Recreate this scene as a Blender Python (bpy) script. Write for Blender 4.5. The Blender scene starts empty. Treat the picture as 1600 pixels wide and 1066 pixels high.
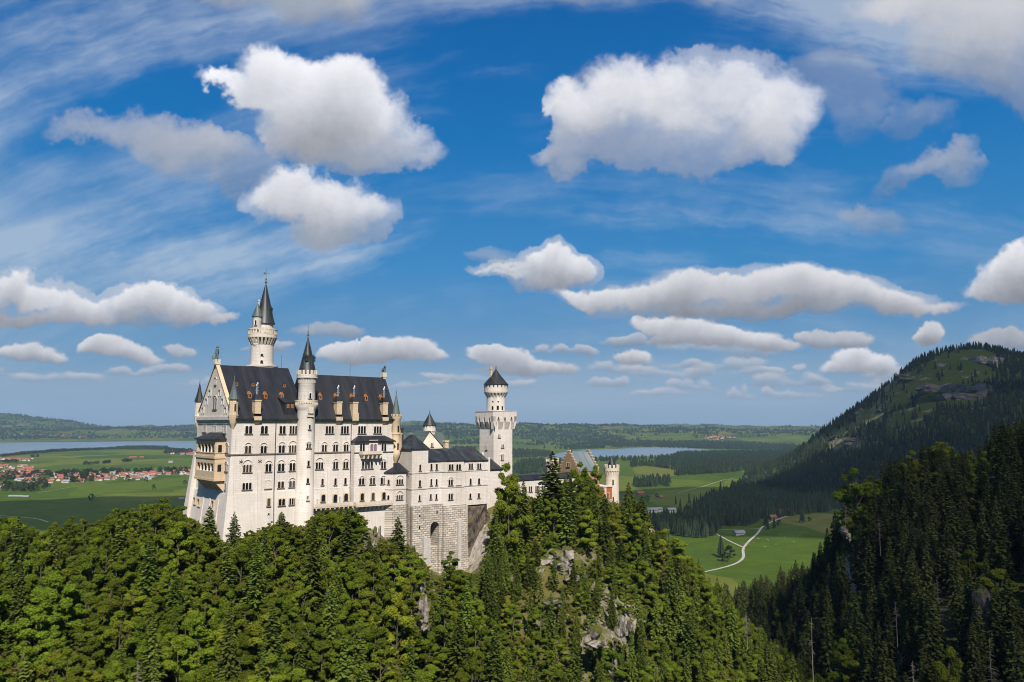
import bpy, math, random
import numpy as np
from mathutils import Vector

SEED = 7
random.seed(SEED)
rng = np.random.default_rng(SEED)
S = bpy.context.scene
COL = S.collection
rad = math.radians

# ------------------------------------------------------------------ camera
F_PX, W_PX, H_PX = 1244.4, 1600.0, 1066.0
PITCH = math.atan(131.0 / F_PX)
EYE = np.array([0.0, 0.0, 180.0])          # on the footbridge, 180 m above the valley floor
cam_data = bpy.data.cameras.new("camera")
cam_data.sensor_width = 36.0
cam_data.lens = 36.0 * F_PX / W_PX
cam_data.clip_start = 1.0
cam_data.clip_end = 60000.0
cam = bpy.data.objects.new("camera", cam_data)
cam.location = EYE
cam.rotation_euler = (math.pi / 2 + PITCH, 0, 0)
COL.objects.link(cam)
S.camera = cam

# ------------------------------------------------------------------ light and exposure
SUN_ELEV = 45.0
SUN_AZ = 167.0                              # compass style, 0 = +y (view direction), clockwise
SUN_DIR = np.array([math.sin(rad(SUN_AZ)) * math.cos(rad(SUN_ELEV)),
                    math.cos(rad(SUN_AZ)) * math.cos(rad(SUN_ELEV)), math.sin(rad(SUN_ELEV))])
sun_data = bpy.data.lights.new("sun", "SUN")
sun_data.energy = 5.0
sun_data.angle = rad(0.5)
sun_data.color = (1.0, 0.94, 0.86)
sun = bpy.data.objects.new("sun", sun_data)
sun.rotation_euler = Vector(SUN_DIR).to_track_quat("Z", "Y").to_euler()
sun.location = (0, -200, 900)
COL.objects.link(sun)

S.view_settings.view_transform = "Standard"
S.view_settings.look = "None"
S.view_settings.exposure = 0.55
S.view_settings.gamma = 1.0
S.render.engine = "CYCLES"
S.cycles.use_denoising = True
S.cycles.filter_width = 1.05
S.cycles.max_bounces = 6
S.cycles.diffuse_bounces = 3
S.cycles.glossy_bounces = 2
S.cycles.transmission_bounces = 3
S.cycles.volume_bounces = 0
S.cycles.transparent_max_bounces = 8
S.cycles.sample_clamp_indirect = 4.0


def smooth(a, b, x):
    t = np.clip((x - a) / (b - a), 0, 1)
    return t * t * (3 - 2 * t)


def spectral(n, beta, seed, ax=1.0, ay=1.0, lo=0.0):
    """tileable fractal noise, zero mean and unit deviation; ax, ay stretch it"""
    r = np.random.default_rng(seed)
    fx = np.fft.fftfreq(n)[None, :] * n * ax
    fy = np.fft.fftfreq(n)[:, None] * n * ay
    k = np.sqrt(fx * fx + fy * fy)
    k[0, 0] = 1
    amp = k ** (-beta)
    amp[k < lo] = 0
    amp[0, 0] = 0
    z = np.fft.ifft2(np.fft.fft2(r.standard_normal((n, n))) * amp).real
    return (z / z.std()).astype(np.float32)


# ------------------------------------------------------------------ sky: NISHITA plus the clouds of that day by compass bearing
AZ0, AZ1, EL0, EL1 = -58.0, 58.0, -1.0, 47.0
CW, CH = 2320, 960


def cloud_map():
    az = np.radians(AZ0 + (np.arange(CW) + .5) / CW * (AZ1 - AZ0)).astype(np.float32)[None, :]
    el = np.radians(EL0 + (np.arange(CH) + .5) / CH * (EL1 - EL0)).astype(np.float32)[:, None]
    dx = np.cos(el) * np.sin(az)
    dy = np.cos(el) * np.cos(az)
    dz = np.sin(el) + 0 * az
    c, s = math.cos(PITCH), math.sin(PITCH)
    fwd = np.maximum(dy * c + dz * s, 0.05)
    X = 800 + F_PX * dx / fwd                # flat chart of this part of the sky in which the clouds were drawn up
    Y = 533 - F_PX * (-dy * s + dz * c) / fwd
    N = 1024
    n1 = spectral(N, 1.75, 11)
    n2 = spectral(N, 1.45, 12, lo=6)
    n3 = spectral(N, 1.6, 13)
    n4 = spectral(N, 1.6, 14, ax=4.5, ay=1.0)

    def samp(n, x, y):
        x = np.mod(x, N); y = np.mod(y, N)
        x0 = x.astype(np.int32); y0 = y.astype(np.int32)
        fx = (x - x0).astype(np.float32); fy = (y - y0).astype(np.float32)
        x0 %= N; y0 %= N
        x1 = (x0 + 1) % N; y1 = (y0 + 1) % N
        return (n[y0, x0] * (1 - fx) + n[y0, x1] * fx) * (1 - fy) + (n[y1, x0] * (1 - fx) + n[y1, x1] * fx) * fy

    rgb = np.zeros((CH, CW, 3), np.float32)
    A = np.zeros((CH, CW), np.float32)

    def over(sl, col, a):
        a3 = a[..., None]
        rgb[sl] = rgb[sl] * (1 - a3) + col * a3          # premultiplied
        A[sl] = A[sl] * (1 - a) + a

    # high thin cirrus streaks, fanning slightly
    wx = samp(n1, X * .4, Y * .4) * 16
    wy = samp(n3, X * .4, Y * .4) * 8
    ang = np.radians(-7) + (X - 700) / 1600 * .34
    u = (X - 800 + wx) * np.cos(ang) + (Y - 300 + wy) * np.sin(ang) + 800
    v = -(X - 800 + wx) * np.sin(ang) + (Y - 300 + wy) * np.cos(ang) + 300
    st = samp(n4, u * .36, v * .62) * .55 + samp(n4, u * .8 + 300, v * 1.3 + 77) * .34 + samp(n4, u * 1.7 + 90, v * 2.4 + 17) * .16 + samp(n1, X * .5 + 100, Y * .7 + 50) * .55
    patch = (1.05 * np.exp(-(((X - 150) / 340) ** 2 + ((Y - 70) / 190) ** 2))
             + 1.1 * np.exp(-(((X - 640) / 460) ** 2 + ((Y - 415) / 80) ** 2))
             + .95 * np.exp(-(((X - 1000) / 330) ** 2 + ((Y - 345) / 55) ** 2))
             + .55 * np.exp(-(((X - 760) / 200) ** 2 + ((Y - 130) / 110) ** 2))
             + .8 * np.exp(-(((X - 1400) / 260) ** 2 + ((Y - 150) / 190) ** 2))
             + .75 * np.exp(-(((X - 150) / 420) ** 2 + ((Y - 385) / 45) ** 2))
             + .5 * np.exp(-(((X - 330) / 120) ** 2 + ((Y - 300) / 60) ** 2))
             + .8 * np.exp(-(((X - 1200) / 560) ** 2 + ((Y + 10) / 80) ** 2)))
    out = smooth(900, 1500, np.abs(X - 800)) * .5
    a = np.clip(smooth(-.9, 2.3, st) * (patch * .85 + .34 + out) * 1.05, 0, .62) * smooth(672, 560, Y)
    over((slice(None), slice(None)), np.array([.52, .60, .70], np.float32), a)
    # low milky band above the horizon
    a = np.exp(-((Y - 610) / 60) ** 2) * np.clip(.24 + .14 * samp(n4, X * .6, Y * 1.4), 0, .6)
    over((slice(None), slice(None)), np.array([.40, .47, .56], np.float32), a)

    def cloud(blobs, soft=.30, amp=.22, top=.78, base=.30, dens=1.0, k=1.0, seed=0, alpha=1.0, tint=0.0, warp=10.0, shade=.34):
        """one cumulus: blobs are (x, y, rx, ry[, turn]) in the chart"""
        bx0 = min(b[0] - b[2] for b in blobs) - 60; bx1 = max(b[0] + b[2] for b in blobs) + 60
        by0 = min(b[1] - b[3] for b in blobs) - 60; by1 = max(b[1] + b[3] for b in blobs) + 60
        m = (X > bx0) & (X < bx1) & (Y > by0) & (Y < by1)
        if not m.any():
            return
        r = np.where(m.any(1))[0]; q = np.where(m.any(0))[0]
        sl = (slice(r[0], r[-1] + 1), slice(q[0], q[-1] + 1))
        x, y = X[sl], Y[sl]
        o = seed * 131.7
        sc = 1.0 / k
        x2 = x + warp * k * samp(n1, x * sc * .9 + o, y * sc * .9) + 0.8 * k * samp(n2, x * sc * 1.1, y * sc * 1.1 + o)
        y2 = y + warp * k * samp(n3, x * sc * .9, y * sc * .9 + o) + 0.8 * k * samp(n2, x * sc * 1.1 + 400, y * sc * 1.1 + o)
        keep = np.ones_like(x)
        for b in blobs:
            t = math.radians(b[4]) if len(b) > 4 else 0.0
            ddx, ddy = x2 - b[0], y2 - b[1]
            ex = (ddx * math.cos(t) + ddy * math.sin(t)) / b[2]
            ey = (-ddx * math.sin(t) + ddy * math.cos(t)) / b[3]
            rr = ex * ex + ey * ey
            keep *= 1 - np.clip(1.05 - rr * .75, 0, .96) ** 1.15
        Fd = 1 - keep
        nz = samp(n1, x * sc * 1.5 + o * 2, y * sc * 1.8) * .85 + samp(n2, x * sc * .45 + o, y * sc * .6 + o) * .14
        D = Fd + amp * nz * (1.15 - .7 * Fd) * smooth(.0, .22, Fd) - .16
        yt = min(b[1] - b[3] for b in blobs); yb = max(b[1] + b[3] for b in blobs)
        rel_y = np.clip((y2 - yt) / (yb - yt), 0, 1)
        se = soft * (1.6 + 1.1 * smooth(.35, .95, rel_y))
        al = smooth(0.0, 1.0, np.clip(D, 0, None) / se) * alpha
        wn = .75 * samp(n1, x * sc * .8 + o + 9, y * sc * 1.1) + .30 * samp(n2, x * sc * .40 + o, y * sc * .6 + 31)
        wisp = smooth(.10, .72, Fd + .26 * wn * smooth(0, .25, Fd)) * .46 * alpha
        al = np.maximum(al, wisp)
        th = np.clip(D, 0, None)
        # light from above and a little from the right: sum what lies between each point and the sun
        px_deg = CW / (AZ1 - AZ0)
        acc = np.zeros_like(x); wsum = 0
        Hc = max(max(b[3] for b in blobs), 8)
        stp = max(1, int(round(Hc * .24 * 57.3 / F_PX * px_deg)))
        for j in range(1, 9):
            dy_, dx_ = j * stp, int(j * stp * .22)
            sh = np.zeros_like(th)
            sh[:-dy_ or None, :-dx_ or None] = th[dy_:, dx_:] if dy_ < th.shape[0] else 0
            acc += sh * (1.0 if j < 7 else .6)
        lit = np.exp(-.30 * dens * acc)
        rel = samp(n2, x * sc * .9 + o + 50, y * sc * 1.0 + o) * .035 + samp(n1, x * sc * 1.4 + o, y * sc * 1.4) * .03
        lum = base + (top - base) * np.clip(lit + rel * .8, 0, 1.12)
        edge = smooth(.0, .55, th)
        lum = lum * (.84 + .16 * edge) * (1 - shade * smooth(.42, 1.0, rel_y + .04 * nz))
        cc = np.stack([lum * (1.0 - .035 * tint), lum * (1.0 - .0 * tint), lum * (1.035 + .06 * tint) + .008], -1)
        cool = np.array([.93, 1.0, 1.09], np.float32)
        sh_ = np.clip(1 - (lum - base) / (top - base), 0, 1)[..., None]
        cc = cc * (1 - sh_ * .6) + cc * cool * (sh_ * .6)
        over(sl, cc.astype(np.float32), al)

    hz = dict(k=.5, warp=9.0, amp=.30)
    # far small clouds near the horizon first
    for i, b in enumerate([(790, 600, 50, 7), (640, 600, 60, 6), (950, 600, 42, 9), (1040, 580, 75, 11), (1160, 615, 26, 10), (1085, 603, 42, 8),
                           (1250, 612, 60, 8), (1030, 612, 60, 6), (90, 590, 80, 7), (220, 578, 70, 8), (330, 598, 50, 6), (730, 588, 70, 6), (1200, 580, 60, 8),
                           (1430, 600, 60, 8), (1330, 605, 50, 8), (1100, 570, 90, 9), (1230, 598, 60, 10), (880, 548, 50, 9), (420, 545, 40, 9), (960, 575, 50, 9), (1000, 535, 60, 9), (1390, 590, 50, 10), (-60, 580, 80, 9), (1700, 560, 90, 14), (1850, 590, 90, 9), (-200, 560, 100, 13)]):
        q = np.random.default_rng(300 + i)
        bl = [(b[0] + q.uniform(-.9, .9) * b[2], b[1] - q.uniform(-.2, .8) * b[3], b[2] * q.uniform(.16, .34), b[3] * q.uniform(.5, 1.0)) for _ in range(6)] + [(b[0], b[1] + b[3] * .4, b[2], b[3] * .5)]
        cloud(bl, seed=20 + i, alpha=.72, top=.62, base=.34, soft=.55, amp=.34, k=.34, warp=6)
    cloud([(1120, 545, 90, 13), (1180, 556, 60, 10)], seed=3, alpha=.6, top=.55, base=.33, soft=.5, **hz)
    cloud([(997, 553, 26, 15), (975, 560, 24, 8)], seed=4, top=.68, base=.36, **hz)
    cloud([(1330, 560, 40, 18), (1368, 570, 34, 15), (1300, 575, 30, 10), (1350, 576, 50, 10)], seed=5, top=.8, base=.34, **hz)
    cloud([(1455, 522, 22, 17), (1448, 530, 22, 12)], seed=6, top=.66, base=.36, **hz)
    cloud([(1560, 530, 45, 15), (1600, 540, 40, 10)], seed=7, top=.5, base=.32, alpha=.85, **hz)
    cloud([(50, 545, 50, 15), (15, 549, 40, 13), (80, 552, 30, 9)], seed=8, top=.68, base=.33, **hz)
    cloud([(170, 542, 45, 16), (205, 550, 45, 14), (235, 558, 30, 9), (145, 548, 25, 12)], seed=9, top=.72, base=.33, **hz)
    cloud([(282, 545, 28, 11)], seed=10, top=.6, base=.38, alpha=.8, **hz)
    cloud([(500, 520, 55, 12), (540, 526, 30, 8)], seed=11, top=.5, base=.36, alpha=.7, soft=.5, **hz)
    cloud([(560, 549, 65, 15), (610, 543, 50, 17), (655, 545, 40, 17), (680, 556, 25, 11), (600, 562, 85, 9)], seed=12, top=.72, base=.33, **hz)
    cloud([(760, 553, 38, 13), (795, 562, 45, 15), (845, 573, 42, 13), (800, 576, 80, 8), (880, 580, 26, 8)], seed=13, top=.72, base=.33, **hz)
    cloud([(1040, 513, 52, 17), (1100, 521, 66, 20), (1170, 527, 65, 18), (1225, 540, 46, 11), (1090, 536, 90, 10)], seed=14, top=.76, base=.33, k=.6, warp=9, amp=.30)
    cloud([(1300, 522, 58, 15), (1270, 526, 30, 10), (1330, 528, 35, 10)], seed=15, top=.6, base=.36, alpha=.9, k=.5, warp=9, amp=.30)
    cloud([(1000, 462, 105, 20), (1090, 448, 75, 26), (1150, 458, 60, 24), (1225, 445, 85, 32), (1310, 455, 85, 30), (1390, 472, 75, 19), (930, 463, 75, 15),
           (1180, 484, 240, 14), (1450, 482, 60, 9)], seed=16, top=.74, base=.30, dens=1.15, k=.7, warp=10, amp=.20)
    cloud([(1575, 430, 55, 30), (1615, 412, 60, 36), (1530, 446, 38, 15), (1590, 450, 70, 14)], seed=17, top=.84, base=.30, k=.7, warp=11, amp=.28)
    cloud([(872, 388, 26, 30), (850, 404, 40, 22), (890, 408, 42, 25), (915, 420, 26, 18), (860, 428, 60, 13), (790, 415, 60, 11)], seed=18, top=.82, base=.36, k=.62, warp=11, amp=.28)
    cloud([(780, 405, 50, 16)], seed=19, top=.55, base=.4, alpha=.45, soft=.6, k=.5)
    cloud([(15, 447, 55, 26), (85, 455, 60, 26), (140, 472, 60, 20), (215, 462, 55, 26), (265, 466, 50, 26), (310, 478, 45, 17), (345, 492, 30, 9), (100, 488, 200, 14), (-60, 460, 80, 30)],
          seed=40, top=.80, base=.30, dens=1.1, k=.7, warp=12, amp=.30)
    # the middle left bank
    cloud([(120, 206, 56, 26), (185, 218, 66, 36), (250, 236, 70, 42, 15), (320, 258, 64, 44, 20), (385, 284, 62, 44, 20), (300, 225, 60, 26, 20)], seed=41, top=.56, base=.38, alpha=.86, soft=.85, amp=.32, warp=15)
    cloud([(430, 285, 45, 32), (470, 305, 60, 40), (535, 320, 70, 46), (585, 338, 52, 40), (530, 350, 75, 28), (430, 310, 60, 30)], seed=42, top=.84, base=.38, dens=.8, soft=.52, warp=14, amp=.28)
    # upper left
    cloud([(430, -5, 130, 40), (520, 18, 55, 34), (350, -20, 90, 34), (480, 30, 60, 22)], seed=43, top=.48, base=.38, alpha=.9, soft=.55, warp=13)
    cloud([(395, 95, 45, 38), (440, 110, 60, 45), (505, 105, 62, 42), (545, 125, 38, 38), (480, 155, 90, 52), (555, 180, 65, 44), (610, 208, 60, 32), (655, 230, 44, 20),
           (330, 106, 38, 15), (365, 122, 44, 22, 25), (500, 205, 75, 32), (560, 226, 90, 22)], seed=44, top=.94, base=.37, dens=.6, soft=.46, warp=14, amp=.29)
    # big one right of the middle
    cloud([(1330, 140, 50, 60, 30), (1290, 100, 60, 40), (900, 130, 60, 34, -20)], seed=45, top=.5, base=.4, alpha=.6, soft=.8, amp=.34, warp=18)
    cloud([(1060, 170, 140, 88), (965, 160, 90, 62, -20), (1130, 125, 105, 58), (1200, 150, 70, 65), (1190, 215, 70, 45), (905, 215, 60, 46), (940, 262, 70, 28), (1040, 250, 120, 44),
           (1140, 235, 100, 36), (872, 165, 44, 34, -20), (845, 245, 40, 23), (880, 262, 40, 22), (1225, 245, 26, 18)], seed=46, top=.84, base=.33, dens=.55, soft=.56, warp=17, amp=.30)
    # upper right bank and its loose wisps
    cloud([(1500, 50, 130, 90), (1565, 95, 110, 75), (1410, 0, 140, 46), (1620, 40, 120, 100), (1450, 100, 70, 50)], seed=47, top=.64, base=.36, dens=.7, soft=.55, warp=16, alpha=.95)
    cloud([(1230, -12, 200, 26), (1000, -8, 160, 24), (940, 10, 70, 20)], seed=48, top=.5, base=.4, alpha=.62, soft=.8, amp=.34, warp=16)
    cloud([(1440, 262, 60, 26, -10), (1400, 285, 55, 24, -25), (1480, 280, 40, 22)], seed=49, top=.52, base=.38, alpha=.72, soft=.7, amp=.34, warp=16)
    cloud([(1365, 335, 48, 20, 12), (1330, 318, 30, 14)], seed=50, top=.46, base=.36, alpha=.66, soft=.7, amp=.32, warp=12)
    cloud([(1440, 165, 50, 30), (1400, 190, 40, 20)], seed=51, top=.48, base=.38, alpha=.5, soft=.9, amp=.36, warp=16)
    # beyond the frame
    for i, (cx, cy, r) in enumerate([(1900, 300, 130), (2150, 180, 160), (1800, 470, 90), (-220, 250, 140), (-420, 60, 180), (-330, 450, 100), (2300, 420, 120), (700, -260, 200), (1300, -300, 180), (200, -280, 170)]):
        cloud([(cx, cy, r, r * .5), (cx + r * .7, cy + r * .12, r * .6, r * .36), (cx - r * .7, cy + r * .16, r * .6, r * .3), (cx + r * .1, cy - r * .3, r * .5, r * .35)], seed=60 + i, top=.8, base=.34, warp=12)
    ed = smooth(AZ0, AZ0 + 5, np.degrees(az)) * smooth(AZ1, AZ1 - 5, np.degrees(az)) * smooth(EL1, EL1 - 5, np.degrees(el))
    A *= ed
    out_ = np.zeros((CH, CW, 4), np.float32)
    out_[..., :3] = np.where(A[..., None] > 1e-4, (rgb * ed[..., None]) / np.maximum(A[..., None], 1e-4), .4)
    out_[..., 3] = A
    return out_


class Nodes:
    """short hand for building a node tree"""
    def __init__(self, tree):
        self.t = tree
        tree.nodes.clear()

    def n(self, kind, **kw):
        nd = self.t.nodes.new("ShaderNode" + kind)
        ins = kw.pop("ins", {})
        for k, v in kw.items():
            setattr(nd, k, v)
        for k, v in ins.items():
            self.put(nd.inputs[k], v)
        return nd

    def put(self, sock, v):
        if isinstance(v, bpy.types.NodeSocket):
            self.t.links.new(v, sock)
        else:
            if hasattr(sock.default_value, "__len__") and not hasattr(v, "__len__"):
                v = (v, v, v)
            if hasattr(v, "__len__") and len(v) == 3 and len(sock.default_value) == 4:
                v = (*v, 1.0)
            sock.default_value = v

    def math(self, op, a, b=0.0, clamp=False):
        nd = self.n("Math", operation=op, use_clamp=clamp)
        self.put(nd.inputs[0], a)
        self.put(nd.inputs[1], b)
        return nd.outputs[0]

    def mix(self, f, a, b, mode="MIX"):
        nd = self.n("Mix", data_type="RGBA", blend_type=mode)
        self.put(nd.inputs[0], f)
        self.put(nd.inputs[6], a)
        self.put(nd.inputs[7], b)
        return nd.outputs[2]

    def ramp(self, f, stops, interp="LINEAR"):
        nd = self.n("ValToRGB")
        nd.color_ramp.interpolation = interp
        el = nd.color_ramp.elements
        el.remove(el[1])
        el[0].position = stops[0][0]
        for p, c in stops[1:]:
            el.new(p)
        for i, (p, c) in enumerate(stops):
            el[i].color = (*c, 1) if hasattr(c, "__len__") else (c, c, c, 1)
        self.put(nd.inputs[0], f)
        return nd.outputs[0]

    def noise(self, vec, scale, detail=4, rough=.55, w=None):
        nd = self.n("TexNoise")
        nd.inputs["Scale"].default_value = scale
        nd.inputs["Detail"].default_value = detail
        nd.inputs["Roughness"].default_value = rough
        if vec is not None:
            self.put(nd.inputs["Vector"], vec)
        return nd.outputs["Fac"]

    def mapping(self, vec, scale=(1, 1, 1), loc=(0, 0, 0), rot=(0, 0, 0)):
        nd = self.n("Mapping")
        self.put(nd.inputs["Vector"], vec)
        nd.inputs["Scale"].default_value = scale
        nd.inputs["Location"].default_value = loc
        nd.inputs["Rotation"].default_value = rot
        return nd.outputs[0]


world = bpy.data.worlds.new("World")
S.world = world
world.use_nodes = True
SKY_STRENGTH = 0.055
img = bpy.data.images.new("cloud_cover", CW, CH, alpha=True, float_buffer=True)
img.colorspace_settings.name = "Non-Color"
img.alpha_mode = "CHANNEL_PACKED"
img.pixels.foreach_set(cloud_map().ravel())
img.update()
w = Nodes(world.node_tree)
sky = w.n("TexSky", sky_type="NISHITA", sun_disc=False, sun_elevation=rad(SUN_ELEV), sun_rotation=rad(SUN_AZ), altitude=900.0, air_density=1.0, dust_density=0.05, ozone_density=3.0)
tc = w.n("TexCoord")
sep = w.n("SeparateXYZ", ins={0: tc.outputs["Generated"]})
azn = w.math("ARCTAN2", sep.outputs[0], sep.outputs[1])
eln = w.math("ARCSINE", sep.outputs[2])
uu = w.math("DIVIDE", w.math("SUBTRACT", azn, rad(AZ0)), rad(AZ1 - AZ0))
vv = w.math("DIVIDE", w.math("SUBTRACT", eln, rad(EL0)), rad(EL1 - EL0))
cmb = w.n("CombineXYZ", ins={0: uu, 1: vv})
tex = w.n("TexImage", image=img, extension="CLIP", interpolation="Cubic", ins={0: cmb.outputs[0]})
zen = w.ramp(w.math("DIVIDE", eln, rad(40)), [(0.0, (.122, .212, .312)), (.10, (.098, .210, .345)), (.28, (.028, .168, .372)), (.5, (.003, .114, .328)), (.78, (.0006, .070, .250)), (1.0, (.0006, .052, .20))])
hs = w.n("HueSaturation", ins={"Saturation": 1.25, "Value": 1.0, "Color": sky.outputs[0]})
lift = w.mix(1.0, hs.outputs[0], SKY_STRENGTH, "MULTIPLY")
air = w.mix(.93, lift, zen)
bg1 = w.n("Background", ins={"Color": air, "Strength": 1.0})
bg2 = w.n("Background", ins={"Color": tex.outputs["Color"], "Strength": 0.70})
ms = w.n("MixShader", ins={0: tex.outputs["Alpha"], 1: bg1.outputs[0], 2: bg2.outputs[0]})
wo = w.n("OutputWorld", ins={0: ms.outputs[0]})

# ------------------------------------------------------------------ materials
def material(name):
    m = bpy.data.materials.new(name)
    m.use_nodes = True
    return m, Nodes(m.node_tree)


def finish(k, color, rough=.85, bump=None, bump_strength=.3, bump_dist=.05, metallic=0.0, spec=.3, coord=None):
    p = k.n("BsdfPrincipled")
    k.put(p.inputs["Base Color"], color)
    k.put(p.inputs["Roughness"], rough)
    p.inputs["Metallic"].default_value = metallic
    p.inputs["Specular IOR Level"].default_value = spec
    if bump is not None:
        b = k.n("Bump", ins={"Strength": bump_strength, "Distance": bump_dist, "Height": bump})
        k.put(p.inputs["Normal"], b.outputs[0])
    o = k.n("OutputMaterial", ins={0: p.outputs[0]})
    return p


def wall_coords(k):
    """(along the wall, height) for walls that follow either axis of their building"""
    t = k.n("TexCoord")
    s = k.n("SeparateXYZ", ins={0: t.outputs["Object"]})
    c = k.n("CombineXYZ", ins={0: k.math("ADD", s.outputs[0], s.outputs[1]), 1: s.outputs[2], 2: k.math("MULTIPLY", s.outputs[0], .05)})
    return c.outputs[0], t.outputs["Object"]


def stone(name, base, dark, block=(1.1, .42), joint=.35, stain=.5, var=.12, bump=.25, mortar=.035, streak=True):
    m, k = material(name)
    wc, oc = wall_coords(k)
    br = k.n("TexBrick", offset=.5, ins={"Vector": wc, "Scale": 1.0, "Mortar Size": mortar, "Mortar Smooth": .4, "Brick Width": block[0], "Row Height": block[1], "Bias": 0.0,
                                         "Color1": tuple(min(1, c * (1 + var)) for c in base), "Color2": tuple(c * (1 - var) for c in base), "Mortar": tuple(c * (1 - joint) for c in base)})
    big = k.noise(oc, .10, 5, .6)
    c = k.mix(k.math("MULTIPLY", k.ramp(big, [(.38, 0.0), (.68, 1.0)]), stain), br.outputs["Color"], dark)
    if streak:
        stv = k.noise(k.mapping(wc, (1.6, .10, 1.0)), 1.0, 4, .6)
        c = k.mix(k.math("MULTIPLY", k.ramp(stv, [(.52, 0.0), (.75, 1.0)]), stain * .75), c, tuple(x * .62 for x in dark))
    fine = k.noise(oc, 3.0, 3, .6)
    c = k.mix(.18, c, k.ramp(fine, [(.3, .25), (.7, 1.0)]), "MULTIPLY")
    hgt = k.math("ADD", k.math("MULTIPLY", br.outputs["Fac"], -1.0), k.math("MULTIPLY", fine, .6))
    finish(k, c, .9, hgt, bump, .06)
    return m


LIME = stone("pale_limestone", (.645, .585, .52), (.47, .40, .33), (1.3, .5), .30, .65, .05, .12)
LIMEG = stone("grey_limestone", (.51, .48, .44), (.37, .335, .295), (.9, .42), .30, .45, .12, .25)
RUST = stone("rusticated_stone", (.52, .46, .385), (.28, .24, .19), (1.75, .74), .84, .6, .25, 1.0, .075)
SAND = stone("yellow_sandstone", (.56, .43, .28), (.41, .30, .19), (.9, .4), .2, .4, .08, .12)
PLAST = stone("white_render", (.62, .565, .50), (.48, .42, .35), (2.5, 1.1), .10, .5, .03, .06)
CREAM = stone("cream_stone", (.60, .52, .41), (.44, .36, .26), (.9, .4), .25, .4, .08, .15)
GABLE = stone("brown_gable_stone", (.34, .225, .12), (.22, .14, .075), (.7, .35), .35, .5, .12, .2)
BRICK = stone("red_brick", (.46, .13, .05), (.30, .085, .04), (.5, .2), .35, .4, .2, .2)


def roofing(name, base, pale, seam=1.0, rough=.45, axis=0, green=0.0):
    m, k = material(name)
    t = k.n("TexCoord")
    s = k.n("SeparateXYZ", ins={0: t.outputs["Object"]})
    run = s.outputs[axis]
    fr = k.math("FRACT", k.math("MULTIPLY", run, 1.0 / seam))
    line = k.math("LESS_THAN", fr, .14)
    nz = k.noise(k.mapping(t.outputs["Object"], (.9, .12, .12) if axis == 0 else (.3, .3, .3)), .8, 5, .65)
    c = k.mix(k.ramp(nz, [(.40, 0.0), (.72, 1.0)]), base, pale)
    c = k.mix(k.math("MULTIPLY", line, .45), c, tuple(x * .4 for x in base))
    if green:
        g = k.noise(k.mapping(t.outputs["Object"], (1.2, .3, .3), (5, 3, 1)), .7, 4, .6)
        c = k.mix(k.math("MULTIPLY", k.ramp(g, [(.5, 0.0), (.66, 1.0)]), green), c, (.13, .21, .18))
    wn = k.n("TexWhiteNoise", noise_dimensions="1D", ins={"W": k.math("FLOOR", k.math("MULTIPLY", run, .55 / seam))})
    c = k.mix(.5, c, k.ramp(wn.outputs["Value"], [(0.0, .45), (1.0, 1.0)]), "MULTIPLY")
    finish(k, c, rough, k.math("ADD", line, nz), .3, .05, spec=.4)
    return m


SLATE = roofing("dark_sheet_roof", (.0135, .014, .0175), (.030, .030, .034), 1.05)
SLATEG = roofing("weathered_sheet_roof", (.017, .018, .021), (.038, .039, .042), 1.05, green=.22)
CONE = roofing("dark_spire_sheet", (.015, .017, .018), (.032, .035, .035), .7, green=.16)
COPPER = roofing("green_copper_roof", (.06, .085, .08), (.12, .155, .14), .9, .55)
BLUEROOF = roofing("blue_grey_roof", (.13, .165, .17), (.22, .255, .26), .75, .5)


def plain(name, c, rough=.6, metallic=0.0, var=.25, scale=1.5, spec=.4):
    m, k = material(name)
    t = k.n("TexCoord")
    nz = k.noise(t.outputs["Object"], scale, 4, .6)
    finish(k, k.mix(k.ramp(nz, [(.3, 0.0), (.7, 1.0)]), tuple(x * (1 - var) for x in c), tuple(min(1, x * (1 + var)) for x in c)), rough, spec=spec, metallic=metallic)
    return m


m_, k_ = material("dark_window_glass")
oi_ = k_.n("ObjectInfo")
finish(k_, k_.ramp(oi_.outputs["Random"], [(.0, (.007, .007, .008)), (.6, (.013, .012, .012)), (.85, (.045, .030, .020)), (1.0, (.060, .062, .066))]), .15, spec=.6)  # random pane tone: brownish glass, and paler grey with a reflection painted in
GLASS = m_
PINKGLASS = plain("curtained_window_glass", (.19, .13, .17), .3)
ORANGE = plain("orange_painted_dormer", (.34, .125, .026), .7)
OCHRE = plain("brown_window_wood", (.20, .085, .03), .7)
LEAD = plain("silver_vent_metal", (.40, .41, .42), .4, .6)
VERDI = plain("verdigris_bronze", (.085, .125, .105), .7, var=.4, scale=4)
IRON = plain("black_iron", (.03, .03, .032), .6)
DARKSTONE = plain("dark_trim_stone", (.16, .13, .10), .9)  # dark stone colour for sills, a string course and one drain pipe


# ------------------------------------------------------------------ mesh helpers
CASTLE_ANGLE = rad(40.0)
CA_U = np.array([math.cos(CASTLE_ANGLE), math.sin(CASTLE_ANGLE), 0.0])
CA_V = np.array([-math.sin(CASTLE_ANGLE), math.cos(CASTLE_ANGLE), 0.0])
CASTLE_O = np.array([-83.92, 240.0, 0.0])


def castle_xy(a, b):
    p = CASTLE_O + CA_U * a + CA_V * b
    return float(p[0]), float(p[1])


def tag(o, label=None, cat=None, group=None, kind=None):
    if label: o["label"] = label
    if cat: o["category"] = cat
    if group: o["group"] = group
    if kind: o["kind"] = kind
    return o


def empty(name, loc, rz=0.0):
    o = bpy.data.objects.new(name, None)
    o.empty_display_size = 1.0
    o.location = loc
    o.rotation_euler = (0, 0, rz)
    COL.objects.link(o)
    return o


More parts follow.
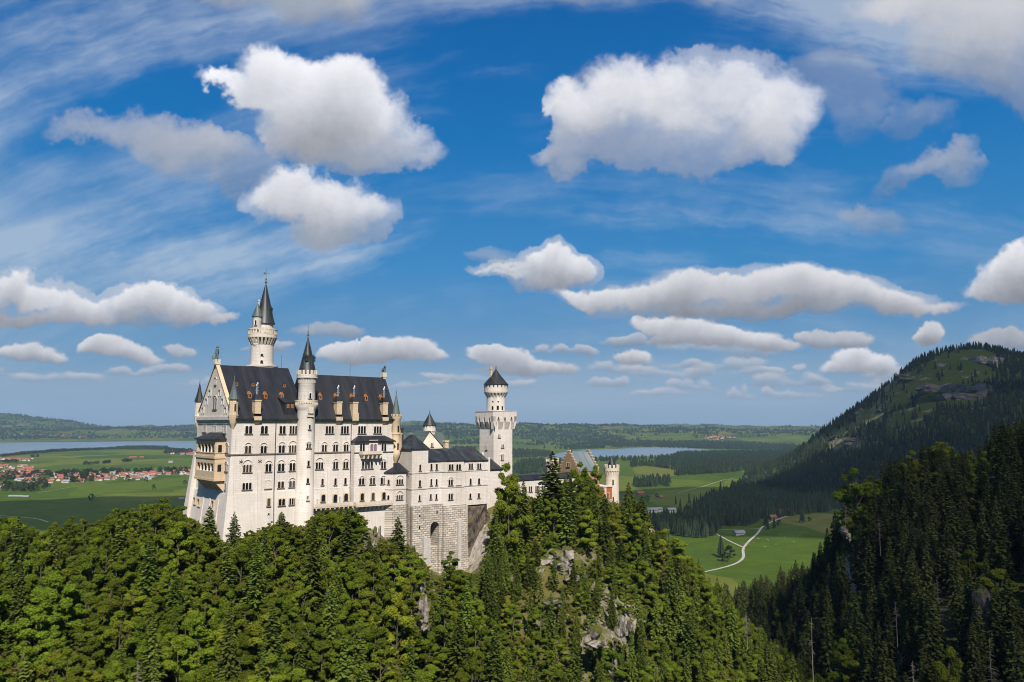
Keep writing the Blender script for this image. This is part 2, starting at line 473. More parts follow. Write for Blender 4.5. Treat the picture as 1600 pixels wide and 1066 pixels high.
class MB:
    """collects faces and links them as one mesh object"""
    def __init__(self):
        self.v, self.f, self.sm = [], [], []

    def face(self, pts, smooth=False):
        i = len(self.v)
        self.v.extend([tuple(map(float, p)) for p in pts])
        self.f.append(tuple(range(i, i + len(pts))))
        self.sm.append(smooth)

    def box(self, a0, a1, b0, b1, z0, z1, bottom=True):
        self.frustum([(a0, b0), (a1, b0), (a1, b1), (a0, b1)], z0, [(a0, b0), (a1, b0), (a1, b1), (a0, b1)], z1, bottom)

    def frustum(self, p0, z0, p1, z1, bottom=True, top=True):
        n = len(p0)
        for i in range(n):
            j = (i + 1) % n
            self.face([(*p0[i], z0), (*p0[j], z0), (*p1[j], z1), (*p1[i], z1)])
        if top: self.face([(*p, z1) for p in p1])
        if bottom: self.face([(*p, z0) for p in p0[::-1]])

    def prism(self, poly, z0, z1):
        self.frustum(poly, z0, poly, z1)

    def pyramid(self, poly, z0, apex):
        n = len(poly)
        for i in range(n):
            self.face([(*poly[i], z0), (*poly[(i + 1) % n], z0), apex])
        self.face([(*p, z0) for p in poly[::-1]])

    def lathe(self, ca, cb, prof, n=20, smooth=True, rot=0.0, caps=True):
        ang = [rot + 2 * math.pi * i / n for i in range(n)]
        for (r0, z0), (r1, z1) in zip(prof, prof[1:]):
            for i in range(n):
                c0, s0, c1, s1 = math.cos(ang[i]), math.sin(ang[i]), math.cos(ang[(i + 1) % n]), math.sin(ang[(i + 1) % n])
                q = [(ca + r0 * c0, cb + r0 * s0, z0), (ca + r0 * c1, cb + r0 * s1, z0), (ca + r1 * c1, cb + r1 * s1, z1), (ca + r1 * c0, cb + r1 * s0, z1)]
                if r0 < 1e-4: q = [q[0], q[2], q[3]]
                elif r1 < 1e-4: q = q[:3]
                self.face(q, smooth)
        if caps:
            if prof[0][0] > 1e-4: self.face([(ca + prof[0][0] * math.cos(t), cb + prof[0][0] * math.sin(t), prof[0][1]) for t in ang[::-1]])
            if prof[-1][0] > 1e-4: self.face([(ca + prof[-1][0] * math.cos(t), cb + prof[-1][0] * math.sin(t), prof[-1][1]) for t in ang])

    def tube(self, pts, r0, r1=None, n=6):
        """tapered tube through points"""
        r1 = r0 if r1 is None else r1
        pts = [np.array(p, float) for p in pts]
        rings = []
        for i, p in enumerate(pts):
            d = pts[min(i + 1, len(pts) - 1)] - pts[max(i - 1, 0)]
            d /= np.linalg.norm(d) + 1e-9
            h = np.array([1, 0, 0]) if abs(d[0]) < .8 else np.array([0, 1, 0])
            s = np.cross(d, h); s /= np.linalg.norm(s)
            t = np.cross(d, s)
            r = r0 + (r1 - r0) * i / (len(pts) - 1)
            rings.append([p + r * (s * math.cos(2 * math.pi * j / n) + t * math.sin(2 * math.pi * j / n)) for j in range(n)])
        for a, b in zip(rings, rings[1:]):
            for j in range(n):
                self.face([a[j], a[(j + 1) % n], b[(j + 1) % n], b[j]], True)
        self.face(rings[0][::-1]); self.face(rings[-1])

    def ball(self, c, r, n=8, m=6, sq=(1, 1, 1)):
        P = lambda i, j: (c[0] + sq[0] * r * math.sin(math.pi * j / m) * math.cos(2 * math.pi * i / n), c[1] + sq[1] * r * math.sin(math.pi * j / m) * math.sin(2 * math.pi * i / n), c[2] + sq[2] * r * math.cos(math.pi * j / m))
        for j in range(m):
            for i in range(n):
                q = [P(i, j), P(i, j + 1), P(i + 1, j + 1), P(i + 1, j)]
                self.face(q[:3] if j == m - 1 else ([q[0], q[1], q[2]] if j == 0 else q), True)

    def build(self, name, mat, parent=None, off=(0, 0, 0)):
        me = bpy.data.meshes.new(name)
        off = np.array(off, float)
        me.from_pydata([tuple(np.array(p) - off) for p in self.v], [], self.f)
        me.polygons.foreach_set("use_smooth", self.sm)
        if any(self.sm):
            import bmesh
            bm = bmesh.new(); bm.from_mesh(me)
            bmesh.ops.remove_doubles(bm, verts=bm.verts, dist=1e-4)
            bmesh.ops.recalc_face_normals(bm, faces=bm.faces)
            bm.to_mesh(me); bm.free()
            try:
                me.set_sharp_from_angle(angle=rad(42))
            except Exception:
                pass
        me.materials.append(mat)
        me.update()
        o = bpy.data.objects.new(name, me)
        COL.objects.link(o)
        o.parent = parent
        return o


class Building:
    """a thing with its Empty at (a, b, z) of the castle's own axes; parts are given in those axes"""
    def __init__(self, name, a, b, z, label, cat, group=None):
        self.off = (a, b, z)
        x, y = castle_xy(a, b)
        self.root = tag(empty(name, (x, y, z), CASTLE_ANGLE), label, cat, group)

    def part(self, name, mb, mat, parent=None, label=None):
        o = mb.build(name, mat, parent or self.root, self.off)
        if label: o["label"] = label
        return o

    # -------------------------------------------------- windows
    def window(self, s, z, w, h, n=1, hood=0.0, plane=("S", 0.0), mat=None, glass=None, arch=True, blank=False, c=.20, rim=.18, label=None, proud=.14, name="window", sill=True):
        """a group of n arched lights centred at s, sill at z, in a wall facing south (b = plane) or west (a = plane) or on (origin, right, normal)"""
        mat = mat or LIME; glass = glass or GLASS
        if plane[0] == "S":
            fn = lambda q, zz, o: (q, plane[1] - o, zz)
        elif plane[0] == "W":
            fn = lambda q, zz, o: (plane[1] - o, q, zz)
        else:
            (pa, pb), (ra, rb), (na, nb) = plane
            fn = lambda q, zz, o: (pa + ra * q + na * o, pb + rb * q + nb * o, zz)
        s0 = s - w / 2
        lw = (w - c * (n - 1)) / n
        fr, gl = MB(), MB()
        K = 6
        zt = z + h
        x0, x1, ztop = s0 - rim, s0 + w + rim, zt + rim
        for i in range(n):
            l0 = s0 + i * (lw + c); l1 = l0 + lw
            c0 = x0 if i == 0 else l0 - c / 2
            c1 = x1 if i == n - 1 else l1 + c / 2
            r = lw / 2
            zs = zt - r if arch else zt
            arc = [(l0 + r - r * math.cos(math.pi * j / K), zs + r * math.sin(math.pi * j / K)) for j in range(K + 1)] if arch else [(l0, zt), (l1, zt)]
            P = proud
            fr.face([fn(c0, z, P), fn(l0, z, P), fn(l0, zs, P), fn(c0, zs, P)])
            fr.face([fn(l1, z, P), fn(c1, z, P), fn(c1, zs, P), fn(l1, zs, P)])
            top = [(c0 + (c1 - c0) * j / (len(arc) - 1), ztop) for j in range(len(arc))]
            fr.face([fn(c0, zs, P), fn(l0, zs, P), fn(c0, ztop, P)])
            fr.face([fn(l1, zs, P), fn(c1, zs, P), fn(c1, ztop, P)])
            for j in range(len(arc) - 1):
                fr.face([fn(*arc[j], P), fn(*arc[j + 1], P), fn(*top[j + 1], P), fn(*top[j], P)])
            loop = [(l0, z)] + arc + [(l1, z)]
            for (pa_, pz_), (qa_, qz_) in zip(loop, loop[1:]):
                fr.face([fn(pa_, pz_, P), fn(qa_, qz_, P), fn(qa_, qz_, .0), fn(pa_, pz_, .0)])
            if not blank:
                gl.face([fn(q, zz, .02) for q, zz in loop])
            else:
                fr.face([fn(q, zz, .02) for q, zz in loop])
        for (pa_, pz_), (qa_, qz_) in zip([(x0, z), (x0, ztop), (x1, ztop)], [(x0, ztop), (x1, ztop), (x1, z)]):
            fr.face([fn(pa_, pz_, proud), fn(qa_, qz_, proud), fn(qa_, qz_, 0), fn(pa_, pz_, 0)])
        if hood:
            rr = w / 2 + rim
            zc = zt - lw * .3
            hh = hood
            o1 = [(s - (rr) * math.cos(math.pi * j / 12), zc + hh * math.sin(math.pi * j / 12)) for j in range(13)]
            o2 = [(s - (rr + .2) * math.cos(math.pi * j / 12), zc + (hh + .2) * math.sin(math.pi * j / 12)) for j in range(13)]
            for j in range(12):
                fr.face([fn(*o1[j], .26), fn(*o1[j + 1], .26), fn(*o2[j + 1], .26), fn(*o2[j], .26)])
                fr.face([fn(*o2[j], .26), fn(*o2[j + 1], .26), fn(*o2[j + 1], 0), fn(*o2[j], 0)])
                fr.face([fn(*o1[j], .26), fn(*o1[j + 1], .26), fn(*o1[j + 1], 0), fn(*o1[j], 0)])
        o = self.part(name, fr, mat, label=label)
        if sill:
            sl = MB()
            q = [fn(x0 - .08, 0, -.05)[:2], fn(x1 + .08, 0, -.05)[:2], fn(x1 + .08, 0, .32)[:2], fn(x0 - .08, 0, .32)[:2]]
            sl.prism(q, z - .22, z - .002)
            self.part("sill", sl, DARKSTONE if mat is not OCHRE else OCHRE, o)
        if not blank:
            self.part("pane", gl, glass, o)
        return o


def frieze(mb, fn, s0, s1, z, step=.85, drop=.55, proud=.32):
    """a row of small corbels carrying a moulding"""
    n = max(1, int(round((s1 - s0) / step)))
    st = (s1 - s0) / n
    def bx(q0, q1, z0, z1, o1):
        pts = [fn(q0, 0, -.05)[:2], fn(q1, 0, -.05)[:2], fn(q1, 0, o1)[:2], fn(q0, 0, o1)[:2]]
        mb.prism(pts, z0, z1)
    bx(s0, s1, z, z + .32, proud)
    for i in range(n):
        q = s0 + (i + .5) * st
        bx(q - st * .27, q + st * .27, z - drop, z, proud * .85)


def crenels(mb, ca, cb, r, z0, z1, n=12, fill=.58, thick=.35, rot=0.0):
    for i in range(n):
        t0 = rot + 2 * math.pi * (i - fill / 2) / n
        t1 = rot + 2 * math.pi * (i + fill / 2) / n
        tm = (t0 + t1) / 2
        q = [(ca + rr * math.cos(t), cb + rr * math.sin(t)) for rr, t in ((r, t0), (r, tm), (r, t1), (r - thick, t1), (r - thick, tm), (r - thick, t0))]
        mb.prism(q, z0, z1)


def ring_corbels(mb, ca, cb, r0, r1, z0, z1, n=16, fill=.5, rot=0.0):
    """tapering corbels that carry a projecting ring"""
    for i in range(n):
        t0 = rot + 2 * math.pi * (i - fill / 2) / n
        t1 = rot + 2 * math.pi * (i + fill / 2) / n
        P = lambda r, t: (ca + r * math.cos(t), cb + r * math.sin(t))
        lo = [P(r0 - .2, t0), P(r0 + .05, t0), P(r0 + .05, t1), P(r0 - .2, t1)]
        hi = [P(r0 - .2, t0), P(r1, t0), P(r1, t1), P(r0 - .2, t1)]
        mb.frustum(lo, z0, hi, z1)


def finial(mb, a, b, z0, z1, r=.28):
    h = z1 - z0
    mb.lathe(a, b, [(r * .55, z0), (r * .9, z0 + .12 * h), (r * .35, z0 + .2 * h), (r, z0 + .32 * h), (r * .4, z0 + .42 * h), (r * .7, z0 + .52 * h), (r * .18, z0 + .6 * h), (r * .1, z1)], 8)

# ================================================================== THE CASTLE
# ------------------------------------------------------------------ palace (the long main block)
pal = Building("palace_building", 28.0, 9.0, 146.0, "long pale palace block with steep dark roofs, the largest building of the castle", "castle building")
EAVE, LEFT_R, RIGHT_R = 182.2, 198.9, 196.7
WD, WD2 = 30.3, 17.0             # depth of the left and of the right half
m = MB()
m.box(0, 24.5, 0, WD, 159.5, EAVE)
m.box(24.5, 57, 0, WD2, 159.5, EAVE)
# bay that stands forward
m.box(40.2, 55.0, -2.2, 0, 146, 174.6)
# rear tower foot and end gables
m.face([(0, 0, EAVE), (0, WD, EAVE), (0, 15.1, 199.6)])
m.face([(24.3, .3, EAVE), (24.3, WD - .3, EAVE), (24.3, 15.1, 198.4)])
for a0, a1, b1, bm_, zt in ((-.05, .75, WD, 15.1, 199.3), (56.4, 57.1, WD2, 8.3, 197.1)):
    pts = [(-.2, EAVE - .2), (b1 + .2, EAVE - .2), (b1 + .2, EAVE + .1), (bm_, zt), (-.2, EAVE + .1)]
    for q in range(len(pts)):
        p0, p1 = pts[q], pts[(q + 1) % len(pts)]
        m.face([(a0, p0[0], p0[1]), (a0, p1[0], p1[1]), (a1, p1[0], p1[1]), (a1, p0[0], p0[1])])
    m.face([(a0, p[0], p[1]) for p in pts]); m.face([(a1, p[0], p[1]) for p in pts[::-1]])
pal.part("wall", m, LIME)
for (a0, a1, b1, bm_, zt, mt) in ((-.35, .85, WD, 15.1, 199.35, SAND), (56.3, 57.25, WD2, 8.3, 197.15, SLATE)):
    m = MB()
    for e0, e1 in (((-.55, EAVE + .1), (bm_, zt)), ((bm_, zt), (b1 + .55, EAVE + .1))):
        m.face([(a0, e0[0], e0[1] + .28), (a1, e0[0], e0[1] + .28), (a1, e1[0], e1[1] + .28), (a0, e1[0], e1[1] + .28)])
        m.face([(a0, e0[0], e0[1] - .1), (a0, e0[0], e0[1] + .28), (a0, e1[0], e1[1] + .28), (a0, e1[0], e1[1] - .1)])
    pal.part("gable_coping", m, mt)
m = MB()                                                     # rendered foot of the walls, battered
m.frustum([(-1.6, -1.3), (24.5, -1.0), (24.5, WD), (-3.2, WD + 2.6)], 138, [(-.35, -.35), (24.5, -.35), (24.5, WD), (-.35, WD + .4)], 159.5)
m.frustum([(24.4, -.9), (57.3, -.5), (57.3, WD2), (24.4, WD2)], 140, [(24.4, -.33), (57.2, -.33), (57.2, WD2), (24.4, WD2)], 159.45)
m.frustum([(40.0, -2.9), (55.2, -2.7), (55.2, -.2), (40.0, -.2)], 140, [(40.05, -2.36), (55.15, -2.36), (55.15, -.2), (40.05, -.2)], 159.55)
pal.part("wall_base", m, PLAST)
m = MB()                                                     # buttresses
m.frustum([(-3.0, -2.4), (1.2, -2.4), (1.2, 1.6), (-3.0, 1.6)], 140, [(-.95, -.85), (.95, -.85), (.95, .95), (-.95, .95)], 159.0)
m.frustum([(-.95, -.85), (.95, -.85), (.95, .95), (-.95, .95)], 159.0, [(-.12, -.12), (.5, -.12), (.5, .5), (-.12, .5)], 170.4)
pal.part("corner_buttress", m, PLAST)
m = MB()
m.frustum([(-3.4, WD - .5), (1.0, WD - .5), (1.0, WD + 4.4), (-3.4, WD + 4.4)], 142, [(-.6, WD - 1), (1, WD - 1), (1, WD + .6), (-.6, WD + .6)], 171.0)
pal.part("corner_buttress", m, PLAST)
for b0 in (6.3, 13.2, 19.0):
    m = MB()
    m.frustum([(-3.2, b0), (0, b0), (0, b0 + 1.6), (-3.2, b0 + 1.6)], 140, [(-.8, b0 + .2), (0, b0 + .2), (0, b0 + 1.4), (-.8, b0 + 1.4)], 157.5)
    pal.part("buttress", m, PLAST)
for a0, z1 in ((8.9, 165.9), (32.0, 165.8)):
    m = MB()
    m.frustum([(a0 - .55, -1.0), (a0 + .55, -1.0), (a0 + .55, 0), (a0 - .55, 0)], 149, [(a0 - .48, -.42), (a0 + .48, -.42), (a0 + .48, 0), (a0 - .48, 0)], z1)
    pal.part("pilaster", m, PLAST)
# string courses
m = MB()
m.box(-.22, 24.5, -.30, .1, 170.95, 171.28)
m.box(24.5, 40.0, -.30, .1, 170.95, 171.28)
m.box(40.0, 55.2, -2.45, -2.1, 170.75, 171.05)
m.box(55.2, 57.1, -.30, .1, 170.95, 171.28)
m.box(-.26, .1, -.28, WD + .2, 170.95, 171.28)
pal.part("string_course", m, DARKSTONE)
m = MB()
frieze(m, lambda q, z, o: (q, -o, z), .8, 20.5, 181.3)
frieze(m, lambda q, z, o: (q, -o, z), 27.2, 55.6, 181.2)
pal.part("eaves_frieze", m, CREAM)
m = MB()
frieze(m, lambda q, z, o: (-o, q, z), 1.2, WD - 1.2, 180.9, .95)
pal.part("eaves_frieze", m, LIMEG)
m = MB()
m.box(-.75, .05, .9, WD - .9, 181.5, 182.5)
pal.part("cornice", m, LIMEG)
# roofs
m = MB()
ev = -.95
for (a0, a1, bm_, rz, b1) in ((.72, 24.1, 15.1, LEFT_R, WD), (24.5, 56.5, 8.3, RIGHT_R, WD2)):
    zf = EAVE - .35
    m.face([(a0, ev, zf), (a1, ev, zf), (a1, bm_, rz), (a0, bm_, rz)])
    m.face([(a0, b1 + .95, zf), (a0, bm_, rz), (a1, bm_, rz), (a1, b1 + .95, zf)])
    m.face([(a0, ev, zf), (a0, bm_, rz), (a0, b1 + .95, zf)])
    m.face([(a1, ev, zf), (a1, b1 + .95, zf), (a1, bm_, rz)])
    m.box(a0, a1, ev - .12, ev + .25, zf - .28, zf + .06)
pal.part("roof", m, SLATE)
roof_l = pal.root.children[-1]
for a0, b0 in ((21.6, 15.1), (28.6, 8.3), (43.6, 8.3)):
    m = MB(); z0 = LEFT_R if b0 > 10 else RIGHT_R
    m.tube([(a0, b0, z0 - .3), (a0, b0, z0 + 4.2)], .07, .04, 5)
    pal.part("lightning_rod", m, IRON, roof_l)


def roof_z(a, b):
    return (EAVE - .35) + ((b - ev) / ((15.1 if a < 24.3 else 8.3) - ev)) * ((LEFT_R if a < 24.3 else RIGHT_R) - EAVE + .35)


def dormer(a, z, w, h, depth_small=False):
    slope = ((LEFT_R if a < 24.3 else RIGHT_R) - EAVE + .35) / ((15.1 if a < 24.3 else 8.3) - ev)
    bf = ev + (z - (EAVE - .35)) / slope              # where the front meets the roof
    top = h + (w * .75 if not depth_small else .15)
    back = bf + (top + .4) / slope + .3
    m = MB()
    fr = bf - .12
    pr = [(a - w / 2, z - .2), (a + w / 2, z - .2), (a + w / 2, z + h), (a, z + top), (a - w / 2, z + h)]
    m.face([(q, fr, zz) for q, zz in pr])
    for q in range(5):
        p0, p1 = pr[q], pr[(q + 1) % 5]
        m.face([(p0[0], fr, p0[1]), (p1[0], fr, p1[1]), (p1[0], back, p1[1]), (p0[0], back, p0[1])])
    d = pal.part("dormer", m, ORANGE)
    m = MB()
    o = .16
    e1, e2, ap = (a - w / 2 - o, z + h - .14), (a + w / 2 + o, z + h - .14), (a, z + top + .16)
    for p0, p1 in ((e1, ap), (ap, e2)):
        m.face([(p0[0], fr - .1, p0[1]), (p1[0], fr - .1, p1[1]), (p1[0], back, p1[1]), (p0[0], back, p0[1])])
    pal.part("dormer_roof", m, SLATE if depth_small else ORANGE, d)
    m = MB()
    ww = w * .26
    m.face([(a - ww, fr - .03, z + .15), (a + ww, fr - .03, z + .15), (a + ww, fr - .03, z + h * .8), (a, fr - .03, z + h * 1.05), (a - ww, fr - .03, z + h * .8)])
    pal.part("pane", m, GLASS, d)


for a in (4.4, 9.6, 20.2): dormer(a, 192.3, .85, .85, True)
for a in (7.3, 12.4, 17.9): dormer(a, 188.4, .98, 1.2)
for a in (30.2, 35.7, 41.7, 47.2, 53.0): dormer(a, 188.4, .98, 1.2)
# broad shed dormer beside the stair tower
m = MB()
m.face([(16.6, .2, 185.0), (20.0, .2, 185.0), (20.0, .2, 187.0), (16.6, .2, 187.0)])
for a in (16.6, 20.0):
    m.face([(a, .2, 183.4), (a, .2, 187.0), (a, 4.6, 188.4), (a, 3.5, 186.4)])
m.face([(16.3, -.1, 186.95), (20.3, -.1, 186.95), (20.3, 5.4, 188.8), (16.3, 5.4, 188.8)])
m.face([(16.6, .2, 183), (20.0, .2, 183), (20.0, .2, 185.0), (16.6, .2, 185.0)])
d = pal.part("shed_dormer", m, SLATE)
m = MB()
for a in (17.2, 18.6):
    m.box(a, a + .9, .08, .25, 185.2, 186.6)
pal.part("pane", m, OCHRE, d)
# chimneys that stand on the eaves
for a0, corb in ((7.5, 1), (35.0, 1), (40.9, 2), (52.4, 1)):
    m = MB()
    z0, z1 = 182.6, 187.3
    m.box(a0 - .92, a0 + .92, -.95, 1.4, z0 + .8, z1)
    m.box(a0 - 1.05, a0 + 1.05, -1.08, 1.55, z1 - .1, z1 + .4)
    m.frustum([(a0 - .5, -.1), (a0 + .5, -.1), (a0 + .5, 0), (a0 - .5, 0)], 180.0, [(a0 - 1.15, -1.15), (a0 + 1.15, -1.15), (a0 + 1.15, 0), (a0 - 1.15, 0)], 181.4)
    m.box(a0 - 1.15, a0 + 1.15, -1.25, 0, 181.4, 182.6)
    if corb == 2:
        m.box(a0 - 1.1, a0 + 1.1, -1.2, 1.2, 182.6, 184.0)
    ch = pal.part("chimney", m, SAND)
    m = MB()
    m.frustum([(a0 - 1.25, -1.25), (a0 + 1.25, -1.25), (a0 + 1.25, 1.7), (a0 - 1.25, 1.7)], z1 + .5, [(a0 - .6, -.4), (a0 + .6, -.4), (a0 + .6, .9), (a0 - .6, .9)], z1 + 2.0)
    pal.part("chimney_hood", m, SLATE, ch)
    m = MB()
    for da, hz_ in ((-.28, 5.0), (.22, 5.6), (.0, 4.4)):
        m.tube([(a0 + da, .2 + da, z1 + 1.6), (a0 + da, .2 + da, z1 + hz_)], .18, .18, 7)
        m.lathe(a0 + da, .2 + da, [(.34, z1 + hz_ - .5), (.34, z1 + hz_ - .3), (.1, z1 + hz_ + .2)], 7)
    m.box(a0 - .6, a0 + .6, .1, .25, z1 + 3.2, z1 + 3.35)
    pal.part("vent_pipe", m, LEAD, ch)
# stair tower in the south front
sa, sb = 23.5, -.55
m = MB()
m.lathe(sa, sb, [(3.3, 142), (2.95, 159.5), (2.86, 159.6), (2.8, 184.2), (3.0, 184.8), (3.6, 186.0), (3.6, 186.3)], 24)
m.lathe(sa, sb, [(2.72, 186.0), (2.72, 194.4), (3.25, 195.0), (3.25, 196.0)], 24)
ring_corbels(m, sa, sb, 2.72, 3.0, 193.2, 194.3, 24)
st_t = pal.part("stair_tower", m, LIME)
m = MB()
ring_corbels(m, sa, sb, 3.6, 3.62, 186.3, 187.4, 30, .45)
m.lathe(sa, sb, [(3.5, 187.4), (3.68, 187.4), (3.68, 187.75), (3.5, 187.75)], 24, caps=False)
pal.part("balustrade", m, CREAM, st_t)
m = MB()
crenels(m, sa, sb, 3.3, 196.0, 197.3, 16, .55, .4)
m.lathe(sa, sb, [(3.2, 194.8), (3.34, 194.85), (3.34, 195.15), (3.2, 195.2)], 24, caps=False)
pal.part("stair_tower_parapet", m, CREAM, st_t)
m = MB()
for j in range(14):
    t = 2 * math.pi * j / 14
    ca, cb = math.cos(t), math.sin(t)
    w_ = .32
    ps = []
    for q, zz in [(-w_, 188.0), (w_, 188.0), (w_, 189.7), (.17, 190.2), (0, 190.3), (-.17, 190.2), (-w_, 189.7)]:
        ps.append((sa + 2.76 * ca - q * cb, sb + 2.76 * cb + q * ca, zz + .1))
    m.face(ps)
pal.part("pane", m, LIMEG, st_t)
m = MB(); m.lathe(sa, sb, [(2.95, 196.3), (2.5, 198.0), (1.35, 203.0), (.2, 207.6)], 20)
pal.part("spire", m, CONE, st_t)
m = MB()
for dx_, dy_ in ((-1.15, -1.7), (1.9, -.3)):
    m = MB()
    m.box(sa + dx_ - .45, sa + dx_ + .45, sb + dy_ - .45, sb + dy_ + .9, 200.2, 201.6)
    m.pyramid([(sa + dx_ - .6, sb + dy_ - .6), (sa + dx_ + .6, sb + dy_ - .6), (sa + dx_ + .6, sb + dy_ + .9), (sa + dx_ - .6, sb + dy_ + .9)], 201.6, (sa + dx_, sb + dy_ + .3, 202.6))
    pal.part("spire_dormer", m, CONE, st_t)
m = MB(); finial(m, sa, sb, 207.4, 212.0, .42)
pal.part("finial", m, VERDI, st_t)
m = MB(); m.box(22.7, 24.4, -3.9, -2.6, 183.6, 186.4); m.box(22.5, 24.6, -3.7, -2.6, 182.5, 183.0)
pal.part("tower_oriel", m, CREAM, st_t)
# windows of the south front
W1 = [(5.16, 177.32, 2.14, 2.37, 2, 0), (10.07, 177.29, 2.2, 2.4, 2, 0), (15.97, 177.25, 2.0, 2.44, 2, 0), (19.57, 177.22, 2.55, 2.46, 3, 0), (5.16, 171.52, 1.88, 2.14, 2, 1.18), (10.05, 171.41, 1.93, 2.16, 2, 1.19), (15.88, 171.37, 1.99, 2.32, 2, 1.2), (19.5, 171.37, 2.4, 2.25, 3, 1.51), (5.15, 165.77, 2.64, 2.22, 3, 1.67), (11.78, 165.71, 1.94, 2.36, 2, 1.19), (15.88, 165.73, 2.08, 2.34, 2, 1.29), (19.6, 165.72, 2.0, 2.41, 2, 1.21), (5.21, 160.61, 2.81, 2.03, 3, 0), (15.96, 160.58, 1.98, 1.98, 2, 0), (19.63, 160.61, 2.0, 1.96, 2, 1.12),
      (32.12, 177.2, 2.82, 2.42, 3, 0), (37.6, 177.16, 2.8, 2.46, 3, 0), (43.94, 177.12, 2.89, 2.5, 3, 0), (49.95, 177.17, 2.87, 2.35, 3, 0), (30.35, 171.46, 1.68, 2.14, 2, 1.07), (34.34, 171.38, 1.71, 2.25, 2, 1.08), (38.2, 171.35, 1.7, 2.23, 2, 1.0), (28.81, 165.9, 2.58, 2.14, 3, 1.61), (34.5, 165.76, 1.71, 2.31, 2, 1.07), (38.2, 165.76, 1.85, 2.2, 2, 1.08), (30.0, 160.73, .83, 2.08, 1, 0), (34.6, 160.58, .85, 2.18, 1, 0), (38.2, 160.56, .87, 2.16, 1, 0)]
for t in W1: pal.window(*t, plane=("S", 0.0))
pal.window(11.87, 160.58, 1.94, 2.46, 1, 0, ("S", 0.0), blank=True)
for t in [(11.95, 155.34, .97, 2.26, 1, 0), (16.13, 155.24, 2.07, 2.0, 2, 0), (19.7, 155.3, 2.2, 1.92, 3, 0), (30.1, 155.57, 1.39, 2.22, 1, 0), (38.2, 155.29, 1.44, 2.39, 1, 0)]:
    pal.window(*t, plane=("S", -.62), mat=SAND, proud=.2)
pal.window(34.3, 154.6, 1.41, 3.0, 1, 0, ("S", -.60), mat=SAND, proud=.3, name="door", sill=False)
pal.window(12.0, 152.7, .5, .5, 1, 0, ("S", -.75), arch=False, sill=False)
BAY = [(42.98, 171.16, 1.78, 2.67, 2, .48), (51.18, 171.08, 1.85, 2.63, 2, .48), (44.99, 165.53, 4.18, 2.31, 4, 0), (51.13, 165.4, 1.84, 2.39, 2, .88), (42.97, 160.41, 1.97, 2.1, 2, .87), (47.04, 160.34, 2.0, 2.13, 2, .87), (51.13, 160.24, 2.04, 2.15, 2, .79)]
for t in BAY: pal.window(*t, plane=("S", -2.2))
pal.window(46.9, 171.2, 2.5, 2.4, 2, 0, ("S", -2.7), glass=PINKGLASS, proud=.2)
for t in [(43.04, 155.3, 1.28, 2.32, 1, 0), (47.1, 155.2, 1.2, 2.34, 1, 0), (51.24, 155.1, 1.33, 2.45, 1, 0)]: pal.window(*t, plane=("S", -2.58), mat=SAND, proud=.25)
# windows of the stair tower
for (s, z, w_, h, n, hd) in [(23.44, 178.61, .63, 1.45, 1, 0), (23.3, 172.84, 1.34, 1.43, 2, .6), (23.37, 167.09, .71, 1.71, 1, 0), (23.3, 161.87, .71, 1.54, 1, 0), (23.41, 156.49, .62, 1.41, 1, 0), (23.4, 188.3, .7, 1.7, 1, 0)]:
    pal.window(s, z, w_, h, n, hd, ("S", sb - (2.78 if z > 186 else 2.86) - (.1 if z < 159 else 0)), proud=.12)
# balcony, its roof and the terrace
m = MB()
m.frustum([(42.6, -3.0), (48.4, -3.0), (48.4, -2.2), (42.6, -2.2)], 169.2, [(41.9, -4.5), (49.4, -4.5), (49.4, -2.2), (41.9, -2.2)], 170.3)
m.box(41.8, 49.5, -4.6, -2.2, 170.3, 170.55)
m.box(41.8, 49.5, -4.6, -4.4, 170.55, 171.35); m.box(41.8, 42.0, -4.4, -2.2, 170.55, 171.35); m.box(49.3, 49.5, -4.4, -2.2, 170.55, 171.35)
for a in (42.6, 44.2, 45.8, 47.4, 48.8): m.box(a - .2, a + .2, -4.3, -2.2, 168.9, 170.3)
pal.part("balcony", m, CREAM)
m = MB()
m.box(45.3, 48.7, -2.7, -2.2, 170.6, 175.0)
pal.part("balcony_bay", m, LIME)
m = MB()
m.frustum([(39.7, -3.1), (55.6, -3.1), (55.6, .1), (39.7, .1)], 174.5, [(42.5, -.5), (52.5, -.5), (52.5, .1), (42.5, .1)], 176.4)
m.box(39.8, 55.5, -3.0, .05, 174.25, 174.5)
pal.part("bay_roof", m, SLATE)
m = MB()
m.box(26.3, 40.0, -2.7, -.2, 153.7, 154.1); m.box(26.3, 40.0, -2.75, -2.45, 154.1, 155.1)
m.box(40.0, 54.0, -4.3, -.2, 153.4, 153.8); m.box(40.0, 54.0, -4.35, -4.05, 153.8, 154.9); m.box(39.9, 40.2, -4.3, -2.45, 153.7, 155.0)
for a in np.arange(26.9, 40, 1.6): m.box(a - .18, a + .18, -2.62, -.2, 153.1, 153.7)
for a in np.arange(40.9, 54, 1.6): m.frustum([(a - .22, -2.7), (a + .22, -2.7), (a + .22, -.2), (a - .22, -.2)], 152.0, [(a - .22, -4.2), (a + .22, -4.2), (a + .22, -.2), (a - .22, -.2)], 153.4)
pal.part("terrace", m, CREAM)
m = MB(); m.box(30.9 - 3.0, 30.9 - 2.2, -1.4, -.3, 154.1, 156.6); m.box(35.8, 36.6, -1.4, -.3, 154.1, 156.9)
pal.part("terrace_pier", m, PLAST)
# drain pipes
for a, b in ((13.6, -.45), (39.7, -.5)):
    m = MB(); m.tube([(a, b + .2, 181.8), (a, b, 181.0), (a, b, 159.6), (a + .05, b - .45, 150)], .13, .13, 6)
    pal.part("drain_pipe", m, IRON)
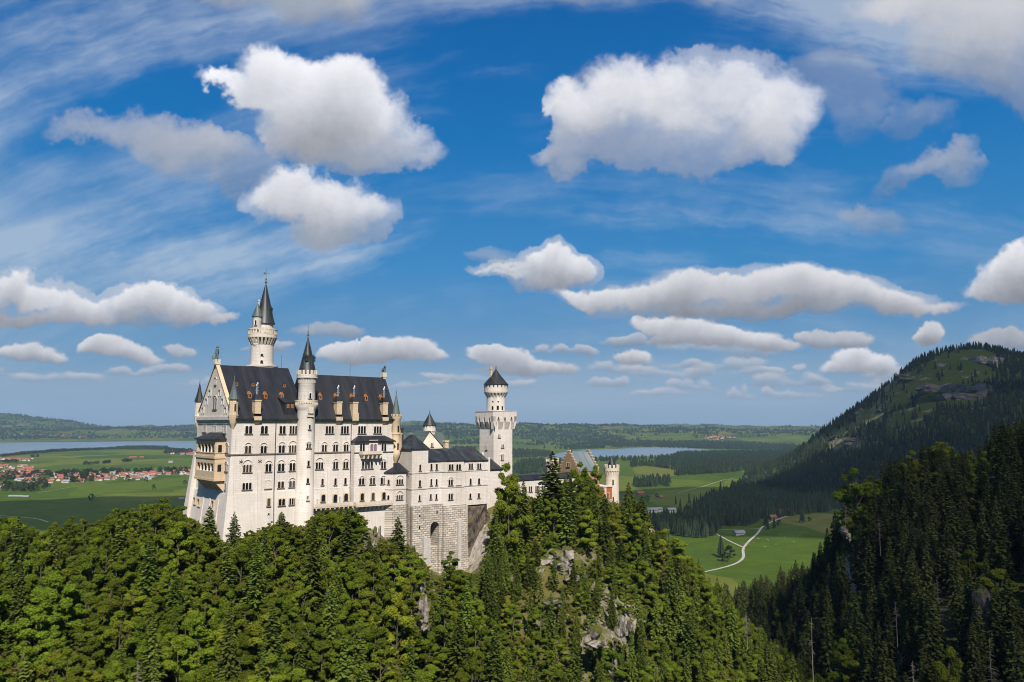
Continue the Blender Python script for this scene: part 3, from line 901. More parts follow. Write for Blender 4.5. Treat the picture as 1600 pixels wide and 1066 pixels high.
# iron wall anchors in the shape of a star
for a in (3.2, 9.0):
    m = MB()
    for t in range(3):
        c_, s_ = math.cos(math.pi * t / 3 + .5), math.sin(math.pi * t / 3 + .5)
        m.tube([(a - .7 * c_, -.08, 168.9 - .7 * s_), (a + .7 * c_, -.08, 168.9 + .7 * s_)], .08, .08, 4)
    pal.part("wall_anchor", m, IRON)
# corner turrets
for (a, b, big, lab) in ((.35, .2, 1.45, None), (.2, WD - .1, 1.3, None)):
    m = MB()
    m.lathe(a, b, [(.25, 178.6), (1.0, 180.6), (big, 182.4), (big, 182.9), (big - .12, 183.0), (big - .12, 187.5), (big + .1, 187.7)], 8, smooth=False, rot=.2)
    m.lathe(a, b, [(big + .12, 182.7), (big + .12, 183.0)], 8, smooth=False, rot=.2)
    tt = pal.part("corner_turret", m, SAND if b < 5 else CREAM)
    m = MB(); m.lathe(a, b, [(big + .28, 187.6), (big * .55, 190.6), (.06, 193.9)], 8, smooth=False, rot=.2)
    pal.part("turret_roof", m, COPPER if b < 5 else CONE, tt)
    m = MB(); finial(m, a, b, 193.6, 195.3, .2)
    pal.part("finial", m, VERDI, tt)
    if b < 5:
        m = MB(); m.box(a - .22, a + .22, b - big - .05, b - big + .3, 184.2, 186.2); m.box(a - big - .05, a - big + .3, b - .22, b + .22, 184.2, 186.2)
        pal.part("pane", m, GLASS, tt)
ta, tb = 57.2, .1
m = MB()
m.lathe(ta, tb, [(.15, 166.3), (1.0, 168.2), (1.65, 169.6), (1.7, 170.6), (1.55, 170.8), (1.55, 176.6), (1.75, 176.7), (1.75, 177.1), (1.6, 177.2), (1.6, 181.6), (1.95, 182.2), (1.95, 182.9)], 12)
crenels(m, ta, tb, 1.98, 182.9, 183.7, 10, .55, .3)
tt = pal.part("corner_turret", m, SAND)
m = MB(); m.lathe(ta, tb, [(1.5, 183.0), (.9, 186.5), (.05, 191.0)], 12)
pal.part("turret_roof", m, COPPER, tt)
m = MB(); finial(m, ta, tb, 190.7, 192.6, .22)
pal.part("finial", m, VERDI, tt)
m = MB()
for z0 in (171.6, 177.6): m.box(ta - .25, ta + .25, tb - 1.72, tb - 1.3, z0, z0 + 2.1); m.box(ta - 1.72, ta - 1.3, tb - .25, tb + .25, z0, z0 + 2.1)
pal.part("pane", m, GLASS, tt)
m = MB(); m.lathe(60.6, 3.0, [(.5, 171), (.95, 172.5), (.95, 176.4), (1.2, 176.8), (1.2, 177.2)], 10); m.lathe(60.6, 3.0, [(.4, 177.2), (.4, 178.3)], 6)
pal.part("chimney", m, SAND)
# knight and lion on the gable tops
m = MB(); m.box(-.7, 1.0, 14.2, 16.0, 199.0, 200.6)
pd = pal.part("gable_pedestal", m, CREAM)
m = MB()
gx, gy, gz = .15, 15.1, 200.4
for d in (-.22, .22): m.tube([(gx, gy + d, gz), (gx, gy + d, gz + .9), (gx, gy + d * .7, gz + 1.9)], .2, .26, 6)
m.tube([(gx, gy, gz + 1.7), (gx, gy, gz + 2.4), (gx, gy, gz + 3.2)], .4, .48, 8)
m.ball((gx, gy, gz + 3.75), .34)
m.tube([(gx, gy - .45, gz + 3.1), (gx - .1, gy - .95, gz + 2.4), (gx - .3, gy - 1.1, gz + 3.0)], .16, .12, 6)
m.tube([(gx, gy + .45, gz + 3.1), (gx - .1, gy + .85, gz + 2.3), (gx - .35, gy + .9, gz + 1.6)], .16, .12, 6)
m.tube([(gx - .3, gy - 1.15, gz + .1), (gx - .3, gy - 1.15, gz + 5.0)], .06, .04, 5)
m.lathe(gx - .4, gy + .9, [(.5, gz + .3), (.55, gz + 1.0), (.2, gz + 1.8)], 8)
m.v = [(gx + (x - gx) * 1.25, gy + (y - gy) * 1.25, gz + (z - gz) * 1.12) for x, y, z in m.v]
pal.part("statue", m, VERDI, pd)
m = MB(); m.box(56.2, 57.6, 7.4, 9.2, 196.9, 198.5); m.box(56.4, 57.4, 7.6, 9.0, 194.0, 196.9)
pd = pal.part("gable_pedestal", m, CREAM)
m = MB()
lx, ly, lz = 56.9, 8.3, 198.5
m.tube([(lx - .2, ly + .7, lz + .5), (lx - .1, ly, lz + 1.0), (lx, ly - .6, lz + 1.5)], .42, .5, 8)
m.ball((lx + .05, ly - .85, lz + 2.1), .5); m.ball((lx + .1, ly - 1.2, lz + 1.95), .26)
for dx_ in (-.25, .3): m.tube([(lx + dx_, ly - .7, lz + 1.3), (lx + dx_, ly - .85, lz)], .2, .16, 6); m.tube([(lx + dx_, ly + .6, lz + .7), (lx + dx_, ly + .2, lz)], .26, .16, 6)
m.tube([(lx, ly + 1.0, lz + .3), (lx + .1, ly + 1.3, lz + 1.0), (lx, ly + 1.1, lz + 1.6)], .1, .07, 5)
pal.part("statue", m, VERDI, pd)
# west front: windows, stepped niches, two-storey loggia
for t in [(23.4, 177.76, 3.2, 2.09, 3, 0), (14.64, 177.66, 3.1, 2.03, 3, 0), (6.03, 177.54, 3.1, 2.09, 3, 0)]: pal.window(*t, plane=("W", 0.0), mat=LIMEG, c=.5)
pal.window(14.74, 184.95, 3.3, 3.6, 2, .9, ("W", -.05), mat=LIMEG, c=.5)
pal.window(15.0, 192.6, 1.5, 1.9, 2, .5, ("W", -.05), mat=LIMEG, c=.3)
for t in [(19.43, 189.16, 1.7, 1.9, 1, 0), (10.9, 188.94, 1.7, 1.9, 1, 0), (22.34, 186.45, 1.8, 1.9, 1, 0), (8.06, 186.18, 1.7, 1.9, 1, 0), (25.35, 183.7, 1.8, 1.9, 1, 0), (5.25, 183.48, 1.7, 1.9, 1, 0)]:
    pal.window(*t, plane=("W", -.05), mat=LIMEG, c=.3, rim=.3, proud=.3, sill=False, blank=True)
for t in [(3.1, 171.72, 2.0, 2.18, 2, .89), (3.1, 166.13, 2.0, 2.18, 2, .8), (3.3, 160.67, .9, 1.87, 1, 0)]: pal.window(*t, plane=("W", 0.0), mat=LIMEG)
for t in [(26.6, 154.6, 1.5, 2.2, 1, 0), (22.6, 154.2, 1.8, 2.4, 1, 0), (10.2, 153.9, 1.8, 3.0, 1, 0)]: pal.window(*t, plane=("W", -.95), mat=SAND, proud=.4)
OB0, OB1, OA = 4.3, 21.0, -3.2
m = MB()
m.box(OA, 0, OB0, OB1, 170.6, 171.7); m.box(OA, 0, OB0, OB1, 174.2, 175.4)
m.box(OA, 0, OB0, OB1, 163.9, 166.0); m.box(OA, 0, OB0, OB1, 168.4, 169.9)
m.box(OA - .25, 0, OB0 - .25, OB1 + .25, 169.9, 170.6); m.box(OA - .2, 0, OB0 - .2, OB1 + .2, 163.2, 163.9); m.box(OA - .15, 0, OB0 - .15, OB1 + .15, 171.45, 171.7)
for z0, z1 in ((166.0, 168.4), (171.7, 174.2)):
    for b in [OB0 + .02, OB1 - 1.0]: m.box(OA, 0, b, b + .98, z0, z1)
    m.box(-.6, 0, OB0 + .9, OB1 - .9, z0, z1)
for j in range(7):
    b = OB0 + .6 + j * 2.5
    m.frustum([(-.3, b), (0, b), (0, b + .8), (-.3, b + .8)], 160.2, [(OA + .2, b), (0, b), (0, b + .8), (OA + .2, b + .8)], 163.2)
lg = pal.part("loggia", m, SAND)
nb = 5
sp = (OB1 - OB0 - 1.98) / nb
for z0, z1 in ((166.0, 168.4), (171.7, 174.2)):
    for j in range(1, nb):
        b = OB0 + 1.0 + j * sp
        m = MB(); m.lathe(OA + .35, b, [(.38, z0), (.27, z0 + .25), (.25, z1 - .7), (.45, z1 - .35), (.48, z1 - .3)], 8)
        pal.part("column", m, LIME, lg)
    m = MB(); m.lathe(OA + 2.2, OB0 + .3, [(.3, z0), (.22, z0 + .2), (.2, z1 - .6), (.36, z1 - .3)], 8)
    pal.part("column", m, LIME, lg)
m = MB()                                             # arch spandrels
for z1 in (168.4, 174.2):
    for j in range(nb):
        b0 = OB0 + 1.0 + j * sp; r = sp / 2 - .2
        for k_ in range(8):
            t0, t1 = math.pi * k_ / 8, math.pi * (k_ + 1) / 8
            p = [(b0 + sp / 2 - r * math.cos(t), z1 - .95 + r * .85 * math.sin(t)) for t in (t0, t1)]
            m.face([(OA + .04, p[0][0], p[0][1]), (OA + .04, p[1][0], p[1][1]), (OA + .04, p[1][0], z1 + .02), (OA + .04, p[0][0], z1 + .02)])
            m.face([(OA + .04, p[0][0], p[0][1]), (OA + .5, p[0][0], p[0][1]), (OA + .5, p[1][0], p[1][1]), (OA + .04, p[1][0], p[1][1])])
        for bq in (b0 - .02, b0 + sp - .18):
            m.face([(OA + .04, bq, z1 - .95), (OA + .04, bq + .2, z1 - .95), (OA + .04, bq + .2, z1), (OA + .04, bq, z1)])
pal.part("arcade", m, SAND, lg)
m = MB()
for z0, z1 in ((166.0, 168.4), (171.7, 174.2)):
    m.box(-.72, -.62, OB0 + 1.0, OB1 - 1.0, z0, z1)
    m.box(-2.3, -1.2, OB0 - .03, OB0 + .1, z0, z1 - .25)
pal.part("loggia_shade", m, GLASS, lg)  # dark panels stand in for the shade behind the loggia arches
m = MB()
P0 = [(OA - .6, OB0 - .6), (0, OB0 - .6), (0, OB1 + .6), (OA - .6, OB1 + .6)]
m.frustum(P0, 175.4, P0, 175.7)
m.frustum(P0, 175.7, [(-.1, OB0 + 3.2), (0, OB0 + 3.2), (0, OB1 - 3.2), (-.1, OB1 - 3.2)], 177.7)
pal.part("loggia_roof", m, SLATE, lg)

# ------------------------------------------------------------------ tall round tower behind the palace
na, nb_ = 21.0, 30.0
nt = Building("round_tower", na, nb_, 150.0, "tallest round tower of the castle with green spire and weather vane, behind the palace roof", "tower")
m = MB()
m.lathe(na, nb_, [(4.2, 150), (3.85, 199), (3.75, 207.6)], 28)
m.lathe(na, nb_, [(5.3, 196), (5.3, 199.9), (5.5, 200.0), (5.5, 200.5), (3.7, 200.6)], 28)
m.lathe(na, nb_, [(3.75, 209.9), (4.85, 210.0), (4.9, 210.3), (4.85, 211.0), (4.7, 211.1)], 28)
nt.part("wall", m, LIME)
m = MB()
ring_corbels(m, na, nb_, 3.8, 4.9, 207.6, 210.1, 22, .48)
nt.part("corbel_ring", m, CREAM)
m = MB()
m.lathe(na, nb_, [(4.55, 211.0), (4.9, 211.0), (4.9, 211.35), (4.55, 211.35)], 28, caps=False)
ring_corbels(m, na, nb_, 4.85, 4.86, 211.3, 212.8, 26, .5)
m.lathe(na, nb_, [(4.6, 212.8), (4.95, 212.8), (4.95, 213.25), (4.6, 213.25)], 28, caps=False)
nt.part("parapet", m, CREAM)
ox, oy = .45, -.35
m = MB(); m.lathe(na + ox, nb_ + oy, [(2.95, 211), (2.95, 215.2), (3.2, 215.4)], 24)
nt.part("upper_drum", m, LIME)
m = MB(); m.lathe(na + ox, nb_ + oy, [(3.6, 215.1), (2.95, 217.2), (1.75, 222.5), (.35, 228.6)], 20)
sp_ = nt.part("spire", m, CONE)
m = MB()
for dx_, dy_ in ((1.2, -2.1), (2.3, .3)):
    m = MB()
    m.box(na + ox + dx_ - .4, na + ox + dx_ + .4, nb_ + oy + dy_ - .4, nb_ + oy + dy_ + .4, 218.6, 220.3)
    m.pyramid([(na + ox + dx_ - .6, nb_ + oy + dy_ - .6), (na + ox + dx_ + .6, nb_ + oy + dy_ - .6), (na + ox + dx_ + .6, nb_ + oy + dy_ + .6), (na + ox + dx_ - .6, nb_ + oy + dy_ + .6)], 220.3, (na + ox + dx_, nb_ + oy + dy_, 221.5))
    nt.part("spire_dormer", m, CONE, sp_)
m = MB(); m.box(na - 2.0, na - 1.4, nb_ + .1, nb_ + .7, 217, 223.6); m.box(na - 2.1, na - 1.3, nb_, nb_ + .8, 223.0, 223.3)
nt.part("chimney", m, LIMEG)
m = MB(); finial(m, na + ox, nb_ + oy, 228.3, 233.6, .5)
fa, fb = na + ox, nb_ + oy
m.tube([(fa - .95 * CA_U[0], fb + .95 * .643, 233.0), (fa + 1.2 * CA_U[0], fb - 1.2 * .643, 233.0)], .06, .06, 5)
q = [(fa - .95 * .766, fb + .95 * .643), (fa - .2 * .766, fb + .2 * .643)]
m.frustum([(q[0][0], q[0][1]), (q[1][0], q[1][1]), (q[1][0] + .06, q[1][1] + .06), (q[0][0] + .06, q[0][1] + .06)], 232.7, [(q[0][0], q[0][1]), (q[1][0], q[1][1]), (q[1][0] + .06, q[1][1] + .06), (q[0][0] + .06, q[0][1] + .06)], 233.5)
m.tube([(fa, fb, 233), (fa, fb, 235.0)], .07, .03, 5)
nt.part("weather_vane", m, VERDI)
ja, jb = na - 2.6, nb_ - 1.3
m = MB(); m.lathe(ja, jb, [(.3, 205.2), (.75, 205.9), (.6, 206.2), (1.2, 207.6), (1.0, 208.0), (1.6, 209.4), (1.6, 217.1), (1.75, 217.4)], 18)
at_ = nt.part("attached_turret", m, LIME)
m = MB(); m.lathe(ja, jb, [(1.95, 217.2), (1.2, 219.3), (.05, 222.1)], 16)
nt.part("turret_roof", m, COPPER, at_)
nt.window(0, 214.2, .55, 1.7, 1, 0, ((ja - .643 * 1.65, jb - .766 * 1.65), (.766, -.643), (-.643, -.766)), proud=.1)
for z_, h_ in ((203.4, .9), (200.9, 1.2)):
    nt.window(.5, z_, .9, h_, 1, 0, ((na - .5 * 3.82, nb_ - .866 * 3.82), (.866, -.5), (-.5, -.866)), proud=.1, sill=False)

# ------------------------------------------------------------------ bower wing
bw = Building("bower_building", 75.0, 4.0, 130.0, "low pale wing with dark roofs on a tall rough stone base, right of the palace", "castle building")
TOPB = 152.2
m = MB()
m.box(62.0, 68.7, -3.0, 8.0, TOPB, 171.5)
m.box(68.7, 75.6, -2.0, 12.0, TOPB, 167.5)
m.prism([(74.8, -2.0), (75.9, -4.0), (83.6, -4.0), (84.7, -2.4), (84.7, 6), (74.8, 6)], TOPB - .6, 167.45)
m.box(83.6, 96.2, -2.5, 13.0, 151.0, 167.1)
m.box(95.6, 96.6, -2.7, 13.0, 150.8, 168.0)
m.prism([(95.7, 1.0), (96.5, 1.0), (96.5, 13), (95.7, 13)], 167.0, 169.8)
bw.part("wall", m, LIME)
m = MB()
m.prism([(51.7, -2.2), (53.7, -4.2), (58.9, -4.2), (60.9, -2.2), (60.9, 1.5), (51.7, 1.5)], 153.2, 163.8)
bw.part("canted_turret", m, LIME)
ct = bw.root.children[-1]
m = MB()
pt = [(51.3, -2.4), (53.5, -4.6), (59.1, -4.6), (61.3, -2.4), (61.3, 1.5), (51.3, 1.5)]
m.frustum(pt, 163.75, pt, 164.0); m.frustum(pt, 164.0, [(55.6, -.6), (56.2, -.8), (57.4, -.8), (58.4, -.6), (58.4, 1.4), (55.6, 1.4)], 167.0)
bw.part("turret_roof", m, SLATE, ct)
m = MB()
for z0 in (163.25, 157.8):
    m.box(61.85, 68.75, -3.18, 8.0, z0, z0 + .32)
    m.box(68.75, 75.0, -2.18, 3, z0, z0 + .32)
    m.prism([(74.6, -2.1), (75.8, -4.18), (83.7, -4.18), (84.9, -2.5), (84.9, 3), (74.6, 3)], z0, z0 + .32)
    m.box(84.9, 96.7, -2.68, 3, z0, z0 + .32)
m.prism([(51.5, -2.2), (53.6, -4.36), (59.0, -4.36), (61.1, -2.2), (61.1, 1), (51.5, 1)], 158.3, 158.6)
bw.part("string_course", m, LIMEG)
m = MB()
pA = [(61.6, -3.4), (69.1, -3.4), (69.1, 8.4), (61.6, 8.4)]
m.frustum(pA, 171.45, pA, 171.75); m.frustum(pA, 171.75, [(65.2, 1.6), (65.6, 1.6), (65.6, 3.4), (65.2, 3.4)], 176.6)
bw.part("roof", m, SLATEG)
m = MB()
m.face([(69.0, -2.4, 167.4), (76, -2.4, 167.4), (76, 5.5, 171.3), (69.0, 5.5, 171.3)])
m.face([(83.0, -2.9, 167.0), (95.7, -2.9, 167.0), (95.7, 5.5, 171.3), (76, 5.5, 171.3), (76, -2.4, 167.3)])
m.face([(69.0, 13.5, 167.3), (69.0, 5.5, 171.3), (95.7, 5.5, 171.3), (95.7, 13.5, 167.3)])
m.face([(69, -2.4, 167.4), (69, 5.5, 171.3), (69, 13.5, 167.3)]); m.face([(95.7, -2.9, 167), (95.7, 13.5, 167), (95.7, 5.5, 171.3)])
m.box(69.0, 76, -2.5, -2.2, 167.2, 167.45); m.box(84, 95.7, -3.0, -2.7, 166.85, 167.1)
pc = [(74.5, -2.2), (75.7, -4.4), (83.8, -4.4), (85.0, -2.6)]
for i in range(3):
    m.face([(*pc[i], 167.4), (*pc[i + 1], 167.4), (79.6, 1.6, 171.6)])
m.face([(*pc[0], 167.4), (79.6, 1.6, 171.6), (76, 5.5, 171.25)]); m.face([(*pc[3], 167.4), (83.5, 5.5, 171.25), (79.6, 1.6, 171.6)])
m.prism(pc + [(84, 0), (75, 0)], 167.2, 167.42)
bw.part("roof", m, SLATEG)
for t in [(65.36, 164.19, .84, 2.13, 1, 0), (65.31, 158.74, .84, 2.22, 1, 0), (65.25, 153.9, .77, 1.95, 1, 0)]: bw.window(*t, plane=("S", -3.0))
for t in [(70.73, 164.22, .86, 2.16, 1, 0), (73.0, 164.14, .87, 2.17, 1, 0), (70.74, 158.85, .79, 2.21, 1, 0), (73.0, 158.8, .8, 2.16, 1, 0), (70.6, 154.05, .73, 1.82, 1, 0), (72.99, 153.91, .73, 1.83, 1, 0)]: bw.window(*t, plane=("S", -2.0))
for t in [(77.81, 164.02, 2.05, 2.05, 2, 0), (81.11, 163.9, 2.08, 2.07, 2, 0), (77.66, 158.61, 1.91, 2.09, 2, .95), (77.71, 153.64, 1.9, 2.02, 2, .62)]: bw.window(*t, plane=("S", -4.0))
for t in [(81.16, 158.55, 1.94, 2.44, 1, 0), (81.08, 152.6, 2.07, 2.9, 1, 0)]: bw.window(*t, plane=("S", -4.0), blank=True, proud=.08, sill=t[1] > 155)
for t in [(87.78, 163.93, 1.86, 2.06, 2, 0), (91.6, 163.8, 1.89, 2.07, 2, 0), (87.67, 158.3, .93, 2.23, 1, 0), (91.55, 158.23, .94, 2.25, 1, 0), (87.57, 153.37, .92, 1.82, 1, 0), (91.51, 153.31, .94, 1.78, 1, 0)]: bw.window(*t, plane=("S", -2.5))
bw.window(56.4, 160.01, 2.6, 1.71, 3, 1.45, ("S", -4.2)); bw.window(56.4, 154.98, 2.5, 1.43, 3, 1.5, ("S", -4.2))
for z0 in (160.2, 155.0): bw.window(0, z0, .7, 1.5, 1, 0, ((52.7, -3.2), (.707, -.707), (-.707, -.707)))
# rough base with the tunnel mouth
m = MB()
for (x0, x1, z0, z1) in ((61.5, 69.6, 120, TOPB + .02), (73.3, 75.0, 120, TOPB + .02), (69.6, 73.3, 146.4, TOPB + .02)):
    m.box(x0, x1, -3.5, 8, z0, z1)
m.box(69.6, 73.3, 6.5, 8, 120, 146.4)
m.box(69.6, 73.3, -2.4, 6.5, 120, 137.6)
for j in range(10):
    t0, t1 = math.pi * j / 10, math.pi * (j + 1) / 10
    p = [(71.45 - 1.85 * math.cos(t), 144.5 + 1.85 * math.sin(t)) for t in (t0, t1)]
    m.face([(p[0][0], -3.5, p[0][1]), (p[1][0], -3.5, p[1][1]), (p[1][0], -3.5, 146.45), (p[0][0], -3.5, 146.45)])
    m.face([(p[0][0], -3.5, p[0][1]), (p[0][0], 6.5, p[0][1]), (p[1][0], 6.5, p[1][1]), (p[1][0], -3.5, p[1][1])])
m.frustum([(73.6, -6.2), (85.6, -5.6), (85.6, 6), (73.6, 6)], 118, [(74.7, -4.35), (84.4, -4.35), (84.4, 6), (74.7, 6)], 151.6)
m.frustum([(51.2, -2.6), (53.3, -5.0), (59.4, -5.0), (61.7, -2.6), (61.7, 1.5), (51.2, 1.5)], 130, [(51.5, -2.3), (53.6, -4.35), (59.0, -4.35), (61.2, -2.3), (61.2, 1.5), (51.5, 1.5)], 153.25)
bw.part("stone_base", m, RUST)
m = MB(); m.box(66.2, 69.0, -4.6, -3.5, 120, 141.0); m.box(80.0, 81.3, -5.8, -4.3, 120, 146); m.box(84.3, 85.6, -3.6, -2.4, 130, 151.4)
bw.part("pier", m, LIMEG)
m = MB(); m.box(61.3, 61.9, -3.9, -3.4, 120, 152.0)
bw.part("drain_pipe", m, DARKSTONE)
for t in [(65.07, 148.38, .64, .88, 1, 0), (65.06, 144.26, .64, 1.19, 1, 0), (72.27, 149.0, .66, 1.16, 1, 0)]: bw.window(*t, plane=("S", -3.5), arch=False, sill=False, mat=LIMEG, rim=.1)

# ------------------------------------------------------------------ knights' house behind, with its little round turret
kn = Building("knights_house", 80.0, 24.0, 150.0, "house with green copper roof and white gable, behind the bower wing", "castle building")
m = MB()
m.box(66, 96, 22, 34, 150, 170.2)
m.face([(78.0, 18.0, 170.4), (90.5, 18.0, 170.4), (83.3, 18.0, 177.4)])
m.prism([(78.0, 18.0), (90.5, 18.0), (90.5, 22), (78.0, 22)], 150, 170.4)
m.lathe(68.5, 19.5, [(3.4, 150), (3.4, 169.6), (3.9, 170.0), (3.9, 170.9)], 18)
kn.part("wall", m, CREAM)
m = MB()
m.face([(65, 21, 170), (96.5, 21, 170), (96.5, 28, 177.0), (70, 28, 177.0)]); m.face([(65, 35, 170), (70, 28, 177), (96.5, 28, 177), (96.5, 35, 170)]); m.face([(65, 21, 170), (70, 28, 177), (65, 35, 170)]); m.face([(96.5, 21, 170), (96.5, 35, 170), (96.5, 28, 177)])
m.face([(77.5, 17.6, 170.1), (83.3, 17.6, 177.7), (83.3, 28, 177.7), (77.5, 24, 170.1)]); m.face([(91.0, 17.6, 170.1), (91.0, 24, 170.1), (83.3, 28, 177.7), (83.3, 17.6, 177.7)])
m.lathe(68.5, 19.5, [(3.9, 170.9), (.1, 174.6)], 18)
kn.part("roof", m, COPPER)
m = MB(); frieze(m, lambda q, z, o: (q, 18 - o, z), 79, 90, 169.6, 1.0, .5, .25)
kn.part("gable_frieze", m, LIMEG)
kn.window(84.6, 171.6, 1.0, 1.5, 2, 0, ("S", 18.0)); kn.window(70.4, 167.0, 1.0, 1.7, 1, 0, ((68.5 + .5 * 3.4, 19.5 - .866 * 3.4), (.866, .5), (.5, -.866)))
for a, b in ((74.5, 24.5), (92.8, 20.5)):
    m = MB(); m.box(a - .8, a + .8, b - .8, b + .8, 168, 173.4 if a > 80 else 178.4); m.box(a - 1, a + 1, b - 1, b + 1, 173.2 if a > 80 else 178.2, 173.9 if a > 80 else 178.9)
    kn.part("chimney", m, SAND if a > 80 else IRON)
# turret
ka, kb = 90.8, 29.0
ktow = Building("round_turret", ka, kb, 150.0, "small round turret with a dark pointed cap, beside the green copper roof", "tower")
m = MB(); m.lathe(ka, kb, [(2.15, 150), (2.05, 177.4), (2.5, 177.5), (2.5, 179.8), (2.35, 179.9)], 20); ring_corbels(m, ka, kb, 2.08, 2.55, 175.6, 177.7, 14, .45)
ktow.part("wall", m, LIME)
m = MB()
for j in range(12):
    t = 2 * math.pi * j / 12
    q = [(ka + r * math.cos(t + d), kb + r * math.sin(t + d)) for r, d in ((2.2, -.06), (2.54, -.06), (2.54, .06), (2.2, .06))]
    m.prism(q, 179.0, 179.7)
ktow.part("pane", m, GLASS)
m = MB(); m.lathe(ka, kb, [(2.85, 179.8), (1.5, 182.2), (.05, 184.8)], 18); finial(m, ka, kb, 184.5, 186.4, .2)
ktow.part("roof", m, CONE)

# ------------------------------------------------------------------ square tower
sq = Building("square_tower", 111.6, 12.5, 148.0, "square pale tower with arched flared top and round turret, right of the bower wing", "tower")
A0, A1, B0, B1 = 106.85, 116.4, 8.0, 17.0
m = MB()
m.box(A0, A1, B0, B1, 140, 183.0)
FL = 1.25
m.box(A0 - FL, A1 + FL, B0 - FL, B1 + FL, 183.4, 185.2)
sq.part("wall", m, LIME)
m = MB()
m.box(A0 - FL - .15, A1 + FL + .15, B0 - FL - .15, B1 + FL + .15, 185.2, 185.55)
sq.part("cornice", m, LIMEG)


def mach(mb, fn, s0, s1, zb, zt, depth, nb):
    """pointed machicolation: tapered ribs with pointed arches between them"""
    rw = (s1 - s0) / (nb * 1.62 + 1)
    step = (s1 - s0 - rw) / nb
    for i in range(nb + 1):
        q = s0 + i * step
        lo = [fn(q, 0, -.05)[:2], fn(q + rw, 0, -.05)[:2], fn(q + rw, 0, .05)[:2], fn(q, 0, .05)[:2]]
        hi = [fn(q, 0, -.05)[:2], fn(q + rw, 0, -.05)[:2], fn(q + rw, 0, depth)[:2], fn(q, 0, depth)[:2]]
        mb.frustum(lo, zb, hi, zt - 2.2)
        mb.frustum(hi, zt - 2.2, hi, zt)
    for i in range(nb):
        q0 = s0 + i * step + rw; q1 = s0 + (i + 1) * step
        mid = (q0 + q1) / 2; zs = zt - 2.2; za = zt - .15
        L = [(q0, zs)] + [(q0 + (mid - q0) * t ** 1.6, zs + (za - zs) * t ** .8) for t in (.25, .5, .75, 1)]
        Rr = [(q1 - (p[0] - q0), p[1]) for p in L]
        for A_ in (L, Rr):
            e = q0 if A_ is L else q1
            for p, p2 in zip(A_, A_[1:]):
                mb.face([fn(p[0], p[1], depth), fn(p2[0], p2[1], depth), fn(p2[0], zt + .02, depth), fn(p[0], zt + .02, depth)])
                mb.face([fn(p[0], p[1], depth), fn(p2[0], p2[1], depth), fn(p2[0], p2[1], 0), fn(p[0], p[1], 0)])


m = MB()
mach(m, lambda q, z, o: (q, B0 - o, z), A0 - FL, A1 + FL, 178.3, 183.42, FL, 3)
mach(m, lambda q, z, o: (A0 - o, q, z), B0 - FL, B1 + FL, 178.3, 183.42, FL, 3)
mach(m, lambda q, z, o: (A1 + o, q, z), B0 - FL, B1 + FL, 178.3, 183.42, FL, 3)
for (ca, cb) in ((A0, B0), (A1, B0), (A0, B1)):
    sx = -1 if ca == A0 else 1; sy = -1 if cb == B0 else 1
    m.frustum([(ca, cb), (ca + sx * .02, cb), (ca + sx * .02, cb + sy * .02), (ca, cb + sy * .02)], 178.3, [(ca, cb), (ca + sx * FL, cb), (ca + sx * FL, cb + sy * FL), (ca, cb + sy * FL)], 181.2)
    m.frustum([(ca, cb), (ca + sx * FL, cb), (ca + sx * FL, cb + sy * FL), (ca, cb + sy * FL)], 181.2, [(ca, cb), (ca + sx * FL, cb), (ca + sx * FL, cb + sy * FL), (ca, cb + sy * FL)], 183.4)
sq.part("machicolation", m, LIME)
for t in [(109.63, 175.0, 1.0, 1.3, 2, 0), (111.36, 171.01, 1.1, 1.31, 2, 0), (111.19, 166.22, 1.2, 1.95, 2, .5), (109.16, 159.96, 1.87, 2.18, 2, 1.2)]: sq.window(*t, plane=("S", 8.0))
for z0 in (170.2, 164.5): sq.window(12.4, z0, 1.0, 1.5, 2, 0, ("W", A0), mat=LIMEG)
ra, rb = 111.6, 12.5
m = MB()
m.lathe(ra, rb, [(3.75, 185.5), (3.7, 192.6), (4.75, 192.7), (4.75, 196.2), (4.6, 196.3)], 28)
rt = sq.part("upper_turret", m, LIME)
m = MB(); ring_corbels(m, ra, rb, 3.75, 4.8, 191.0, 192.75, 20, .48); m.lathe(ra, rb, [(4.7, 193.0), (4.88, 193.05), (4.88, 193.4), (4.7, 193.45)], 28, caps=False)
sq.part("corbel_ring", m, LIME, rt)
m = MB()
for j in range(18):
    t = 2 * math.pi * j / 18
    m.prism([(ra + r * math.cos(t + d), rb + r * math.sin(t + d)) for r, d in ((4.5, -.045), (4.79, -.045), (4.79, .045), (4.5, .045))], 194.9, 196.1)
for t0, z0, z1, hw in ((-2.05, 185.9, 187.6, .12), (-2.62, 185.9, 187.4, .1), (-2.0, 188.9, 189.4, .09), (-2.6, 188.9, 189.4, .09), (-1.5, 185.9, 187.4, .1)):
    m.prism([(ra + r * math.cos(t0 + d), rb + r * math.sin(t0 + d)) for r, d in ((3.5, -hw), (3.8, -hw), (3.8, hw), (3.5, hw))], z0, z1)
sq.part("pane", m, GLASS, rt)
m = MB(); m.lathe(ra, rb, [(5.15, 196.1), (3.3, 198.2), (1.5, 200.4), (.05, 202.6)], 24)
sq.part("turret_roof", m, CONE, rt)
m = MB(); finial(m, ra, rb, 202.3, 204.3, .25)
sq.part("finial", m, IRON, rt)
m = MB(); ca_, cb_ = ra - 2.1, rb + .7
m.box(ca_ - .4, ca_ + .4, cb_ - .4, cb_ + .4, 198.5, 202.2); m.box(ca_ - .55, ca_ + .55, cb_ - .55, cb_ + .55, 202.2, 202.6); m.box(ca_ - .25, ca_ + .25, cb_ - .25, cb_ + .25, 202.6, 203.4)
sq.part("chimney", m, SAND, rt)

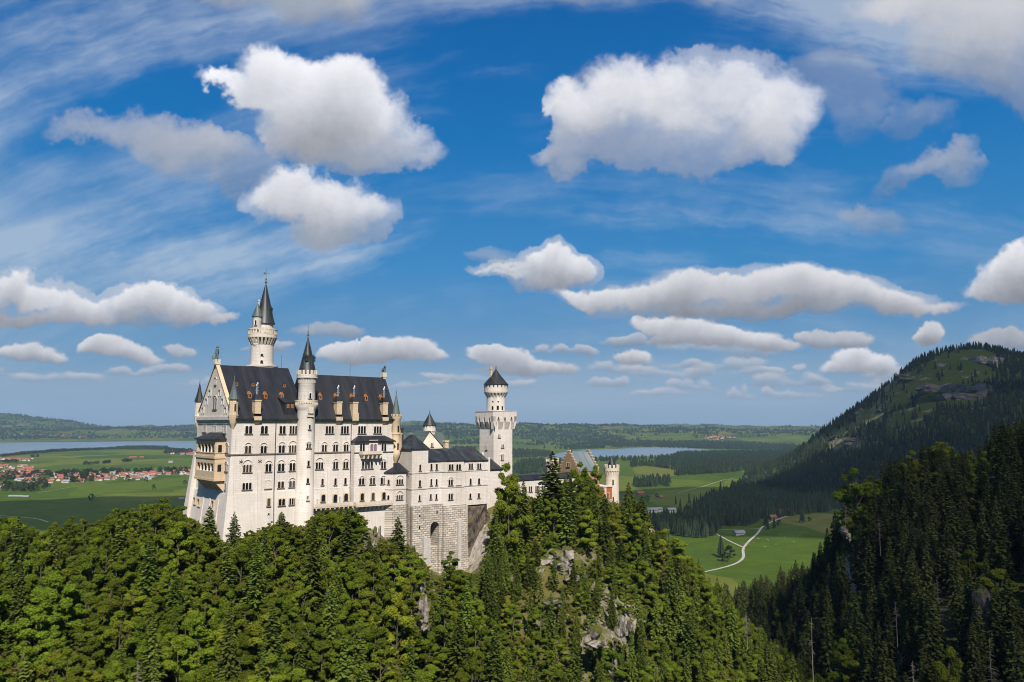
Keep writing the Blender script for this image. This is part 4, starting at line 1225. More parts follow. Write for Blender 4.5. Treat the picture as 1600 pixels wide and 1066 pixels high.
# ------------------------------------------------------------------ small link, connecting building, gatehouse
lk = Building("link_house", 101.5, 6.0, 148.0, "narrow pale link house with a small dark pent roof, left of the square tower", "castle building")
m = MB(); m.box(96.7, 106.8, 2.5, 14, 140, 163.2); lk.part("wall", m, LIME)
m = MB(); m.face([(96.6, 2.1, 163.1), (106.84, 2.1, 163.1), (106.84, 9, 166.5), (96.6, 9, 169.0)]); m.box(96.6, 106.84, 2.0, 2.4, 162.9, 163.15); m.face([(96.6, 2.1, 163.1), (96.6, 9, 169.0), (96.6, 14, 163.1)])
lk.part("roof", m, SLATE)
cn = Building("connecting_wing", 131.0, 7.0, 146.0, "long low pale wing with flat dark roof behind trees, right of the square tower", "castle building")
m = MB(); m.box(116.6, 150, 4.5, 11, 138, 158.3); cn.part("wall", m, PLAST)
m = MB(); m.frustum([(116.6, 4.0), (150.2, 4.0), (150.2, 11.5), (116.6, 11.5)], 158.2, [(116.6, 6.4), (150.2, 6.4), (150.2, 9.0), (116.6, 9.0)], 160.0); cn.part("roof", m, SLATE)
for i in range(9): cn.window(119.5 + 3.4 * i, 153.4, 1.7, 2.2, 2, .6 if i % 3 == 0 else 0, ("S", 4.5))
for i in range(9): cn.window(119.5 + 3.4 * i, 147.6, 1.5, 2.2, 2, 0, ("S", 4.5))

gh = Building("gatehouse", 160.0, 14.0, 146.0, "gatehouse with stepped brick gables and a blue grey roof, half hidden by trees", "castle building")
GA0, GA1, GB0, GB1 = 153.5, 166.0, 8.0, 20.5
GM = (GB0 + GB1) / 2
m = MB(); m.box(GA0, GA1, GB0, GB1, 136, 160.2)
for a0 in (GA0 - .05, GA1 - .75):
    for i in range(7):
        h_ = 160.2 + i * 1.22; half = (GB1 - GB0) / 2 * (1 - i / 7.0)
        m.box(a0, a0 + .8, GM - half, GM + half, h_ - .02 if i else 159.6, h_ + 1.22 + (.25 if i == 6 else 0))
gh.part("wall", m, GABLE)
m = MB()
for a0 in (GA0 - .12, GA1 - .82):
    for i in range(7):
        h_ = 160.2 + i * 1.22; half = (GB1 - GB0) / 2 * (1 - i / 7.0); h2 = (GB1 - GB0) / 2 * (1 - (i + 1) / 7.0)
        for sg in (-1, 1):
            bq = sorted((GM + sg * half * 1.01, GM + sg * (h2 - .1)))
            m.box(a0, a0 + .95, bq[0], bq[1], h_ + 1.22, h_ + 1.5)
gh.part("gable_coping", m, CREAM)
m = MB()
m.face([(GA0 + .7, GB0 - .3, 160.0), (GA1 - .7, GB0 - .3, 160.0), (GA1 - .7, GM, 168.0), (GA0 + .7, GM, 168.0)]); m.face([(GA0 + .7, GB1 + .3, 160.0), (GA0 + .7, GM, 168.0), (GA1 - .7, GM, 168.0), (GA1 - .7, GB1 + .3, 160.0)])
gh.part("roof", m, BLUEROOF)
m = MB(); m.tube([(GA0 + 2, GM, 167.9), (GA0 + 2, GM, 169.4)], .25, .2, 6); gh.part("chimney", m, IRON)
for z0, n_ in ((162.0, 2), (156.0, 2)): gh.window(GM, z0, 2.0, 1.7, n_, 0, ("W", GA0 - .1), mat=SAND)
m = MB(); m.box(163.5, 171.0, 3.4, 12.0, 134, 153.2); gh.part("front_block", m, BRICK)
m = MB(); m.box(163.3, 171.2, 3.1, 12.2, 153.2, 153.7); m.box(164.4, 165.5, 3.25, 3.42, 134, 153.2); m.box(163.5, 171.0, 3.2, 3.42, 147.4, 147.8); gh.part("string_course", m, LIME)
for a in (166.6,): gh.window(a, 148.4, 1.5, 2.3, 2, 0, ("S", 3.4), mat=SAND)
gh.window(167.4, 139.0, 2.4, 4.2, 1, 0, ("S", 3.4), mat=LIME, name="gate", sill=False)

ga, gb = 171.4, 5.4
gr = Building("gate_tower", ga, gb, 140.0, "round crenellated gate tower of warm stone with a small pointed cap, right end of castle", "tower")
m = MB(); m.lathe(ga, gb, [(3.1, 132), (2.95, 159.8), (3.35, 159.9), (3.35, 161.2)], 24); gr.part("wall", m, CREAM)
m = MB(); ring_corbels(m, ga, gb, 2.95, 3.38, 157.8, 160.0, 18, .45); crenels(m, ga, gb, 3.38, 161.2, 162.6, 12, .58, .4); gr.part("crenellation", m, CREAM)
m = MB(); m.lathe(ga, gb, [(1.9, 160.8), (1.85, 162.6), (.05, 166.2)], 16); gr.part("roof", m, CONE)
m = MB(); m.box(ga + .8, ga + 2.0, gb - .4, gb + .8, 161, 164.9); gr.part("roof_shed", m, IRON)
for z0 in (154.4, 147.0): gr.window(0, z0, .6, 1.9, 1, 0, ((ga - .62 * 2.98, gb - .785 * 2.98), (.785, -.62), (-.62, -.785)), mat=CREAM, rim=.1)
wt = Building("wall_turret", 143.5, 14.0, 146.0, "beige crenellated wall turret behind the tall spruce, left of the gatehouse", "tower")
m = MB(); m.lathe(143.5, 14.0, [(2.6, 138), (2.6, 162.6), (2.95, 163.6), (2.95, 164.6)], 16); wt.part("wall", m, CREAM)
m = MB(); crenels(m, 143.5, 14.0, 2.97, 164.6, 166.0, 9, .58, .4); ring_corbels(m, 143.5, 14.0, 2.6, 2.95, 162.2, 163.6, 14); wt.part("crenellation", m, CREAM)

# ================================================================== TERRAIN
C_, S_ = math.cos(PITCH), math.sin(PITCH)


def sight(px, py):
    """direction from the bridge through a point of the survey photograph"""
    x, y = (px - 800) / F_PX, -(py - 533) / F_PX
    return np.array([x, C_ - y * S_, S_ + y * C_])


def chart(p):
    """where a point of the place lies in the survey photograph (arrays allowed)"""
    d = np.asarray(p, float) - EYE
    z = d[..., 1] * C_ + d[..., 2] * S_
    return 800 + F_PX * d[..., 0] / z, 533 - F_PX * (-d[..., 1] * S_ + d[..., 2] * C_) / z


def on_plain(px, py, z=0.0):
    r = sight(px, py)
    t = (z - EYE[2]) / r[2]
    return np.array([EYE[0] + r[0] * t, EYE[1] + r[1] * t])


def col(px, d):
    return (px - 800) / F_PX * d * 1.0


def tps(ctrl, lam=1e-3):
    """thin plate spline through (x, y, z) points"""
    c = np.array(ctrl, float)
    xy, z = c[:, :2] / 100.0, c[:, 2]
    n = len(c)
    def U(r2):
        return np.where(r2 > 1e-9, .5 * r2 * np.log(np.maximum(r2, 1e-9)), 0)
    K = U(((xy[:, None] - xy[None]) ** 2).sum(-1)) + lam * np.eye(n)
    Pm = np.hstack([np.ones((n, 1)), xy])
    A = np.block([[K, Pm], [Pm.T, np.zeros((3, 3))]])
    w_ = np.linalg.solve(A, np.concatenate([z, np.zeros(3)]))
    def f(x, y):
        x = np.asarray(x, float) / 100.0; y = np.asarray(y, float) / 100.0
        out = w_[n] + w_[n + 1] * x + w_[n + 2] * y
        for i in range(n):
            out = out + w_[i] * U((x - xy[i, 0]) ** 2 + (y - xy[i, 1]) ** 2)
        return out
    return f


NZ_A = spectral(512, 1.9, 101)
NZ_B = spectral(512, 1.3, 102)


def nz(n, x, y, scale):
    u = np.mod(np.asarray(x) * scale, 512); v = np.mod(np.asarray(y) * scale, 512)
    x0 = u.astype(int); y0 = v.astype(int); fx = u - x0; fy = v - y0
    x0 %= 512; y0 %= 512; x1 = (x0 + 1) % 512; y1 = (y0 + 1) % 512
    return (n[y0, x0] * (1 - fx) + n[y0, x1] * fx) * (1 - fy) + (n[y1, x0] * (1 - fx) + n[y1, x1] * fx) * fy


ctrl = []
for px, d, z in [(-250, 110, 108), (-250, 200, 118), (-250, 300, 110), (-250, 420, 20), (-100, 70, 104), (-100, 110, 110), (-100, 170, 122), (-100, 230, 132), (-100, 300, 118), (-100, 400, 40),
                 (100, 70, 104), (100, 110, 112), (100, 160, 121), (100, 230, 135), (100, 290, 128), (100, 400, 40),
                 (300, 70, 102), (300, 120, 113), (300, 180, 127), (300, 225, 140), (220, 330, 120), (220, 420, 40),
                 (450, 70, 96), (450, 120, 110), (450, 180, 125), (450, 225, 139), (450, 240, 144.5),
                 (560, 70, 90), (560, 120, 105), (560, 180, 121), (560, 225, 134), (560, 252, 145),
                 (680, 70, 80), (680, 120, 98), (680, 180, 112), (680, 225, 123),
                 (800, 70, 74), (800, 120, 92), (800, 180, 106), (800, 240, 121), (800, 275, 132),
                 (900, 70, 68), (900, 120, 84), (900, 200, 103), (900, 255, 121), (900, 300, 139),
                 (1000, 70, 62), (1000, 120, 70), (1000, 200, 87), (1000, 260, 107), (1000, 310, 130), (1000, 345, 139),
                 (1060, 310, 120), (1060, 200, 78), (1060, 380, 112), (1150, 290, 97), (1150, 200, 68), (1230, 250, 79), (1230, 160, 52), (1150, 350, 72),
                 (1290, 250, 66), (1290, 190, 52), (1260, 320, 58), (1210, 400, 52), (1180, 480, 52),
                 (1300, 120, 52), (1340, 250, 84), (1340, 350, 104), (1310, 400, 121), (1275, 400, 78),
                 (1400, 120, 66), (1400, 200, 88), (1400, 300, 112), (1400, 400, 143), (1500, 120, 74), (1500, 200, 92), (1500, 300, 121), (1500, 430, 155),
                 (1600, 120, 82), (1600, 200, 97), (1600, 300, 128), (1600, 400, 161), (1750, 400, 178), (1750, 200, 112), (1750, 120, 95), (1900, 400, 195), (1900, 200, 130),
                 (1500, 560, 135), (1400, 540, 110), (1320, 500, 82), (1650, 600, 165), (1850, 600, 190), (1700, 800, 120), (1500, 760, 60), (1350, 720, 25),
                 (1200, 560, 52), (1140, 560, 46), (1240, 620, 44), (1150, 660, 22), (1240, 740, 12), (1180, 800, -4), (1300, 860, -6), (1450, 930, 0), (1100, 520, 40), (1070, 640, 0), (1000, 520, 30), (1000, 640, -6),
                 (700, 640, -8), (400, 600, -8), (100, 600, -8), (-100, 560, -8), (800, 500, 30), (600, 480, 45)]:
    ctrl.append((col(px, d), d, z))
for a, b, z in [(0, 2, 143), (8, -1, 144.5), (18, -2, 145.2), (30, -5, 146.2), (40, -6, 145.2), (46, -5, 142), (50, -4, 143), (0, 30, 149), (30, 32, 153), (57, 32, 152), (58, -6, 131), (64, -6, 128.5), (75, -8, 124), (85, -7, 126), (92, -4, 139), (99, 0, 147), (75, 20, 149), (95, 20, 149),
                (108, 5, 150), (130, 3, 149), (150, 3, 148), (166, 0, 146), (180, 3, 142), (192, 6, 132), (204, 10, 118), (110, 30, 148), (150, 30, 147), (175, 25, 142), (195, 30, 125),
                (0, 70, 95), (60, 72, 100), (120, 66, 100), (170, 66, 90), (215, 40, 90), (60, 120, 40), (150, 120, 35), (-20, 40, 140), (-15, 5, 141)]:
    x, y = castle_xy(a, b)
    ctrl.append((x, y, z))
hill_f = tps(ctrl, 2e-3)
GX0, GX1, GY0, GY1, GD = -420.0, 520.0, 24.0, 950.0, 3.0
gx = np.arange(GX0, GX1 + .1, GD); gy = np.arange(GY0, GY1 + .1, GD)
XX, YY = np.meshgrid(gx, gy)
HZ = hill_f(XX, YY)
cast_a = (XX - CASTLE_O[0]) * CA_U[0] + (YY - CASTLE_O[1]) * CA_U[1]
cast_b = (XX - CASTLE_O[0]) * CA_V[0] + (YY - CASTLE_O[1]) * CA_V[1]
near_castle = smooth(-16, -2, cast_b) * smooth(-20, -4, cast_a) * smooth(200, 185, cast_a)
HZ = HZ + (nz(NZ_A, XX, YY, .9) * 2.6 + nz(NZ_B, XX, YY, 2.2) * .55) * (1 - .85 * near_castle)
inside = smooth(-3, 1, cast_a) * smooth(60, 56, cast_a) * smooth(-2, 1, cast_b) * smooth(33, 29, cast_b)
HZ = np.where(inside > .5, np.minimum(HZ, 150), HZ)
HZ = np.maximum(HZ, -9)


def hill_z(x, y):
    u = np.clip((np.asarray(x, float) - GX0) / GD, 0, len(gx) - 1.001); v = np.clip((np.asarray(y, float) - GY0) / GD, 0, len(gy) - 1.001)
    i = u.astype(int); j = v.astype(int); fx = u - i; fy = v - j
    return (HZ[j, i] * (1 - fx) + HZ[j, i + 1] * fx) * (1 - fy) + (HZ[j + 1, i] * (1 - fx) + HZ[j + 1, i + 1] * fx) * fy


def fast_mesh(name, V, Fq, mat, smooth_=True, colors=None):
    """mesh from numpy arrays; Fq is (n, k) of equal sized faces"""
    me = bpy.data.meshes.new(name)
    V = np.ascontiguousarray(V, np.float32); Fq = np.ascontiguousarray(Fq, np.int32)
    me.vertices.add(len(V)); me.vertices.foreach_set("co", V.ravel())
    n, k = Fq.shape
    me.loops.add(n * k); me.loops.foreach_set("vertex_index", Fq.ravel())
    me.polygons.add(n); me.polygons.foreach_set("loop_start", np.arange(0, n * k, k, dtype=np.int32))
    me.polygons.foreach_set("use_smooth", np.full(n, smooth_, bool))
    if colors is not None:
        at = me.color_attributes.new("tone", "FLOAT_COLOR", "POINT")
        at.data.foreach_set("color", np.ascontiguousarray(colors, np.float32).ravel())
    me.update(calc_edges=True)
    me.materials.append(mat)
    return me


def link(name, me, parent=None):
    o = bpy.data.objects.new(name, me)
    COL.objects.link(o)
    o.parent = parent
    return o


def grid_mesh(name, X, Y, Z, mat):
    h, w_ = X.shape
    V = np.stack([X, Y, Z], -1).reshape(-1, 3)
    I = np.arange(h * w_).reshape(h, w_)
    Fq = np.stack([I[:-1, :-1], I[:-1, 1:], I[1:, 1:], I[1:, :-1]], -1).reshape(-1, 4)
    return link(name, fast_mesh(name, V, Fq, mat))


def rock_grass(name, grass1, grass2, rock1, rock2, steep=(.55, .75), scale=1.0, rocky=.5, patches=0.0):
    m, k = material(name)
    t = k.n("TexCoord")
    g = k.n("NewGeometry")
    s = k.n("SeparateXYZ", ins={0: g.outputs["True Normal"]})
    pos = k.mapping(t.outputs["Object"], (scale, scale, scale))
    n1 = k.noise(pos, .035, 6, .6)
    n2 = k.noise(pos, .35, 5, .65)
    n3 = k.noise(k.mapping(pos, (1, 1, .35)), .9, 5, .7)
    gr = k.mix(k.ramp(n1, [(.35, 0), (.65, 1)]), grass1, grass2)
    gr = k.mix(.4, gr, k.ramp(n2, [(.3, .35), (.7, 1.0)]), "MULTIPLY")
    rk = k.mix(k.ramp(n3, [(.32, 0), (.66, 1)]), rock2, rock1)
    rk = k.mix(k.ramp(n2, [(.58, 0), (.66, .8)]), rk, tuple(c * .3 for c in rock2))
    f = k.ramp(k.math("ADD", s.outputs[2], k.math("MULTIPLY", k.math("SUBTRACT", n2, .5), rocky)), [(steep[0], 1.0), (steep[1], 0.0)])
    if patches > 0:
        n4_ = k.noise(k.mapping(pos, (1, 1, 1.6), (31, 7, 3)), .11, 6, .68)
        f = k.math("MAXIMUM", f, k.ramp(n4_, [(.60 - patches, 0.0), (.64 - patches, 1.0)]))
    hgt = k.math("ADD", n2, k.math("MULTIPLY", n3, 1.0))
    finish(k, k.mix(f, gr, rk), .95, hgt, .8, 1.0 / scale, spec=.1)
    return m


HILLMAT = rock_grass("hillside_ground", (.075, .090, .014), (.135, .115, .035), (.36, .32, .27), (.17, .15, .125), (.60, .84))
hill_o = tag(grid_mesh("hillside", XX, YY, HZ, HILLMAT), kind="structure")

# ------------------------------------------------------------------ valley floor and the rolling country as far as the horizon
m, k = material("valley_ground")
t = k.n("TexCoord")
pos = t.outputs["Object"]
wob = k.n("TexNoise", ins={"Vector": pos, "Scale": .0022, "Detail": 3.0})
pw = k.n("VectorMath", operation="ADD", ins={0: pos, 1: k.n("VectorMath", operation="SCALE", ins={0: wob.outputs["Color"], "Scale": 260.0}).outputs[0]})
vor = k.n("TexVoronoi", ins={"Vector": k.mapping(pw.outputs[0], (1, .55, 1), rot=(0, 0, .5)), "Scale": .0042})
cell = k.n("SeparateXYZ", ins={0: vor.outputs["Color"]})
fld = k.ramp(cell.outputs[0], [(.0, (.055, .098, .010)), (.30, (.074, .118, .012)), (.55, (.098, .142, .015)), (.78, (.130, .158, .022)), (1.0, (.155, .155, .034))])
fine = k.noise(k.mapping(pos, (1, 1, 1)), .02, 6, .6)
fine2 = k.noise(pos, .11, 5, .7)
fld = k.mix(.55, fld, k.ramp(fine, [(.3, .45), (.7, 1.0)]), "MULTIPLY")
fld = k.mix(.40, fld, k.ramp(fine2, [(.3, .5), (.7, 1.0)]), "MULTIPLY")
strp = k.noise(k.mapping(pos, (.006, .05, 1), rot=(0, 0, .35)), 1.0, 3, .5)
fld = k.mix(.3, fld, k.ramp(strp, [(.4, .7), (.6, 1.0)]), "MULTIPLY")
dist = k.n("VectorMath", operation="LENGTH", ins={0: pos}).outputs["Value"]
wd = k.noise(k.mapping(pos, (.0011, .0016, 1)), 1.0, 6, .62)
wd2 = k.noise(k.mapping(pos, (.004, .004, 1)), 1.0, 4, .6)
wood = k.math("ADD", wd, k.math("MULTIPLY", k.math("SUBTRACT", wd2, .5), .25))
thr = k.ramp(k.math("DIVIDE", dist, 16000.0), [(.0, .0), (.40, .0), (.45, 1.0), (1.0, 1.0)])
wmask = k.math("MULTIPLY", k.ramp(wood, [(.545, 0.0), (.56, 1.0)]), thr)
wcol = k.mix(k.noise(pos, .03, 3, .7), (.008, .020, .009), (.018, .036, .013))
base = k.mix(wmask, fld, wcol)
finish(k, base, .95, None, spec=.05)
GROUNDMAT = m

az_list = np.concatenate([np.linspace(-180, -52, 40)[:-1], np.linspace(-52, 52, 420), np.linspace(52, 180, 40)[1:]])
r_list = np.concatenate([[3, 200, 400], 500 * (15800 / 500) ** (np.linspace(0, 1, 330))])
AZg, Rg = np.meshgrid(np.radians(az_list), r_list)
PX_, PY_ = Rg * np.sin(AZg), Rg * np.cos(AZg)


def plain_z(x, y):
    x = np.asarray(x, float); y = np.asarray(y, float)
    r = np.hypot(x, y)
    bearing = np.degrees(np.arctan2(x, np.maximum(y, 1.0)))
    left = smooth(-9.0, -13.0, bearing)
    start = 6500 + 3100 * left
    ramp_ = smooth(0, 1, (r - start) / (3600 - 1500 * left))
    roll = nz(NZ_A, x, y, .030) * 30 + nz(NZ_B, x + 3000, y * .7, .055) * 24 + nz(NZ_B, x, y + 900, .17) * 9
    z = ramp_ * (92 + 66 * smooth(9000, 15000, r) + roll)
    # the wooded hill on the left skyline and long backs beyond the lakes
    z = z + 215 * np.exp(-(((x + 8000) / 800) ** 2 + ((y - 12200) / 900) ** 2)) + 95 * np.exp(-(((x + 7050) / 420) ** 2 + ((y - 12400) / 700) ** 2))
    z = z + 90 * np.exp(-(((x + 1500) / 900) ** 2 + ((y - 12800) / 900) ** 2)) + 55 * np.exp(-(((x + 5500) / 900) ** 2 + ((y - 12600) / 600) ** 2))
    # low rise on the meadow to the right of the gorge
    z = z + 26 * np.exp(-(((x - 640) / 260) ** 2 + ((y - 1330) / 300) ** 2))
    back = smooth(-200, -1500, y)
    return z * (1 - back) + 60 * back


PZ_ = plain_z(PX_, PY_)
V = np.stack([PX_, PY_, PZ_], -1).reshape(-1, 3)
h_, w__ = PX_.shape
I = np.arange(h_ * w__).reshape(h_, w__)
Fq = np.stack([I[:-1, :-1], I[1:, :-1], I[1:, 1:], I[:-1, 1:]], -1).reshape(-1, 4)
tag(link("ground", fast_mesh("ground", V, Fq, GROUNDMAT)), kind="structure")

# ------------------------------------------------------------------ lakes
m, k = material("lake_water")
t = k.n("TexCoord")
rip = k.noise(k.mapping(t.outputs["Object"], (.02, .05, 1)), 1.0, 5, .7)
p = finish(k, (.10, .155, .185), .2, rip, .12, 1.0, spec=.5)
p.inputs["IOR"].default_value = 1.33
WATER = m


def ground_polygon(name, pts_px, mat, z=.5, jitter=0.0):
    """flat sheet on the valley floor, its shore given by sight lines"""
    P = np.array([on_plain(x, y) for x, y in pts_px])
    out = []
    for p0, p1 in zip(P, np.roll(P, -1, 0)):
        n = max(2, int(np.linalg.norm(p1 - p0) / 60))
        for i in range(n):
            q = p0 + (p1 - p0) * i / n
            dq = nz(NZ_B, q[0], q[1], .05) * jitter
            out.append((q[0] + dq, q[1] + dq * 1.5, z))
    me = bpy.data.meshes.new(name)
    me.from_pydata(out, [], [list(range(len(out)))])
    me.materials.append(mat)
    return link(name, me)


tag(ground_polygon("lake", [(-150, 718), (-60, 714), (0, 711.5), (60, 705.5), (100, 703), (150, 701), (200, 699.5), (240, 699), (262, 701), (292, 704), (330, 705), (420, 702), (480, 694), (470, 688.5), (380, 686), (300, 685.4), (240, 686), (140, 687.2), (60, 688.4), (0, 689.2), (-100, 690), (-220, 692)], WATER, .6, 22), kind="structure")
tag(ground_polygon("lake", [(845, 714), (880, 716), (920, 715), (990, 714), (1030, 712), (1060, 708.5), (1100, 706.8), (1162, 706), (1160, 704.6), (1110, 704.5), (1085, 701), (1040, 699), (1000, 699.5), (960, 702), (915, 703.5), (880, 706)], WATER, .6, 14), kind="structure")

# ------------------------------------------------------------------ the mountain on the right
mc = []
for px, d, z in [(1250, 1750, -4), (1320, 1650, 6), (1400, 1600, 20), (1600, 1500, 55), (1800, 1400, 80), (2100, 1300, 120),
                 (1350, 1950, 75), (1300, 2050, 55), (1450, 1900, 140), (1600, 1850, 190), (1800, 1800, 230), (2100, 1800, 260),
                 (1300, 2300, 105), (1350, 2250, 170), (1450, 2200, 262), (1530, 2200, 300), (1600, 2150, 300), (1800, 2200, 330), (2100, 2200, 380),
                 (1215, 2600, 20), (1250, 2600, 108), (1290, 2600, 182), (1320, 2600, 222), (1350, 2600, 262), (1400, 2600, 342), (1430, 2580, 385), (1460, 2560, 410), (1500, 2550, 428), (1545, 2540, 426), (1590, 2520, 398), (1640, 2500, 392), (1750, 2500, 420), (2000, 2500, 480), (2300, 2500, 560),
                 (1250, 3000, 30), (1350, 3100, 130), (1500, 3100, 260), (1700, 3100, 300), (2000, 3100, 360), (1300, 3600, -4), (1500, 3700, 60), (1800, 3700, 120), (2200, 3700, 200),
                 (1180, 2400, -6), (1150, 2800, -6), (1200, 3200, -6), (1220, 2050, -5), (1200, 1750, -6), (1280, 1500, -6), (1500, 1300, -6), (1800, 1150, -6), (2300, 1000, 20), (1400, 4100, -8), (1800, 4200, -8), (2300, 4200, 40)]:
    mc.append((col(px, d), d, z))
mount_f = tps(mc, 1e-3)
mx = np.arange(520, 2900, 12.0); my = np.arange(1050, 4250, 13.0)
MX, MY = np.meshgrid(mx, my)
MZ = mount_f(MX, MY)
up = smooth(10, 140, MZ)
MZ = MZ + up * (nz(NZ_A, MX, MY, .16) * 9 + nz(NZ_B, MX, MY, .45) * 2.6 - np.abs(nz(NZ_A, MX + 900, MY, .30)) * 7)
MZ = np.maximum(MZ, -9)


def mount_z(x, y):
    u = np.clip((np.asarray(x, float) - 520) / 12.0, 0, len(mx) - 1.001); v = np.clip((np.asarray(y, float) - 1050) / 13.0, 0, len(my) - 1.001)
    i = u.astype(int); j = v.astype(int); fx = u - i; fy = v - j
    return (MZ[j, i] * (1 - fx) + MZ[j, i + 1] * fx) * (1 - fy) + (MZ[j + 1, i] * (1 - fx) + MZ[j + 1, i + 1] * fx) * fy


MOUNTMAT = rock_grass("mountain_ground", (.050, .084, .008), (.085, .098, .014), (.27, .24, .205), (.12, .105, .09), (.66, .82), scale=.16, rocky=.55, patches=.008)
tag(grid_mesh("mountain", MX, MY, MZ, MOUNTMAT), kind="structure")

# ------------------------------------------------------------------ tracks in the meadows
TRACK = plain("pale_gravel_track", (.34, .31, .26), .95, scale=.3)


def meadow_z(x, y):
    return plain_z(x, y)


def track(pts, width):
    """a gravel track over the meadow through chart points"""
    P = []
    for px, py in pts:
        q = on_plain(px, py)
        for _ in range(6):
            q = on_plain(px, py, float(meadow_z(q[0], q[1])))
        P.append(q)
    P = np.array(P)
    D = [P[0]]
    for p0, p1 in zip(P, P[1:]):
        n = max(2, int(np.linalg.norm(p1 - p0) / 12))
        D.extend(p0 + (p1 - p0) * i / n for i in range(1, n + 1))
    D = np.array(D)
    for _ in range(3):
        D[1:-1] = .25 * D[:-2] + .5 * D[1:-1] + .25 * D[2:]
    T = np.gradient(D, axis=0); T /= np.linalg.norm(T, axis=1)[:, None] + 1e-9
    Nn = np.stack([-T[:, 1], T[:, 0]], -1) * width / 2
    A_, B_ = D + Nn, D - Nn
    V = np.concatenate([np.column_stack([A_, meadow_z(A_[:, 0], A_[:, 1]) + .35]), np.column_stack([B_, meadow_z(B_[:, 0], B_[:, 1]) + .35])])
    n = len(D)
    Fq = np.array([[i, i + 1, n + i + 1, n + i] for i in range(n - 1)])
    return tag(link("path", fast_mesh("path", V, Fq, TRACK)), kind="structure")


track([(1085, 897), (1120, 890), (1150, 882), (1163, 872), (1160, 858), (1170, 846), (1184, 834), (1190, 824), (1205, 816), (1230, 807)], 3.8)
track([(1160, 855), (1140, 846), (1118, 834), (1108, 827)], 2.6)
track([(1188, 826), (1160, 828), (1125, 828), (1105, 826)], 2.0)
track([(1060, 770), (1100, 760), (1130, 750), (1150, 747)], 2.6)
track([(0, 806), (30, 808), (60, 811), (75, 816)], 3.0)
track([(60, 770), (120, 760), (170, 757)], 2.6)

# ================================================================== TREES
def foliage(name, c1, c2, c3, trans=.30, rough=.8):
    """leaf colour differs from leaf to leaf and from tree to tree"""
    m, k = material(name)
    g = k.n("NewGeometry")
    oi = k.n("ObjectInfo")
    c = k.mix(g.outputs["Random Per Island"], c1, c2)
    c = k.mix(k.ramp(oi.outputs["Random"], [(.45, 0.0), (1.0, .85)]), c, c3)
    hsv = k.n("HueSaturation", ins={"Hue": k.math("ADD", .478, k.math("MULTIPLY", oi.outputs["Random"], .048)), "Value": k.math("ADD", .60, k.math("MULTIPLY", k.math("FRACT", k.math("MULTIPLY", oi.outputs["Random"], 7.31)), .75)), "Color": c})
    p = k.n("BsdfPrincipled", ins={"Base Color": hsv.outputs[0], "Roughness": rough})
    p.inputs["Specular IOR Level"].default_value = .15
    tr = k.n("BsdfTranslucent", ins={"Color": hsv.outputs[0]})
    mx_ = k.n("MixShader", ins={0: trans, 1: p.outputs[0], 2: tr.outputs[0]})
    k.n("OutputMaterial", ins={0: mx_.outputs[0]})
    return m


LEAF = foliage("broad_leaves", (.085, .142, .010), (.165, .222, .014), (.220, .195, .016), .42)
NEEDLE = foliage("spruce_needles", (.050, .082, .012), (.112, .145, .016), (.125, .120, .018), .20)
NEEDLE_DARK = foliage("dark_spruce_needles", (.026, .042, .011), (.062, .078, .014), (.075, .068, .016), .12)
BARK = plain("grey_brown_bark", (.10, .078, .058), .95, scale=2)
DEADWOOD = plain("bleached_dead_wood", (.15, .125, .10), .95, scale=2)


def quads_from(C, T, B, su, sv):
    """quads centred at C spanned by unit vectors T and B"""
    n = len(C)
    T = T * su[:, None]; B = B * sv[:, None]
    V = np.stack([C - T - B * .55, C + T - B * .55, C + T * .45 + B, C - T * .45 + B], 1).reshape(-1, 3)
    return V, np.arange(4 * n).reshape(n, 4)


def unit(a):
    return a / (np.linalg.norm(a, axis=-1, keepdims=True) + 1e-9)


def broadleaf_crown(seed, n_leaf=5200, H=18.0, R=5.4, sparse=1.0, leaf=.44, slim=1.0, tiers=64):
    """leaf sprays carried by spreading limbs: many small flattened clumps with gaps between them"""
    r = np.random.default_rng(seed)
    nl = 13                                           # limbs
    t = np.linspace(0, 1, nl)
    ang = np.arange(nl) * 2.4 + r.uniform(0, .9, nl)
    reach = R * slim * (np.sin(np.pi * (.26 + .66 * t)) ** .7) * r.uniform(.60, 1.08, nl)
    tip = np.column_stack([reach * np.cos(ang), reach * np.sin(ang), H * (.22 + .68 * t) + r.uniform(-.6, .8, nl)])
    tip[-1] = [r.uniform(-.5, .5), r.uniform(-.5, .5), H * .97]
    fork = np.column_stack([np.zeros(nl), np.zeros(nl), H * (.12 + .68 * t)])
    which = r.integers(0, nl, tiers)
    f = r.uniform(.38, 1.02, tiers) ** .8
    c = fork[which] + (tip[which] - fork[which]) * f[:, None] + r.normal(0, .085 * R, (tiers, 3)) * [1, 1, .75]
    if tiers > 20: c[:nl] = tip
    br = r.uniform(.13, .27, tiers) * R
    w_ = br ** 2; w_ /= w_.sum()
    n = int(n_leaf * sparse)
    k_ = r.choice(tiers, n, p=w_)
    d = unit(r.standard_normal((n, 3)) + [0, 0, .15])
    rr = br[k_] * r.uniform(.25, 1.10, n) ** .55
    P = c[k_] + d * rr[:, None] * [1, 1, .55]
    out = unit(c[k_] - [0, 0, H * .5])
    P = P + out * (r.random((n, 1)) ** 3) * .5
    N_ = unit(.75 * d + .62 * r.standard_normal((n, 3)) + [0, 0, .6] + .45 * out)
    T = unit(np.cross(N_, r.standard_normal((n, 3))))
    B = np.cross(N_, T)
    s = r.uniform(.55, 1.3, n) * leaf
    return quads_from(P, T, B, s, s * r.uniform(.7, 1.15, n)), tip


